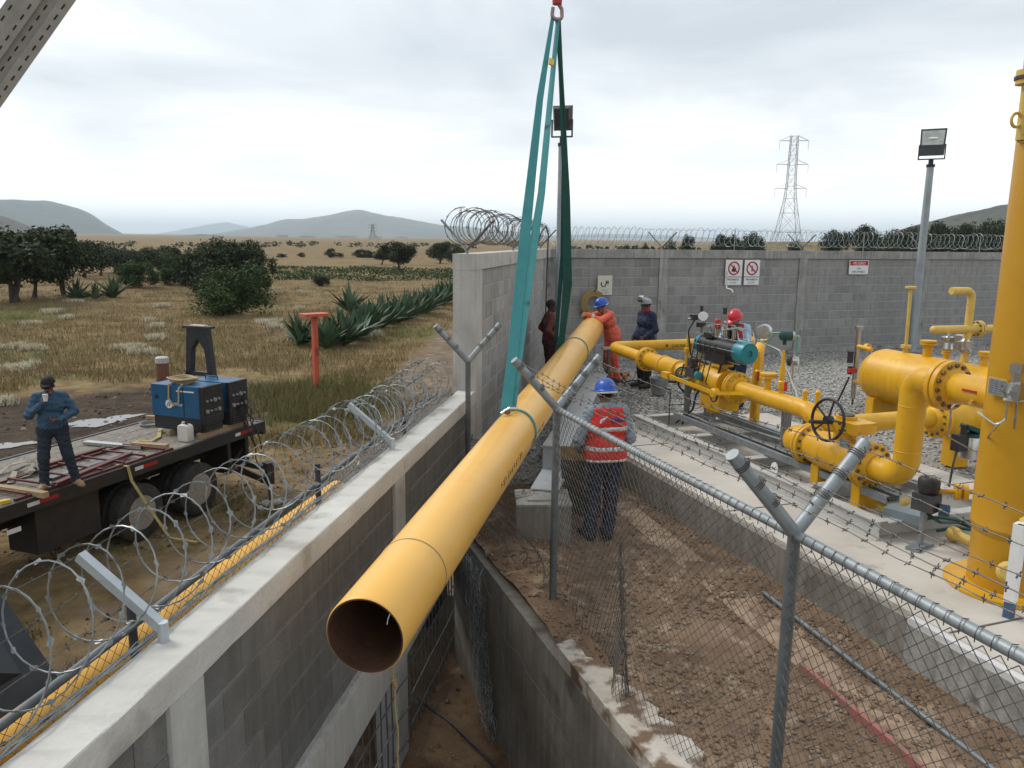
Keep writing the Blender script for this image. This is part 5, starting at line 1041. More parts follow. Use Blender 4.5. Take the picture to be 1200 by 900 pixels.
# ================================================================== LAMPS AND SIGNS
def lamp_post(x, y, z1, r0, r1, label, face, tilt=R(12), k=1.0):
    t = thing('lamp_post', label, 'lamp post', (x, y, 0), 'floodlight poles in the yard')
    b = MB(); b.cyl((x, y, -.02), (x, y, z1), r0, r1, 18); b.cyl((x, y, 0), (x, y, .03), r0*2, n=16); b.build('pole', mat('lamp_pole_grey', (.27, .30, .31), (.33, .36, .37), 3, .5, .3, streak=.1), t)
    b = MB(); b.cyl((x, y, z1), (x, y, z1+.14), r1*.7, n=12); b.cyl((x, y, z1-.06), (x, y, z1+.01), r1*1.25, n=14); f = Vector(face).normalized(); s2 = Vector((-f.y, f.x, 0))
    for sg in (-1, 1): b.bar(Vector((x, y, z1+.13))+s2*.30*k*sg, Vector((x, y, z1+.50))+s2*.30*k*sg, .03, .05, f)
    b.bar(Vector((x, y, z1+.14))-s2*.30*k, Vector((x, y, z1+.14))+s2*.30*k, .04, .03); b.build('bracket', black_m, t, smooth=False)
    up = (Vector((0, 0, 1))*math.cos(tilt)+f*math.sin(tilt)*-1); nf = (f*math.cos(tilt)+Vector((0, 0, 1))*math.sin(tilt)); c = Vector((x, y, z1+.52))
    def quad(w0, w1, h0, h1, d): return [c+(s2*-w0+up*h0+nf*d)*k, c+(s2*w0+up*h0+nf*d)*k, c+(s2*w1+up*h1+nf*d)*k, c+(s2*-w1+up*h1+nf*d)*k]
    b = MB(); fr = quad(.28, .30, -.34, .36, .10); bk = quad(.20, .22, -.26, .28, -.14); b.add(fr+bk, [(0, 1, 2, 3), (7, 6, 5, 4), (0, 4, 5, 1), (1, 5, 6, 2), (2, 6, 7, 3), (3, 7, 4, 0)]); hs = b.build('housing', black_m, t, smooth=False)
    b = MB(); b.plate(quad(.245, .26, -.06, .31, .102), nf*.006); b.build('reflector', mat('reflector', (.62, .60, .56), (.40, .38, .33), 4, .18, .85), hs, smooth=False)
    b = MB(); b.cyl(c+up*.1+nf*.112-s2*.1, c+up*.1+nf*.112+s2*.1, .03, n=12); b.build('bulb', white_m, hs)
    b = MB(); b.plate(quad(.27, .285, -.33, .345, .118), nf*.004); gm = bpy.data.materials.get('lamp_glass')
    if gm is None:
        gm = bpy.data.materials.new('lamp_glass'); gm.use_nodes = True; nt = gm.node_tree; g0 = nt.nodes['Principled BSDF']; g0.inputs['Roughness'].default_value = .08; g0.inputs['Transmission Weight'].default_value = 1; g0.inputs['IOR'].default_value = 1.3; g0.inputs['Base Color'].default_value = (.9, .92, .9, 1)
    b.build('glass', gm, hs, smooth=False)
    return t
lamp_post(17.1, 16.2, 4.86, .115, .085, 'floodlight pole right of the danger sign, its lamp facing the camera', (-.75, -.66, 0))
lamp_post(6.87, 16.4, 4.9, .085, .07, 'floodlight pole in the corner behind the slings, its lamp seen from behind', (.55, .83, 0), R(10), .74)
def sign(x0, x1, z0, z1, name, label, m=white_m):
    t = thing(name, label, 'sign', ((x0+x1)/2, 16.99, z0))
    b = MB(); b.box(((x0+x1)/2, 17.0, (z0+z1)/2), (x1-x0, .012, z1-z0)); b.build('board', m, t, smooth=False); return t
SY = 16.992; red_s = mat('sign_red', (.42, .02, .03)); blk = mat('sign_black', (.02, .02, .02)); gry = mat('sign_grey', (.25, .25, .26))
def txt(s_, t, x, z, h, m): return letter_text(s_, (x, SY, z), (1, 0, 0), (0, 0, 1), h, m, t, ext=.0012, align='CENTER')
t = sign(8.12, 8.50, 1.56, 2.02, 'safety_sign', 'small cream sign with a dark hand symbol above the worker in red', mat('cream_paint', (.60, .57, .47)))
b = MB(); b.tube([(8.22, SY-.002, 1.86), (8.21, SY-.002, 1.80), (8.25, SY-.002, 1.76), (8.32, SY-.002, 1.78), (8.34, SY-.002, 1.84), (8.34, SY-.002, 1.90)], .012, 6); b.box((8.385, SY-.002, 1.86), (.016, .01, .10)); b.box((8.385, SY-.002, 1.86), (.07, .01, .016)); b.build('symbol', blk, t, smooth=False)
txt('PUNTO', t, 8.31, 1.66, .05, gry); txt('REUNION', t, 8.31, 1.60, .05, gry)
for (xa, xb, sym) in ((11.64, 12.13, 'flame'), (12.20, 12.66, 'no')):
    t = sign(xa, xb, 1.98, 2.40, 'prohibition_sign', 'white prohibition sign with a crossed out '+('flame in its red ring' if sym == 'flame' else 'figure, right of the flame sign'))
    xm = (xa+xb)/2; b = MB(); b.ring((xm, SY, 2.19), (0, 1, 0), .155, .018, 30, 6); b.bar((xm-.11, SY, 2.30), (xm+.11, SY, 2.08), .028, .012, (0, 1, 0)); b.build('ring', red_s, t)
    if sym == 'flame':
        b = MB(); b.plate([(xm-.05, SY+.001, 2.10), (xm+.05, SY+.001, 2.10), (xm+.075, SY+.001, 2.16), (xm+.05, SY+.001, 2.21), (xm+.03, SY+.001, 2.18), (xm+.01, SY+.001, 2.28), (xm-.03, SY+.001, 2.22), (xm-.045, SY+.001, 2.18), (xm-.07, SY+.001, 2.15)], (0, -.003, 0)); b.build('symbol', blk, t, smooth=False)
    else:
        b = MB(); b.box((xm, SY, 2.18), (.05, .004, .15)); b.box((xm+.05, SY, 2.14), (.08, .004, .035)); b.build('symbol', gry, t, smooth=False)
    pl_ = MB(); pl_.box((xm, 17.0, 1.865), (xb-xa-.01, .010, .19)); pl_.build('lower_board', white_m, t, smooth=False)
    txt('PROHIBIDO', t, xm, 1.885, .065, blk); txt('FUMAR' if sym == 'flame' else 'EL PASO', t, xm, 1.81, .055, gry)
t = sign(15.5, 16.14, 2.03, 2.40, 'danger_sign', 'red and white PELIGRO danger sign high on the back wall')
b = MB(); b.box((15.82, SY, 2.325), (.60, .004, .12)); b.build('red_band', red_s, t, smooth=False)
letter_text('PELIGRO', (15.82, SY-.004, 2.285), (1, 0, 0), (0, 0, 1), .105, white_m, t, ext=.0012, align='CENTER'); txt('GAS', t, 15.82, 2.16, .07, blk); txt('INFLAMABLE', t, 15.82, 2.07, .075, blk)
# ------------------------------------------------------------------ odds and ends on the gravel
t = thing('bucket', 'dented galvanised bucket standing on the gravel below the yellow flange', 'bucket', (7.42, 12.75, 0))
b = MB(); b.lathe((7.42, 12.75, 0), (0, 0, 1), [(0, .13), (.02, .135), (.30, .175), (.305, .182), (.315, .182), (.315, .17), (.05, .125), (.04, .0)], 28); b.build('pail', galv, t)
b = MB(); b.tube([(7.25, 12.75, .29), (7.24, 12.70, .2), (7.30, 12.62, .14), (7.42, 12.59, .13), (7.56, 12.64, .15), (7.595, 12.75, .29)], .005, 5); b.build('handle', wire_d, t)
t = thing('angle_grinder', 'small black and orange angle grinder on the gravel behind the worker in red', 'grinder', (7.6, 14.6, 0))
b = MB(); b.cyl((7.5, 14.62, .07), (7.75, 14.55, .07), .035, n=12); b.box((7.5, 14.6, .13), (.03, .03, .16)); b.build('body', black_m, t)
b = MB(); b.cyl((7.60, 14.58, .05), (7.70, 14.56, .05), .045, n=12); b.cyl((7.78, 14.54, .03), (7.78, 14.54, .045), .06, n=16); b.build('orange_housing', mat('orange_plastic', (.55, .2, .03), None, rough=.5), t)
b = MB(); rr = random.Random(31)
for k in range(3): b.tube(wobble((6.9+.2*k, 14.0, .03), (8.0, 13.5+.25*k, .03), 10, .10, seed=60+k), .016, 6)
b.tube([(6.78, 13.8, .75), (6.75, 13.75, .4), (6.9, 13.8, .15), (7.2, 13.9, .05)], .012, 6)
for v in range(len(b.v)):
    if b.v[v][2] < .012: b.v[v] = (b.v[v][0], b.v[v][1], .012)
tag(b.build('welding_cable', black_m), 'black welding cables snaking over the gravel by the feet of the worker in red', 'cable')
t = thing('duffel_bag', 'heap of dark tools and a red bag on the gravel behind the yellow bend', 'bag', (8.6, 13.9, 0))
b = MB(); b.ell((8.55, 13.9, .16), (.24, .16, .16)); b.build('bag', red_m, t)
b = MB(); b.box((8.2, 14.0, .06), (.5, .06, .05), .4); b.box((8.15, 13.7, .04), (.4, .05, .04), -.5); b.ell((8.75, 13.85, .12), (.12, .1, .12)); b.build('tools', black_m, t)
t = thing('rope_coil', 'coil of tan rope hung on the back wall behind the worker in red', 'rope', (8.0, 16.95, 1.1))
b = MB(); rr = random.Random(13); c0 = Vector((7.98, 16.93, 1.36)); pts = []
for i in range(26*18):
    a = 2*math.pi*i/26; k = i//26; R0 = .20+.13*((k*7) % 18)/18; pts.append(c0+Vector((math.cos(a)*R0*.95+rr.uniform(-.006, .006), .02+.06*((k*5) % 18)/18-.07, math.sin(a)*R0+rr.uniform(-.006, .006))))
b.tube(pts, .013, 5); b.build('coil', rope_m, t)
b = MB(); b.cyl((7.98, 16.80, 1.68), (7.98, 17.04, 1.68), .012, n=8); b.build('nail', darksteel, t)
# ================================================================== PEOPLE
def surfnets(f, lo, hi, h):
    lo = np.array(lo); n = np.ceil((np.array(hi)-lo)/h).astype(int)+1
    ax = [lo[i]+h*np.arange(n[i]) for i in range(3)]; X, Y, Z = np.meshgrid(*ax, indexing='ij')
    D = f(np.stack([X, Y, Z], -1).reshape(-1, 3)).reshape(n); S = D < 0
    acc = np.zeros(tuple(n-1)+(3,)); cnt = np.zeros(tuple(n-1))
    cs = [(a, b_, c) for a in (0, 1) for b_ in (0, 1) for c in (0, 1)]
    def sub(A, o): return A[o[0]:o[0]+n[0]-1, o[1]:o[1]+n[1]-1, o[2]:o[2]+n[2]-1]
    for a in cs:
        for k in range(3):
            if a[k] == 1: continue
            b_ = list(a); b_[k] = 1; da, db = sub(D, a), sub(D, b_); m = (da < 0) != (db < 0)
            t = np.where(m, da/np.where(m, da-db, 1), 0)
            for c in range(3): acc[..., c] += np.where(m, a[c]+(t if c == k else 0), 0)
            cnt += m
    act = cnt > 0; idx = -np.ones(cnt.shape, int); idx[act] = np.arange(act.sum())
    I = np.argwhere(act); V = lo+h*(I+acc[act]/cnt[act][:, None]); F = []
    for k in range(3):
        o = [0, 0, 0]; sl0 = [slice(1, n[i]-1) for i in range(3)]; sl1 = list(sl0); sl0[k] = slice(0, n[k]-1); sl1[k] = slice(1, n[k])
        a = S[tuple(sl0)]; b_ = S[tuple(sl1)]; m = a != b_; P = np.argwhere(m); off = np.array([1, 1, 1]); off[k] = 0; P = P+off
        u, v = (k+1) % 3, (k+2) % 3; q = []
        for du, dv in ((-1, -1), (0, -1), (0, 0), (-1, 0)):
            Q = P.copy(); Q[:, u] += du; Q[:, v] += dv; q.append(idx[Q[:, 0], Q[:, 1], Q[:, 2]])
        q = np.stack(q, -1); fl = b_[m]; q[fl] = q[fl][:, ::-1]; F.append(q[(q >= 0).all(1)])
    return V, np.concatenate(F)
def sd_prim(p, P):
    if P[0] == 'c':
        a, b_, ra, rb = np.array(P[1]), np.array(P[2]), P[3], P[4]; ab = b_-a; t = np.clip(((p-a)@ab)/max(ab@ab, 1e-9), 0, 1)
        return np.linalg.norm(p-a-t[:, None]*ab, axis=1)-(ra+(rb-ra)*t)
    c, r = np.array(P[1]), np.array(P[2]); q = (p-c)
    if len(P) > 4 and P[4] is not None: q = q@np.array(P[4])
    k = np.linalg.norm(q/r, axis=1); return (k-1)*r.min()*np.where(k > 1, 1, 1)*1.0 if r.max()/r.min() < 1.1 else k*(k-1)/np.maximum(np.linalg.norm(q/r**2, axis=1), 1e-6)
def body_sdf(prims, k=.025, fold=0.0):
    def f(p):
        d = None
        for P in prims:
            e_ = sd_prim(p, P)
            if d is None: d = e_
            else:
                h = np.clip(.5+.5*(d-e_)/k, 0, 1); d = d*(h)+e_*(1-h) if False else (d+(e_-d)*h)-k*h*(1-h)
        if fold: d = d+fold*.8*np.sin(p[:, 2]*88+p[:, 0]*37+3*np.sin(p[:, 1]*27+p[:, 2]*13))*np.sin(p[:, 0]*61+p[:, 2]*41+p[:, 1]*53)
        return d
    return f
def mesh_prims(prims, h, k, pad=.06, fold=0.0, clip=None, inflate=0.0):
    lo = np.min([np.minimum(np.array(P[1])-np.max(P[3] if P[0] == 'c' else P[2]), (np.array(P[2])-P[4]) if P[0] == 'c' else np.array(P[1])-np.max(P[2])) for P in prims], axis=0)-pad
    hi = np.max([np.maximum(np.array(P[1])+np.max(P[3] if P[0] == 'c' else P[2]), (np.array(P[2])+P[4]) if P[0] == 'c' else np.array(P[1])+np.max(P[2])) for P in prims], axis=0)+pad
    g = body_sdf(prims, k, fold)
    def f(p):
        d = g(p)-inflate
        if clip is not None: d = np.maximum(d, clip(p))
        return d
    V, F = surfnets(f, lo, hi, h); C = V[F].mean(1); dd = np.stack([sd_prim(C, P) for P in prims], 1); mi = np.array([P[5] if P[0] == 'c' else P[3] for P in prims])[dd.argmin(1)]
    return V, F, mi
def hand_prims(w, d, up, side, mi, curl=.5, grip=0.0, sgn=1):
    """w wrist, d direction of the hand, up = back of the hand; thumb goes to `side`"""
    w, d, up, side = [np.array(v, float) for v in (w, d, up, side)]; pr = []
    palm = w+d*.045; pr.append(('c', w+d*.02-side*.012, w+d*.085-side*.02, .022, .020, mi)); pr.append(('c', w+d*.02+side*.012, w+d*.085+side*.02, .022, .020, mi))
    for i, L in enumerate((.070, .080, .074, .058)):
        b0 = w+d*.088+side*(.030-.020*i); c = curl*(1+.1*i); d1 = d*math.cos(c*.6)-up*math.sin(c*.6); d2 = d*math.cos(c*1.5)-up*math.sin(c*1.5)
        m = b0+d1*L*.5; pr.append(('c', b0, m, .0095, .009, mi)); pr.append(('c', m, m+d2*L*.5, .009, .0075, mi))
    t0 = w+d*.025+side*.028; t1 = t0+(d*.6+side*.75-up*.25)*.04; t2 = t1+(d*.9+side*.1-up*(.3+grip))*.035
    pr.append(('c', t0, t1, .014, .0115, mi)); pr.append(('c', t1, t2, .011, .009, mi)); return pr
def head_prims(c, fw, up, mi_skin, mi_dark, mi_hair, hair=True):
    c, fw, up = [np.array(v, float) for v in (c, fw, up)]; fw = fw/np.linalg.norm(fw); up = up-fw*(up@fw)*1.0; up = up/np.linalg.norm(up); rt = np.cross(fw, up)
    B = np.stack([rt, fw, up], 1); L = lambda x, y, z: c+rt*x+fw*y+up*z
    pr = [('e', L(0, -.005, .03), (.076, .095, .088), mi_hair if hair else mi_skin, B), ('e', L(0, .018, -.03), (.060, .074, .088), mi_skin, B), ('c', L(0, .085, -.015), L(0, .105, -.04), .010, .015, mi_skin), ('c', L(-.03, .072, -.095), L(.03, .072, -.095), .022, .022, mi_skin),
          ('c', L(-.035, .078, .012), L(.035, .078, .012), .013, .013, mi_skin), ('c', L(-.018, .089, -.068), L(.018, .089, -.068), .007, .007, mi_dark)]
    for s_ in (-1, 1): pr += [('c', L(s_*.078, -.002, .0), L(s_*.080, -.006, -.035), .013, .010, mi_skin), ('c', L(s_*.030, .085, -.008), L(s_*.031, .086, -.008), .010, .010, mi_dark)]
    return pr, L, B
def person(label, loc, rz, J, mats, vest=None, helmet=None, facing=(0, 1, 0), headup=(0, 0, 1), hands=None, fold=.008, bulk=0.0, glove=False, res=.0165):
    """joints J in the person's own frame: x to their right, y forward, z up"""
    t = thing('person', label, 'person', loc)
    D = dict(pel=(0, 0, .95), bel=(0, .01, 1.10), che=(0, .01, 1.28), nec=(0, .0, 1.47), hea=(0, .02, 1.615),
             shr=(.172, 0, 1.425), shl=(-.172, 0, 1.425), elr=(.25, -.02, 1.14), ell=(-.25, -.02, 1.14), wrr=(.25, .10, .91), wrl=(-.25, .10, .91),
             hir=(.095, 0, .93), hil=(-.095, 0, .93), knr=(.11, .03, .50), knl=(-.11, .03, .50), anr=(.11, -.01, .09), anl=(-.11, -.01, .09), tor=(.13, .17, .035), tol=(-.13, .17, .035))
    D.update(J); g = {k: np.array(v, float) for k, v in D.items()}; bk = bulk
    # material indices: 0 upper clothes, 1 lower clothes, 2 skin, 3 boots, 4 dark, 5 hair, 6 glove
    rt = (g['shr']-g['shl']); rt = rt/np.linalg.norm(rt)
    tor = [('c', g['hil'], g['hir'], .112+bk, .112+bk, 1), ('c', g['hil']*.8+g['hir']*.2+np.array([0, .005, .085]), g['hir']*.8+g['hil']*.2+np.array([0, .005, .085]), .124+bk, .124+bk, 0), ('c', g['bel']-rt*.055, g['bel']+rt*.055, .118+bk, .118+bk, 0), ('c', g['che']-rt*.075, g['che']+rt*.075, .122+bk, .122+bk, 0), ('c', g['shl']*.8+g['shr']*.2, g['shr']*.8+g['shl']*.2, .070+bk, .070+bk, 0), ('c', g['che'], g['nec'], .09, .062, 0)]
    limbs = []
    for s_ in 'rl':
        limbs += [('c', g['sh'+s_], g['el'+s_], .060+bk, .050+bk, 0), ('c', g['el'+s_], g['wr'+s_], .050+bk, .040+bk*.6, 0), ('c', g['hi'+s_], g['kn'+s_], .096+bk, .070+bk, 1), ('c', g['kn'+s_], g['an'+s_], .070+bk, .054+bk, 1),
                  ('c', g['an'+s_]+np.array([0, 0, .03]), g['an'+s_]-np.array([0, 0, .03]), .052, .052, 3), ('c', g['an'+s_]-np.array([0, .02, .045]), g['to'+s_]+np.array([0, .02, .004]), .048, .044, 3)]
    V, F, mi = mesh_prims(tor+limbs, res, .035, fold=fold); Vs, Fs, Ms = [V], [F], [mi]; o = len(V)
    hp, L, B = head_prims(g['hea'], facing, headup, 2, 4, 5); hp = hp+[('c', g['nec']-np.array([0, 0, .03]), g['hea']-np.array([0, 0, .05]), .058, .056, 2)]
    V, F, mi = mesh_prims(hp, .0085, .012, .03); Vs.append(V); Fs.append(F+o); Ms.append(mi); o += len(V)
    for s_ in 'rl':
        h = (hands or {}).get(s_, {}); d = g['wr'+s_]-g['el'+s_]; d = np.array(h.get('d', d/np.linalg.norm(d)), float); d = d/np.linalg.norm(d); up = np.array(h.get('up', (1 if s_ == 'r' else -1, 0, 0)), float); up = up-d*(up@d); up = up/np.linalg.norm(up)
        sd_ = np.cross(d, up)*(1 if s_ == 'l' else -1); sd_ = np.array(h['side'], float) if 'side' in h else sd_
        hpz = hand_prims(g['wr'+s_], d, up, sd_, 6 if glove else 2, h.get('curl', .5), h.get('grip', 0)); V, F, mi = mesh_prims(hpz, .0062, .006, .02); Vs.append(V); Fs.append(F+o); Ms.append(mi); o += len(V)
    V = np.concatenate(Vs); F = np.concatenate(Fs); M_ = np.concatenate(Ms)
    c, s_ = math.cos(rz), math.sin(rz); Rm = np.array([[c, -s_, 0], [s_, c, 0], [0, 0, 1]])
    def add(name, V, F, mats_, mi=None, par=None):
        ob = fast_mesh(name, V@Rm.T, F, mats_); 
        if mi is not None: ob.data.polygons.foreach_set('material_index', mi.astype(np.int32))
        ob.parent = par or t; return ob
    add('body', V, F, mats, M_)
    def wpt(p): return Vector(tuple(Rm@np.array(p)))+Vector(tuple(loc))
    extra = dict(L=L, B=B, wpt=wpt, t=t, g=g, add=add, tor=tor, limbs=limbs, Rm=Rm)
    if helmet is not None:
        hm_ = MB(); n, m = 28, 10; Bm = Matrix([list(r) for r in (Rm@B)]); hc = wpt(L(0, -.005, .045)); vs = []
        for i in range(m+1):
            th = (math.pi/2)*i/m
            for j in range(n):
                a = 2*math.pi*j/n; rg = 1+.035*(abs(math.cos(a*1)) < .25)*(i > 1); vs.append(hc+Bm @ Vector((.112*math.cos(th)*math.cos(a)*rg, .138*math.cos(th)*math.sin(a)*rg, .125*math.sin(th)+.0)))
        fs = [(i*n+j, i*n+(j+1) % n, (i+1)*n+(j+1) % n, (i+1)*n+j) for i in range(m) for j in range(n)]; hm_.add(vs, fs)
        rim = []
        for k, (e_, z_) in enumerate(((1.0, .0), (1.10, -.012), (1.10, -.020), (.97, -.012))):
            for j in range(n):
                a = 2*math.pi*j/n; pk = 1+.22*max(0, math.sin(a))**3*(k in (1, 2)); rim.append(hc+Bm @ Vector((.112*e_*math.cos(a), .138*e_*pk*math.sin(a), z_)))
        hm_.add(rim, [(k*n+j, k*n+(j+1) % n, (k+1)*n+(j+1) % n, (k+1)*n+j) for k in range(3) for j in range(n)]); 
        hh = hm_.build('hard_hat', helmet, t, ang=70)
        b = MB(); b.tube([hc+Bm @ Vector((.104*math.cos(a), -.02+.118*math.sin(a), -.03)) for a in np.linspace(math.pi*1.05, math.pi*1.95, 12)], .012, 6); b.build('suspension_band', white_m, hh)
    return extra
def mset(up, lo, skin=(.20, .105, .07), boots=(.03, .025, .02), hair=(.012, .01, .009), glove=(.3, .22, .12), nm=''):
    return [mat(nm+'_upper', up, tuple(x*1.25 for x in up), 9, .85, bump=.9, bscale=20), mat(nm+'_lower', lo, tuple(x*1.3 for x in lo), 9, .88, bump=.9, bscale=20), mat(nm+'_skin', skin, None, rough=.55), mat(nm+'_boots', boots, tuple(x*1.4 for x in boots), 12, .7), mat('dark_feature', (.012, .01, .01)), mat(nm+'_hair', hair, None, rough=.8), mat(nm+'_glove', glove, None, rough=.9)]
blue_hat = mat('blue_helmet', (.012, .075, .42), (.015, .085, .46), 9, .3, spec=.5)
red_hat = mat('red_helmet', (.55, .02, .035), (.5, .02, .03), rough=.28, spec=.5)
silver = mat('reflective_tape', (.60, .61, .60), (.5, .5, .5), 15, .35, .3)
# --- man on the truck bed: cup at the mouth, telephone in the other hand
face = math.atan2(-.0, 1)
tm = onz(68, 571, -1.0); rz = R(180)+R(12)
J = dict(shr=(.175, 0, 1.425), shl=(-.175, 0, 1.425), elr=(.29, .05, 1.17), wrr=(.09, .20, 1.36), ell=(-.31, .02, 1.17), wrl=(-.10, .24, 1.10), hir=(.10, 0, .93), hil=(-.10, 0, .93), knr=(.15, .05, .50), knl=(-.17, .04, .50), anr=(.17, .0, .10), anl=(-.25, .0, .10), tor=(.23, .15, .04), tol=(-.32, .15, .04), hea=(.0, .04, 1.60))
ex = person('man in a blue shirt and dark cap drinking from a cup on the truck bed', tm, rz, J, mset((.035, .075, .125), (.018, .026, .038), boots=(.26, .17, .09), skin=(.17, .085, .055), nm='truckman'), facing=(.35, 1, -.28), hands=dict(r=dict(d=(-.35, .2, 1), up=(.6, .6, .0), curl=1.0), l=dict(d=(1, .35, .05), up=(0, .2, -1), curl=.8)), bulk=.009, fold=.012, res=.013)
Lh, B_, W = ex['L'], ex['B'], ex['wpt']; Bm = Matrix([list(r) for r in (ex['Rm']@B_)])
b = MB(); n = 26; hc = W(Lh(0, -.005, .045)); vs = []
for i in range(8):
    th = math.pi/2*i/7
    for j in range(n): a = 2*math.pi*j/n; vs.append(hc+Bm @ Vector((.096*math.cos(th)**.8*math.cos(a), .118*math.cos(th)**.8*math.sin(a), .10*math.sin(th)-.005)))
b.add(vs, [(i*n+j, i*n+(j+1) % n, (i+1)*n+(j+1) % n, (i+1)*n+j) for i in range(7) for j in range(n)])
br_ = [hc+Bm @ Vector((.075*math.cos(a), .085+.11*math.sin(a), .0)) for a in np.linspace(0, math.pi, 14)]; b.plate(br_, Bm @ Vector((0, 0, .012))); b.build('cap', mat('black_cap', (.012, .012, .013), None, rough=.85), ex['t'], ang=60)
b = MB(); b.tube([W(Lh(s_*.075, .05, -.005)) if abs(s_) > .9 else W(Lh(s_*.06, .094, -.008)) for s_ in (-1, -.85, -.4, 0, .4, .85, 1)], .014, 8, flat=.9); b.build('sunglasses', mat('dark_lens', (.01, .01, .012), None, rough=.1), ex['t'])
def thing_at(name, label, cat, mb, m, **k): return tag(mb.build(name, m, **k), label, cat)
hr = W(ex['g']['wrr']+np.array([-.035, .05, .09])); b = MB(); b.lathe(hr+Vector((0, 0, -.05)), (0, 0, 1), [(0, .026), (.10, .038), (.103, .04), (.10, .035)], 18); thing_at('paper_cup', 'small white cup in the hand of the man on the truck bed', 'cup', b, white_m)
hl = W(ex['g']['wrl']+np.array([.10, .05, .02])); b = MB(); b.box(hl, (.075, .145, .012), .6, m=Matrix.Rotation(.6, 3, 'Z') @ Matrix.Rotation(.5, 3, 'X')); thing_at('telephone', 'black telephone held low by the man on the truck bed', 'telephone', b, black_m, smooth=False)
b = MB(); nk = [ex['wpt'](ex['g']['nec']+np.array([.075*math.cos(a), .07*math.sin(a)+.012, .012-.03*math.sin(a)])) for a in np.linspace(R(100), R(440), 16)]; b.tube(nk, .016, 6, flat=1.3); b.build('collar', MATS['truckman_upper'], ex['t'])
b = MB(); b.box(ex['wpt']((-.075, .145, 1.30)), (.095, .012, .10), rz); b.build('pocket', MATS['truckman_upper'], ex['t'], smooth=False)
b = MB(); b.tube([ex['wpt']((.145*math.cos(a), .112*math.sin(a)+.01, 1.0)) for a in np.linspace(0, 2*math.pi, 24, endpoint=False)], .012, 6, closed=True); b.build('shirt_hem', MATS['truckman_upper'], ex['t'])
# --- worker in red leaning on the pipe end
J = dict(pel=(0, -.06, .93), bel=(0, -.02, 1.06), che=(0, .07, 1.24), nec=(0, .16, 1.42), hea=(0, .22, 1.55), shr=(.175, .11, 1.385), shl=(-.175, .11, 1.385), elr=(.22, .40, 1.30), ell=(-.22, .38, 1.28), wrr=(.02, .60, 1.385), wrl=(-.14, .62, 1.40), hir=(.095, -.06, .91), hil=(-.095, -.06, .91), knr=(.11, -.03, .50), knl=(-.11, -.05, .50), anr=(.11, -.10, .09), anl=(-.11, -.14, .09), tor=(.13, .07, .035), tol=(-.13, .03, .035))
rp = Vector((7.10, 14.22, 0)); rzr = math.atan2(.999, .14)+R(8)    # faces the pipe (-x)
rzr = R(90)+R(6)
redm = mset((.66, .135, .085), (.63, .125, .08), boots=(.02, .018, .016), glove=(.30, .20, .10), nm='redman')
ex = person('worker in red coveralls and blue hard hat leaning over the far end of the pipe', rp, rzr, J, redm, helmet=blue_hat, facing=(0, 1, -.35), hands=dict(r=dict(d=(-.7, .7, -.1), up=(0, 0, 1), curl=.6), l=dict(d=(.2, 1, -.25), up=(0, 0, 1), curl=.6)), glove=True, bulk=.012)
def band(ex, prims, lo_hi_axis, name='reflective_band', m=silver, infl=.008):
    V, F, mi = mesh_prims(prims, .011, .03, inflate=infl, clip=lo_hi_axis); ex['add'](name, V, F, m)
g_ = ex['g']
for s_ in 'rl': band(ex, [ex['limbs'][3 if s_ == 'r' else 9]], lambda p: np.abs(p[:, 2]-.235)-.032, m=mat('cream_tape', (.62, .55, .38), (.5, .44, .3), 12, .5))
for s_, k in (('r', 1), ('l', 7)):
    a_, b_ = g_['el'+s_], g_['wr'+s_]; dd_ = (b_-a_)/np.linalg.norm(b_-a_); mid = a_*.38+b_*.62; band(ex, [ex['limbs'][k]], lambda p, mid=mid, dd_=dd_: np.abs((p-mid)@dd_)-.03, m=MATS['cream_tape'])
# --- welder with the hood turned up
J = dict(hea=(0, .03, 1.60), elr=(.25, -.06, 1.16), wrr=(.20, .12, .98), ell=(-.25, -.02, 1.15), wrl=(-.18, .16, 1.0))
ex = person('welder in dark navy clothes with a red neck scarf and welding hood pushed up', (7.52, 13.5, 0), R(90)+R(10), J, mset((.012, .018, .05), (.014, .014, .017), skin=(.11, .055, .038), nm='welder'), facing=(.1, 1, -.05), bulk=.012)
Lh, W = ex['L'], ex['wpt']; Bm = Matrix([list(r) for r in (ex['Rm']@ex['B'])])
V, F, mi = mesh_prims([('c', (0, .0, 1.43), (0, .01, 1.52), .082, .072, 0)], .012, .02, fold=.006); ex['add']('neck_scarf', V, F, mat('scarf_red', (.42, .02, .03), None, rough=.9))
b = MB(); n = 22; hc = W(Lh(0, .01, .055)); vs = []
for i in range(8):
    th = -.15+(math.pi/2+.15)*i/7
    for j in range(n): a = 2*math.pi*j/n; vs.append(hc+Bm @ Vector((.108*math.cos(th)*math.cos(a), .13*math.cos(th)*math.sin(a), .10*math.sin(th))))
b.add(vs, [(i*n+j, i*n+(j+1) % n, (i+1)*n+(j+1) % n, (i+1)*n+j) for i in range(7) for j in range(n)]); b.plate([hc+Bm @ Vector(q) for q in ((-.09, .09, .02), (.09, .09, .02), (.10, .135, .07), (.07, .12, .12), (-.07, .12, .12), (-.10, .135, .07))], Bm @ Vector((0, -.03, .03))); b.build('welding_hood', mat('hood_grey', (.26, .29, .31), (.2, .23, .25), 9, .35), ex['t'], ang=50)
b = MB(); b.plate([hc+Bm @ Vector(q) for q in ((-.06, .10, .025), (.06, .10, .025), (.065, .14, .075), (-.065, .14, .075))], Bm @ Vector((0, .012, -.008))); b.build('hood_window', black_m, ex['t'], smooth=False)
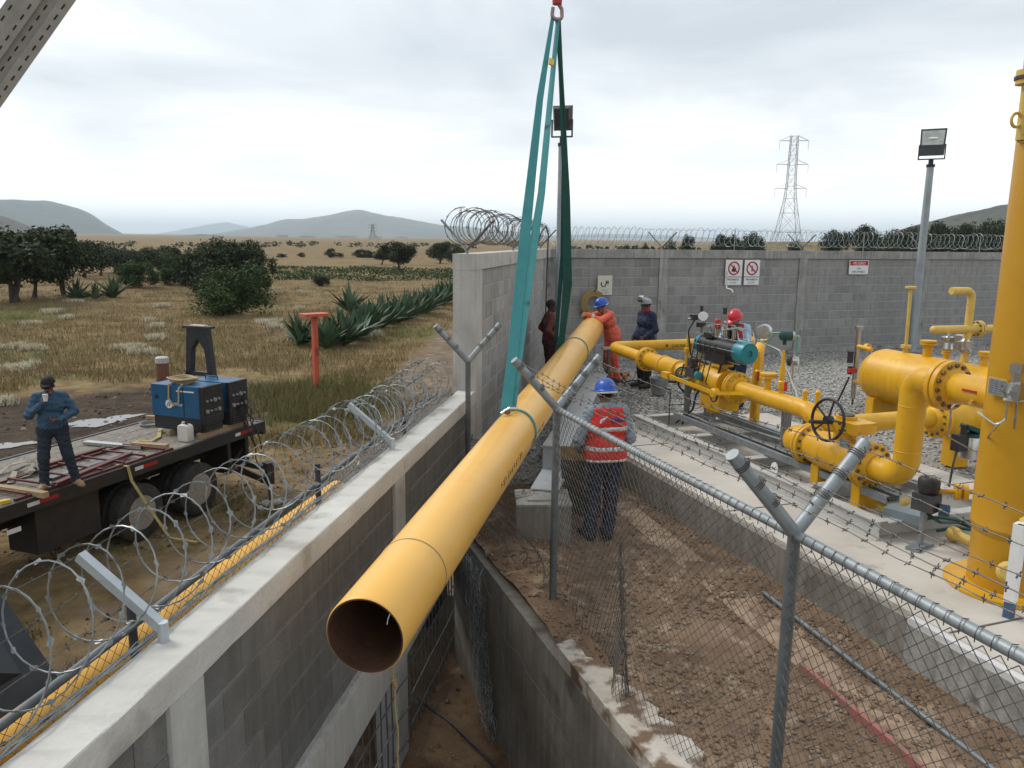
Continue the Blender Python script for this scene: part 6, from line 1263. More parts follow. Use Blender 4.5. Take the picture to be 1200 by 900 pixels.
# --- worker with the safety vest, seen from behind
vp_ = (3.62, 7.27, -.37)
J = dict(elr=(.27, .0, 1.13), wrr=(.17, .20, 1.05), ell=(-.29, .02, 1.12), wrl=(-.22, .24, .98), anr=(.06, .0, .09), anl=(-.13, .03, .09), tor=(.08, .19, .035), tol=(-.17, .2, .035), knr=(.09, .03, .5), knl=(-.12, .04, .5), hea=(0, .05, 1.60))
ex = person('worker in a red vest and blue hard hat, his back to the camera', vp_, R(-8), J, mset((.20, .235, .27), (.022, .026, .045), skin=(.14, .075, .05), boots=(.02, .018, .016), nm='vestman'), helmet=blue_hat, facing=(-.1, 1, -.2), bulk=.010, fold=.013, res=.013, hands=dict(l=dict(curl=1.0), r=dict(curl=.9)))
tor = ex['tor']; 
def vclip(z0, z1, cut=True):
    def f(p):
        d = np.maximum(z0-p[:, 2], p[:, 2]-z1)
        if cut: d = np.maximum(d, np.abs(p[:, 0])-.225+np.clip(p[:, 2]-1.22, 0, 1)*.30)
        return d
    return f
tv = [P if P[0] != 'c' else ('c', P[1], P[2], P[3]+.012, P[4]+.012, 0) for P in tor]
vest_m = mat('vest_red', (.60, .045, .03), (.52, .035, .025), 6, .8, bump=.4, bscale=30)
V, F, mi = mesh_prims(tv, .012, .035, inflate=.016, clip=vclip(.90, 1.475), fold=.008); vo = ex['add']('safety_vest', V, F, vest_m)
for z0, z1 in ((1.235, 1.285), (1.02, 1.07), (.905, .935)):
    V, F, mi = mesh_prims(tv, .010, .035, inflate=.021, clip=vclip(z0, z1), fold=.008); ex['add']('reflective_band', V, F, silver, par=vo)
pv_ = ex['wpt']((-.10, -.168, 1.335)); uu = ex['Rm']@np.array([1, 0, 0]); base_ = ex['t']
for i, (tx_, m_, h_) in enumerate((('DEGA', mat('vest_print_blue', (.05, .03, .25)), .062),)):
    letter_text(tx_, ex['wpt']((-.005, -.172, 1.345)), tuple(uu), (0, 0, 1), h_, m_, base_, ext=.012)
b = MB(); c = ex['wpt']((-.075, -.165, 1.365)); u3 = Vector(tuple(uu))
for k in range(4): b.bar(c-u3*(.04-.012*k)+Vector((0, 0, -.03+.012*k)), c-u3*(.025-.02*k)+Vector((0, 0, .01+.008*k)), .008, .03, (0, 1, 0))
b.build('vest_emblem', mat('vest_print_grey', (.45, .4, .5)), base_, smooth=False)
# --- worker behind the actuator
J = dict(hea=(0, .13, 1.54), nec=(0, .08, 1.42), che=(0, .03, 1.26), shr=(.185, .05, 1.39), shl=(-.185, .05, 1.39), elr=(.24, .14, 1.16), wrr=(.10, .36, 1.22), ell=(-.26, .12, 1.14), wrl=(-.10, .36, 1.16))
wp = onz(868, 361, 1.72)
ex = person('worker in a red helmet and pale blue sleeves bending over the actuator', (wp[0]+.02, wp[1]+.05, 0), R(115), J, mset((.28, .42, .55), (.02, .025, .045), nm='actman'), helmet=red_hat, facing=(0, 1, -.55), bulk=.01)
tv = [('c', P[1], P[2], P[3]+.012, P[4]+.012, 0) for P in ex['tor']]
V, F, mi = mesh_prims(tv, .013, .035, inflate=.014, clip=vclip(.92, 1.46), fold=.004); vo = ex['add']('safety_vest', V, F, mat('vest_dark_red', (.40, .02, .03), (.34, .018, .025), 6, .8))
V, F, mi = mesh_prims(tv, .011, .035, inflate=.019, clip=vclip(1.36, 1.395), fold=.004); ex['add']('reflective_band', V, F, silver, par=vo)
# --- person half hidden by the lamp pole
mp_ = onz(644, 353, 1.70)
ex = person('person in dark brown clothes standing half hidden behind the corner lamp pole', (mp_[0]+.02, mp_[1]+.02, 0), R(-100), dict(ell=(-.30, -.10, 1.18), wrl=(-.16, .06, 1.0), elr=(.27, -.08, 1.16), wrr=(.16, .08, 1.0)), mset((.085, .028, .020), (.045, .018, .014), skin=(.05, .027, .02), nm='cornerman'), facing=(.3, 1, -.1), bulk=.006)
# ================================================================== FLATBED TRUCK AND ITS LOAD
TZ = -1.0; TN = Vector(onz(0, 597, TZ)); TD = Vector((.63, .776, 0)).normalized(); TL = Vector((-TD.y, TD.x, 0))   # TD along the bed to its end, TL to the far side
RT = math.atan2(TD.y, TD.x)                # rotation that lays local x along the bed
SE = (Vector(onz(304, 496, TZ))-TN).dot(TD)+.12  # position of the bed's end
TW = 2.35
def TP(s_, t_, z): p = TN+TD*s_+TL*t_; return Vector((p.x, p.y, z))
tk = thing('flatbed_truck', 'black flatbed trailer with weathered deck boards parked outside the low wall', 'truck', TP(1, 1.2, GZ))
S0 = -4.0
def tb(mb, s0, s1, t0, t1, z0, z1): return mb.box(TP((s0+s1)/2, (t0+t1)/2, (z0+z1)/2), (s1-s0, t1-t0, z1-z0), rz=RT)
nb = 15
for i in range(nb):
    w_ = (TW-.16)/nb; b = MB(); tb(b, S0, SE-.02, .08+i*w_+.004, .08+(i+1)*w_-.004, TZ-.05, TZ-.002*(i % 3)); b.build('deck_board', wood_g, tk, smooth=False)
b = MB(); tb(b, S0, SE, 0, .078, TZ-.20, TZ+.012); tb(b, S0, SE, TW-.078, TW, TZ-.2, TZ+.012); b.build('side_rail', black_m, tk, smooth=False)
b = MB(); tb(b, SE-.02, SE+.06, 0, TW, TZ-.26, TZ+.012); b.build('end_rail', black_m, tk, smooth=False)
b = MB(); tb(b, S0, SE-.1, .62, .78, TZ-.55, TZ-.06); tb(b, S0, SE-.1, TW-.78, TW-.62, TZ-.55, TZ-.06)
for i in range(9): tb(b, S0+.5+i*1.1, S0+.58+i*1.1, .09, TW-.09, TZ-.19, TZ-.06)
b.build('chassis', black_m, tk, smooth=False)
rf_w = mat('reflector_white', (.62, .62, .62), None, rough=.4); rf_r = mat('reflector_red', (.33, .015, .02), None, rough=.4)
def refl(px0, px1, m):
    a = (px0); 
    b = MB(); tb(b, px0, px1, -.006, -.001, TZ-.11, TZ-.05); b.build('reflector', m, tk, smooth=False)
s_of = lambda px, py: (Vector(onz(px, py, TZ))-TN).dot(TD)
sA_ = s_of(52, 590); refl(sA_, sA_+.20, rf_w); refl(sA_+.205, sA_+.52, rf_r)
sB_ = s_of(168, 546); refl(sB_, sB_+.18, rf_w); refl(sB_+.185, sB_+.5, rf_r)
sC_ = s_of(280, 506); refl(sC_, sC_+.15, rf_w); refl(sC_+.16, sC_+.5, rf_r)
WR = .50
def wheel(s_, t_):
    c = TP(s_, t_, GZ+WR+.01); t = bpy.data.objects.new('wheel', None); col.objects.link(t); t.parent = tk; t.location = c-base_of(tk); BASE[t.name] = c
    ax = -TL
    b = MB(); b.lathe(c-ax*.14, ax, [(0, .30), (.005, WR-.05), (.03, WR), (.10, WR+.004), (.18, WR+.004), (.25, WR), (.275, WR-.05), (.28, .30)], 40); b.build('tyre', rubber, t)
    b = MB(); b.lathe(c-ax*.02, ax, [(.162, .30), (.165, .29), (.12, .27), (.05, .24), (.04, .12), (.05, .115), (.12, .11), (.15, .09), (.152, .0)], 32); b.build('rim', mat('dusty_rim', (.36, .34, .31), (.26, .24, .21), 12, .6, .3, bump=.1), t)
    b = MB(); bolt_ring(b, c+ax*.03, ax, .17, 10, .014, .02); b.build('nuts', darksteel, t)
sW1 = (Vector(onz(168, 611, -1.9))-TN).dot(TD); 
def s_on_plane(px, py, t_):
    d = ray(px, py); P = TN+TL*t_; k = ((P-Vector(CAMP)).dot(TL))/Vector(d).dot(TL); q = Vector(CAMP)+Vector(d)*k; return (q-TN).dot(TD), q.z
sW1 = s_on_plane(168, 611, .02)[0]; sW2 = s_on_plane(235, 580, .02)[0]
for s_ in (sW1, sW2):
    for t_ in (.16, .50, TW-.50, TW-.16): wheel(s_, t_)
b = MB(); tb(b, sW1-1.9, sW1-.75, .15, .75, GZ+.45, TZ-.25); b.build('tool_box', black_m, tk, smooth=False)
b = MB(); tb(b, -3.0, -.6, .10, .9, GZ+.55, TZ-.22); b.build('side_skirt', black_m, tk, smooth=False)
b = MB(); q = s_on_plane(8, 622, .09)[0]; tb(b, q, q+.22, .09, .098, GZ+.95, GZ+1.02); b.build('plate', white_m, tk, smooth=False)
b = MB()
for s_ in (sW1, sW2): b.cyl(TP(s_, .1, GZ+WR), TP(s_, TW-.1, GZ+WR), .07, n=12); tb(b, s_-.5, s_+.5, .60, .72, GZ+WR+.1, GZ+WR+.3)
b.build('axle', black_m, tk)
b = MB(); tb(b, SE-.9, SE-.8, .2, .9, GZ+.5, TZ-.2); tb(b, SE-.35, SE-.25, .2, 1.2, GZ+.6, TZ-.2); b.bar(TP(SE-.3, .3, GZ+.9), TP(SE-.9, .3, GZ+.5), .05, .08); b.build('underride_guard', black_m, tk, smooth=False)
# A shaped rack at the end of the bed
ar = thing('a_frame_rack', 'tall black A shaped steel rack rising behind the welding machines on the truck bed', 'rack', TP(SE-.2, 1.4, TZ))
rs, rt_ = SE-.20, 1.42
def RP(t_, z): return TP(rs, rt_+t_, z)
b = MB(); hA = 1.92
for sg in (-1, 1):
    b.plate([RP(sg*.43, TZ), RP(sg*.32, TZ), RP(sg*.17, TZ+1.48), RP(0, TZ+1.72), RP(0, TZ+hA), RP(sg*.26, TZ+hA)][::1], TD*.14)
b.plate([RP(-.42, TZ+.0), RP(.42, TZ), RP(.38, TZ+.80), RP(-.38, TZ+.80)][:0] or [RP(-.40, TZ+.02), RP(.40, TZ+.02), RP(.39, TZ+.14), RP(-.39, TZ+.14)], TD*.138)
b.build('frame', mat('dark_slate_paint', (.016, .019, .025), (.026, .03, .037), 6, .5), ar, smooth=False)
b = MB(); b.plate([RP(-.36, TZ+.92), RP(.36, TZ+.92), RP(.35, TZ+1.0), RP(-.35, TZ+1.0)], TD*.132); b.build('cross_plate', MATS['dark_slate_paint'], ar, smooth=False)
b = MB(); b.box(RP(0, TZ+hA+.025)+TD*.07, (.22, .66, .05), RT); b.build('head_plate', MATS['dark_slate_paint'], ar, smooth=False)
b = MB(); b.box(RP(0, TZ+hA+.06)+TD*.07, (.16, .38, .02), RT); b.build('wear_pad', mat('worn_steel', (.45, .42, .38), None, rough=.6), ar, smooth=False)
# welding machines: long axis across the bed, control panel towards the near edge
def welder(s0, s1, t0, t1, h, label, detail=True):
    t = thing('welding_machine', label, 'welding machine', TP((s0+s1)/2, (t0+t1)/2, TZ+.11), 'welding machines on the truck bed'); z0 = TZ+.11; zb = z0+h*.30
    blue = mat('welder_blue', (.012, .085, .185), (.016, .10, .21), 5, .4, c3=(.03, .09, .14), s3=8, t3=.6)
    b = MB(); tb(b, s0+.02, s1-.02, t0+.02, t1-.02, z0, zb); b.build('base', black_m, t, smooth=False)
    b = MB(); tb(b, s0, s1, t0+.09, t1, zb, z0+h); hd_ = b.build('hood', blue, t, smooth=False)
    b = MB(); tb(b, s0-.004, s1+.004, t0, t0+.085, zb-.1, z0+h+.004); cp_ = b.build('control_panel', black_m, t, smooth=False)
    b = MB(); tb(b, s0-.012, s0+.0, t0+.05, t0+.085, z0, z0+h); tb(b, s0-.006, s0, t0+.45, t0+.47, zb+.02, z0+h-.02); b.build('trim', black_m, t, smooth=False)
    for k in range(6): b = MB(); tb(b, s0+.06, s1-.06, t0-.012, t0+.03, z0+.03+k*.05, z0+.048+k*.05); b.build('louvre', darksteel, cp_, smooth=False)
    for k in range(8): p = TP(s0+.1+.11*(k % 4), t0, zb+.14+.2*(k//4)); b = MB(); b.cyl(p, p-TL*.035, .022 if k % 3 else .04, n=12); b.build('knob', mat('knob_grey', (.25, .26, .27), None, rough=.5), cp_)
    if detail:
        c = TP(s0-.003, t1-.42, z0+h*.58); b = MB(); b.lathe(c, -TD, [(0, .085), (.004, .085)], 24); b.build('emblem_disc', white_m, hd_)
        b = MB()
        for k in range(2): b.bar(c-TD*.006+TL*(.035-.045*k)+Vector((0, 0, -.045)), c-TD*.006+TL*(.005-.045*k)+Vector((0, 0, .045)), .006, .022, -TD)
        b.build('emblem_mark', blue, hd_, smooth=False)
        letter_text('Miller', TP(s0-.004, t1-.53, z0+h*.55), tuple(-TL), (0, 0, 1), .095, white_m, t, ext=.001)
        b = MB(); tb(b, s0-.005, s0-.001, t0+.2, t0+.62, z0+h*.87, z0+h*.90); b.build('name_strip', white_m, hd_, smooth=False)
        b = MB(); b.cyl(TP(s0-.004, t1-.12, z0+h*.72), TP(s0-.02, t1-.12, z0+h*.72), .04, n=14); b.build('filler_cap', black_m, hd_)
    b = MB(); sm_ = (s0+s1)/2; b.tube(arc_path([TP(sm_, t0+.5, z0+h-.01), TP(sm_, t0+.5, z0+h+.06), TP(sm_, t0+.8, z0+h+.06), TP(sm_, t0+.8, z0+h-.01)], .03, 4), .014, 7); b.build('lift_bail', darksteel, t)
    return t
W0 = 4.27
welder(W0, W0+.56, .13, 1.36, .88, 'blue welding machine with a round white emblem beside the white jerrycan')
welder(W0+.72, W0+1.26, .10, 1.05, .86, 'second blue welding machine set behind and beyond the first on the truck bed', False)
pal = thing('timber_skids', 'pair of timber bearers lying under both welding machines', 'timber', TP(W0+.6, .7, TZ))
for t_ in (.22, .95): b = MB(); tb(b, W0-.08, W0+1.34, t_-.05, t_+.05, TZ+.004, TZ+.108); b.build('bearer', wood_m, pal, smooth=False)
b = MB(); top = TZ+.99; c = TP(W0+.26, .82, top)
for k in range(5): b.tube([c+TL*(math.cos(a)*(.20+.03*k))+TD*(math.sin(a)*(.13+.02*k))+Vector((0, 0, .02+.022*k+.012*math.sin(3*a+k))) for a in np.linspace(0, 5.6, 18)], .018, 7)
b.tube([c+TL*.05+Vector((0, 0, .06)), c-TD*.28+TL*.08+Vector((0, 0, .02)), c-TD*.285+TL*.10+Vector((0, 0, -.25)), c-TD*.29-TL*.02+Vector((0, 0, -.40)), c-TD*.29-TL*.14+Vector((0, 0, -.33)), c-TD*.285-TL*.16+Vector((0, 0, -.05)), c-TD*.2-TL*.18+Vector((0, 0, .03))], .018, 7)
thing_at('hose_coil', 'beige hose coiled on the nearest welding machine with one loop hanging down its side', 'hose', b, mat('beige_hose', (.42, .32, .19), (.34, .25, .14), 9, .7))
b = MB()
for k in range(5): b.tube(wobble(TP(W0+.9+.06*k, .08, TZ+.45+.05*k), TP(W0+1.2+.06*k, -.04, TZ-.25-.3*(k % 3)), 7, .05, seed=k), .013, 6)
thing_at('welding_leads', 'black welding leads drooping from the machine over the edge of the truck bed', 'cable', b, black_m)
jc = thing('jerrycan', 'white plastic jerrycan standing in front of the blue welding machine', 'jerrycan', TP(3.95, .30, TZ)); c = TP(3.92, .34, TZ)
b = MB(); prof = [(-.115, 0), (.115, 0), (.125, .02), (.125, .27), (.11, .31), (.05, .33), (-.06, .33), (-.11, .31), (-.125, .27), (-.125, .02)]
b.plate([c-TL*u+Vector((0, 0, v)) for u, v in prof], TD*.17); o = b.build('body', mat('milky_plastic', (.62, .60, .54), (.55, .53, .47), 5, .4), jc, ang=50)
mo = o.modifiers.new('bevel', 'BEVEL'); mo.width = .02; mo.segments = 3
b = MB(); b.cyl(c-TL*.03+TD*.08+Vector((0, 0, .33)), c-TL*.03+TD*.08+Vector((0, 0, .37)), .03, n=14); b.build('cap', mat('dark_blue_cap', (.01, .02, .06), None, rough=.4), o)
b = MB(); b.tube(arc_path([c+TL*.08+TD*.085+Vector((0, 0, .32)), c+TL*.06+TD*.085+Vector((0, 0, .365)), c+TD*.085+Vector((0, 0, .365)), c-TL*.01+TD*.085+Vector((0, 0, .33))], .02, 4), .012, 7); b.build('handle', MATS['milky_plastic'], o)
# steel and timber lying on the deck
maroon = mat('maroon_primer', (.085, .022, .022), (.13, .035, .032), 9, .55, .2)
def on_deck(px, py, h=0.0): return Vector(onz(px, py, TZ+h))
defs = [((58, 560), (152, 529), 'long pale streaked steel channel lying along the truck deck past the boots of the man', galv_d), ((100, 517), (168, 523), 'bright aluminium beam lying flat on the truck deck right of the man', chrome), ((40, 548), (122, 524), 'maroon steel tube on the truck deck behind the man', maroon), ((64, 566), (150, 531), 'maroon steel angle lying beside the pale channel on the truck deck', maroon)]
for i, (a, c, lb, m_) in enumerate(defs):
    A_, B_ = on_deck(*a, .05+.012*i), on_deck(*c, .05+.012*i); b = MB(); w_ = (.14, .13, .07, .10)[i]; b.bar(A_, B_, w_, .012); d_ = (B_-A_).normalized(); s2 = Vector((d_.y, -d_.x, 0))
    b.bar(A_+s2*w_/2+Vector((0, 0, -.02)), B_+s2*w_/2+Vector((0, 0, -.02)), .012, .055); b.bar(A_-s2*w_/2+Vector((0, 0, -.02)), B_-s2*w_/2+Vector((0, 0, -.02)), .012, .055)
    thing_at('steel_section', lb, 'steel', b, m_, smooth=False)
fr = thing('ladder_frame', 'maroon welded bar frame lying flat on the truck deck around the feet of the man', 'frame', on_deck(80, 560)); k0 = s_of(62, 578); 
for t_ in (.10, 1.05): b = MB(); b.bar(TP(k0-.5, t_, TZ+.030), TP(k0+2.6, t_, TZ+.030), .04, .035); b.build('long_bar', maroon, fr, smooth=False)
for k in range(7): b = MB(); b.bar(TP(k0-.3+.45*k, .10, TZ+.064), TP(k0-.3+.45*k, 1.05, TZ+.064), .035, .03); b.build('cross_bar', maroon, fr, smooth=False)
b = MB(); b.bar(on_deck(-12, 570, .04), on_deck(54, 580, .04), .10, .085); thing_at('timber', 'sawn timber baulk at the left edge of the truck deck', 'timber', b, wood_m, smooth=False)
b = MB(); b.bar(on_deck(156, 521, .05), on_deck(196, 524, .05), .12, .10); thing_at('timber', 'short timber block on the truck deck left of the jerrycan', 'timber', b, wood_m, smooth=False)
b = MB(); b.bar(on_deck(172, 489, .04), on_deck(198, 490, .04), .10, .08); thing_at('timber', 'timber offcut at the far edge of the truck deck behind the welding machine', 'timber', b, wood_m, smooth=False)
b = MB(); q = on_deck(4, 588, .03); b.box(q, (.10, .09, .05), .5); b.box(q+Vector((.05, .02, .0)), (.06, .07, .045), .5); thing_at('tape_measure', 'small yellow tape measure on the truck deck at the left edge', 'tape measure', b, mat('tape_yellow', (.65, .42, .03), None, rough=.4), smooth=False)
def flat_strap(pts, w_, m, name, lb):
    b = MB(); P = [Vector(p) for p in pts]; vs = []
    for i, p in enumerate(P):
        d_ = (P[min(i+1, len(P)-1)]-P[max(i-1, 0)]); s2 = Vector((d_.y, -d_.x, 0)); s2 = s2.normalized() if s2.length > 1e-4 else Vector((1, 0, 0)); vs += [p-s2*w_/2, p+s2*w_/2, p+s2*w_/2+Vector((0, 0, .006)), p-s2*w_/2+Vector((0, 0, .006))]
    b.add(vs, [(i*4+j, i*4+(j+1) % 4, i*4+4+(j+1) % 4, i*4+4+j) for i in range(len(P)-1) for j in range(4)]); return thing_at(name, lb, 'strap', b, m)
beige = mat('beige_webbing', (.24, .215, .16), (.32, .29, .22), 8, .9, bump=.3)
flat_strap([on_deck(12, 566, .02), on_deck(18, 552, .05), on_deck(32, 545, .16), on_deck(38, 552, .10), on_deck(34, 557, .03), on_deck(22, 560, .02)], .09, beige, 'strap', 'beige webbing strap looped on the deck at the feet of the man')
flat_strap([on_deck(-4, 556, .03), on_deck(14, 544, .10), on_deck(30, 541, .22), on_deck(40, 541, .18), on_deck(50, 552, .04)], .12, beige, 'strap', 'wide folded webbing strap arching over the left end of the deck')
yel = mat('yellow_webbing', (.42, .36, .14), (.33, .28, .1), 9, .85)
flat_strap([on_deck(150, 521, .02), on_deck(163, 516, .02), on_deck(176, 517, .03), on_deck(186, 512, .03), on_deck(188, 502, .03)], .07, yel, 'strap', 'pale yellow ratchet strap lying on the deck beside the welding machine')
sS = s_of(160, 549); b = MB(); P = [TP(sS, .25, TZ+.03), TP(sS, -.012, TZ+.02), TP(sS+.05, -.02, TZ-.25), TP(sS+.3, -.15, TZ-.85), TP(sS+.45, -.35, GZ+.05), TP(sS+.5, -.9, GZ+.03)]; vs = []
for p in P: vs += [p-TD*.03, p+TD*.03, p+TD*.03-TL*.005, p-TD*.03-TL*.005]
b.add(vs, [(i*4+j, i*4+(j+1) % 4, i*4+4+(j+1) % 4, i*4+4+j) for i in range(5) for j in range(4)]); thing_at('strap', 'long yellow strap hanging from the deck edge past the wheel to the ground', 'strap', b, yel)
b = MB(); c = on_deck(178, 497, .02)
for k in range(3): b.ring(c+Vector((0, 0, .012*k)), (0, 0, 1), .20+.015*k, .014, 26, 6)
thing_at('cable_coil', 'flat coil of grey cable on the deck left of the nearest welding machine', 'cable', b, mat('grey_cable', (.2, .2, .19), None, rough=.6))
# outrigger jack and dark plate
j = thing('outrigger_jack', 'black outrigger jack leg on a pad right of the truck end', 'jack', Vector(onz(318, 592, GZ)))
c = Vector(onz(318, 590, GZ)); b = MB(); b.box(c+Vector((-.02, 0, .62)), (.15, .15, .42), .5); b.box(c+Vector((-.02, 0, .84)), (.18, .18, .03), .5); b.build('leg', black_m, j, smooth=False)
b = MB(); b.cyl(c+Vector((-.02, 0, .04)), c+Vector((-.02, 0, .45)), .03, n=10); b.build('piston', darksteel, j)
b = MB(); b.bar(c+Vector((-.02, 0, .72)), TP(SE-.4, .5, GZ+.62), .10, .10); b.bar(c+Vector((-.02, 0, .45)), TP(SE-.5, .6, GZ+.55), .05, .12); b.build('beam', black_m, j, smooth=False)
b = MB(); b.ell(c+Vector((0, 0, .015)), (.24, .18, .06)); b.build('pad', concrete_old, j)
c = Vector(onz(20, 800, GZ)); t = thing('steel_plate', 'dark slate steel panel leaning at the lower left edge beyond the wire', 'panel', c)
b = MB(); q0, q1, q2, q3 = Vector(onz(72, 800, GZ)), Vector(onz(-90, 900, GZ)), Vector(onz(-110, 800, -1.2)), Vector(onz(-6, 684, -1.2)); b.plate([q0, q1, q2, q3], Vector((-.15, .25, 0))); b.build('panel', mat('slate_panel', (.035, .045, .058), (.05, .06, .075), 3, .5), t, smooth=False)
b = MB(); b.plate([q0+Vector((-.2, .25, 0)), q1+Vector((-.2, .25, 0)), q2+Vector((-.9, .9, -.1)), q3+Vector((-.9, 1.0, -.1))], Vector((-.1, .1, 0))); b.build('back_panel', black_m, t, smooth=False)
# ================================================================== FIELD FURNITURE AND PLANTS
rpz = Vector(onz(371, 457, GZ)); rt = thing('marker_post', 'red orange T shaped marker post standing in the field', 'post', rpz)
b = MB(); b.box(rpz+Vector((0, 0, 1.28)), (.17, .17, 2.6), .4); b.build('post', orange_m, rt, smooth=False)
b = MB(); b.plate([rpz+Vector((u*.94-v*.34, u*.34+v*.94, 2.58)) for u, v in ((-.47, -.28), (.42, -.28), (.47, -.2), (.47, .28), (-.42, .28), (-.47, .2))], (0, 0, .10)); b.build('top_plate', orange_m, rt, smooth=False)
letter_text('PEMEX'[::-1][::-1] if False else 'GAS', tuple(rpz+Vector((.02, -.13, 1.5))), (0, 0, -1), (.95, .3, 0), .16, darksteel, rt, ext=.004)
sp_ = Vector(onz(193, 470, GZ)); t = thing('wooden_post', 'thick reddish stump post with a pale top behind the welding machine', 'post', sp_)
b = MB(); b.lathe(sp_, (0, 0, 1), [(0, .21), (.6, .2), (1.25, .195)], 18); b.build('trunk', mat('reddish_bark', (.13, .05, .032), (.20, .09, .06), 5, .9, stretch=(3, 3, .4), bump=.5, bscale=12), t)
b = MB(); b.lathe(sp_+Vector((0, 0, 1.25)), (0, 0, 1), [(0, .205), (.16, .2), (.19, .16), (.2, 0)], 18); b.build('cap', concrete, t)
def puddle(cx, cy, rx, ry, rot, label, seed):
    n = 40; pts = []
    for i in range(n):
        a = 2*math.pi*i/n; k = 1+.22*math.sin(3*a+seed)+.14*math.sin(7*a+2*seed)+.07*math.sin(13*a+seed); x, y = rx*k*math.cos(a), ry*k*math.sin(a); pts.append((cx+x*math.cos(rot)-y*math.sin(rot), cy+x*math.sin(rot)+y*math.cos(rot)))
    z = max(field_z(np.array([p[0] for p in pts]), np.array([p[1] for p in pts])).min(), float(field_z(np.array([cx]), np.array([cy]))[0]))+.02
    b = MB(); b.add([(x, y, z) for x, y in pts]+[(cx, cy, z)], [(i, (i+1) % n, n) for i in range(n)]); o = b.build('puddle', mat('puddle_water', (.10, .095, .085), None, rough=.03, spec=1.0)); o['kind'] = 'structure'; o['label'] = label; return o
p = onz(118, 490, GZ); puddle(p[0], p[1], 1.0, .50, .55, 'pale puddle behind the man on the truck', 1.0)
p = onz(4, 517, GZ); puddle(p[0], p[1], .7, .32, .4, 'small puddle at the left edge', 2.2)
# ---- leaves
leaf_d = [mat('leaf_%s' % k, c, tuple(x*1.35 for x in c), 1.2, .7, spec=.2) for k, c in (('deep', (.014, .020, .008)), ('mid', (.024, .034, .012)), ('light', (.045, .058, .020)))]
leaf_b = [mat('bush_leaf_%s' % k, c, tuple(x*1.35 for x in c), 1.2, .7, spec=.2) for k, c in (('deep', (.020, .034, .010)), ('mid', (.035, .056, .017)), ('light', (.062, .092, .026)))]
bark = mat('bark', (.045, .034, .026), (.075, .058, .045), 5, .95, bump=.5, bscale=20)
def crown_mesh(name, seed, blobs, n, ls, mats):
    g = np.random.default_rng(seed); ws = np.array([b_[3]*b_[4]*b_[5] for b_ in blobs])**.67; k = g.choice(len(blobs), n, p=ws/ws.sum()); Bz = np.array(blobs)[k]
    d = g.normal(size=(n, 3)); d /= np.linalg.norm(d, axis=1)[:, None]; rad = g.uniform(0, 1, n)**.42*(1+.12*g.normal(size=n)); P = Bz[:, :3]+d*Bz[:, 3:6]*rad[:, None]
    # thin the foliage with a 3-d noise so that gaps open
    nn = np.sin(P[:, 0]*3.1+seed)*np.sin(P[:, 1]*2.7+2*seed)*np.sin(P[:, 2]*3.6+seed*.7); kp = nn > -.42; P = P[kp]; n = len(P); d = d[kp]
    u = g.normal(size=(n, 3)); u /= np.linalg.norm(u, axis=1)[:, None]; v = np.cross(u, d+.6*g.normal(size=(n, 3))); v /= np.linalg.norm(v, axis=1)[:, None]+1e-9; s_ = ls*g.uniform(.55, 1.3, n)[:, None]
    V = np.stack([P-u*s_, P+v*s_*.5, P+u*s_, P-v*s_*.5], 1).reshape(-1, 3); F = np.arange(4*n).reshape(-1, 4); o = fast_mesh(name, V, F, mats, smooth=False); me = o.data
    hgt = (P[:, 2]-P[:, 2].min())/(np.ptp(P[:, 2])+1e-6); me.polygons.foreach_set('material_index', np.clip((g.normal(size=n)*.8+1.0), 0, 2).round().astype(np.int32)); bpy.data.objects.remove(o); return me
def limb_mesh(name, seed, h, spread, n, r0, multi=1):
    rr = random.Random(seed); b = MB()
    for m in range(multi):
        bx, by = (rr.uniform(-.3, .3), rr.uniform(-.3, .3)) if multi > 1 else (0, 0); lean = Vector((rr.uniform(-.25, .25), rr.uniform(-.25, .25), 0))*(1.6 if multi > 1 else 1); top = Vector((bx, by, h))+lean*h; base = Vector((bx, by, -.15)); b.tube([base, base.lerp(top, .4)+Vector((rr.uniform(-.1, .1), rr.uniform(-.1, .1), 0)), top], [r0*(.7 if multi > 1 else 1), r0*.6, r0*.4], 8)
        for k in range(n): f = rr.uniform(.5, 1); q = base.lerp(top, f); a = rr.uniform(0, 6.28); e_ = q+Vector((math.cos(a)*spread*rr.uniform(.5, 1), math.sin(a)*spread*rr.uniform(.5, 1), h*rr.uniform(.3, .9))); b.tube([q, q.lerp(e_, .5)+Vector((0, 0, .1)), e_], [r0*.35, r0*.22, r0*.08], 6)
    return shared(b, name, bark, True)
def blobs_for(seed, w_, h, z0, n):
    rr = random.Random(seed); L = []
    for k in range(n):
        a = rr.uniform(0, 6.28); r = rr.uniform(.0, .88)*w_; z = z0+(h-z0)*rr.uniform(.15, .85); f = rr.uniform(.18, .40); L.append((math.cos(a)*r, math.sin(a)*r, z, w_*f*1.2, w_*f*1.2, (h-z0)*f*.75))
    return L
PROT = {}
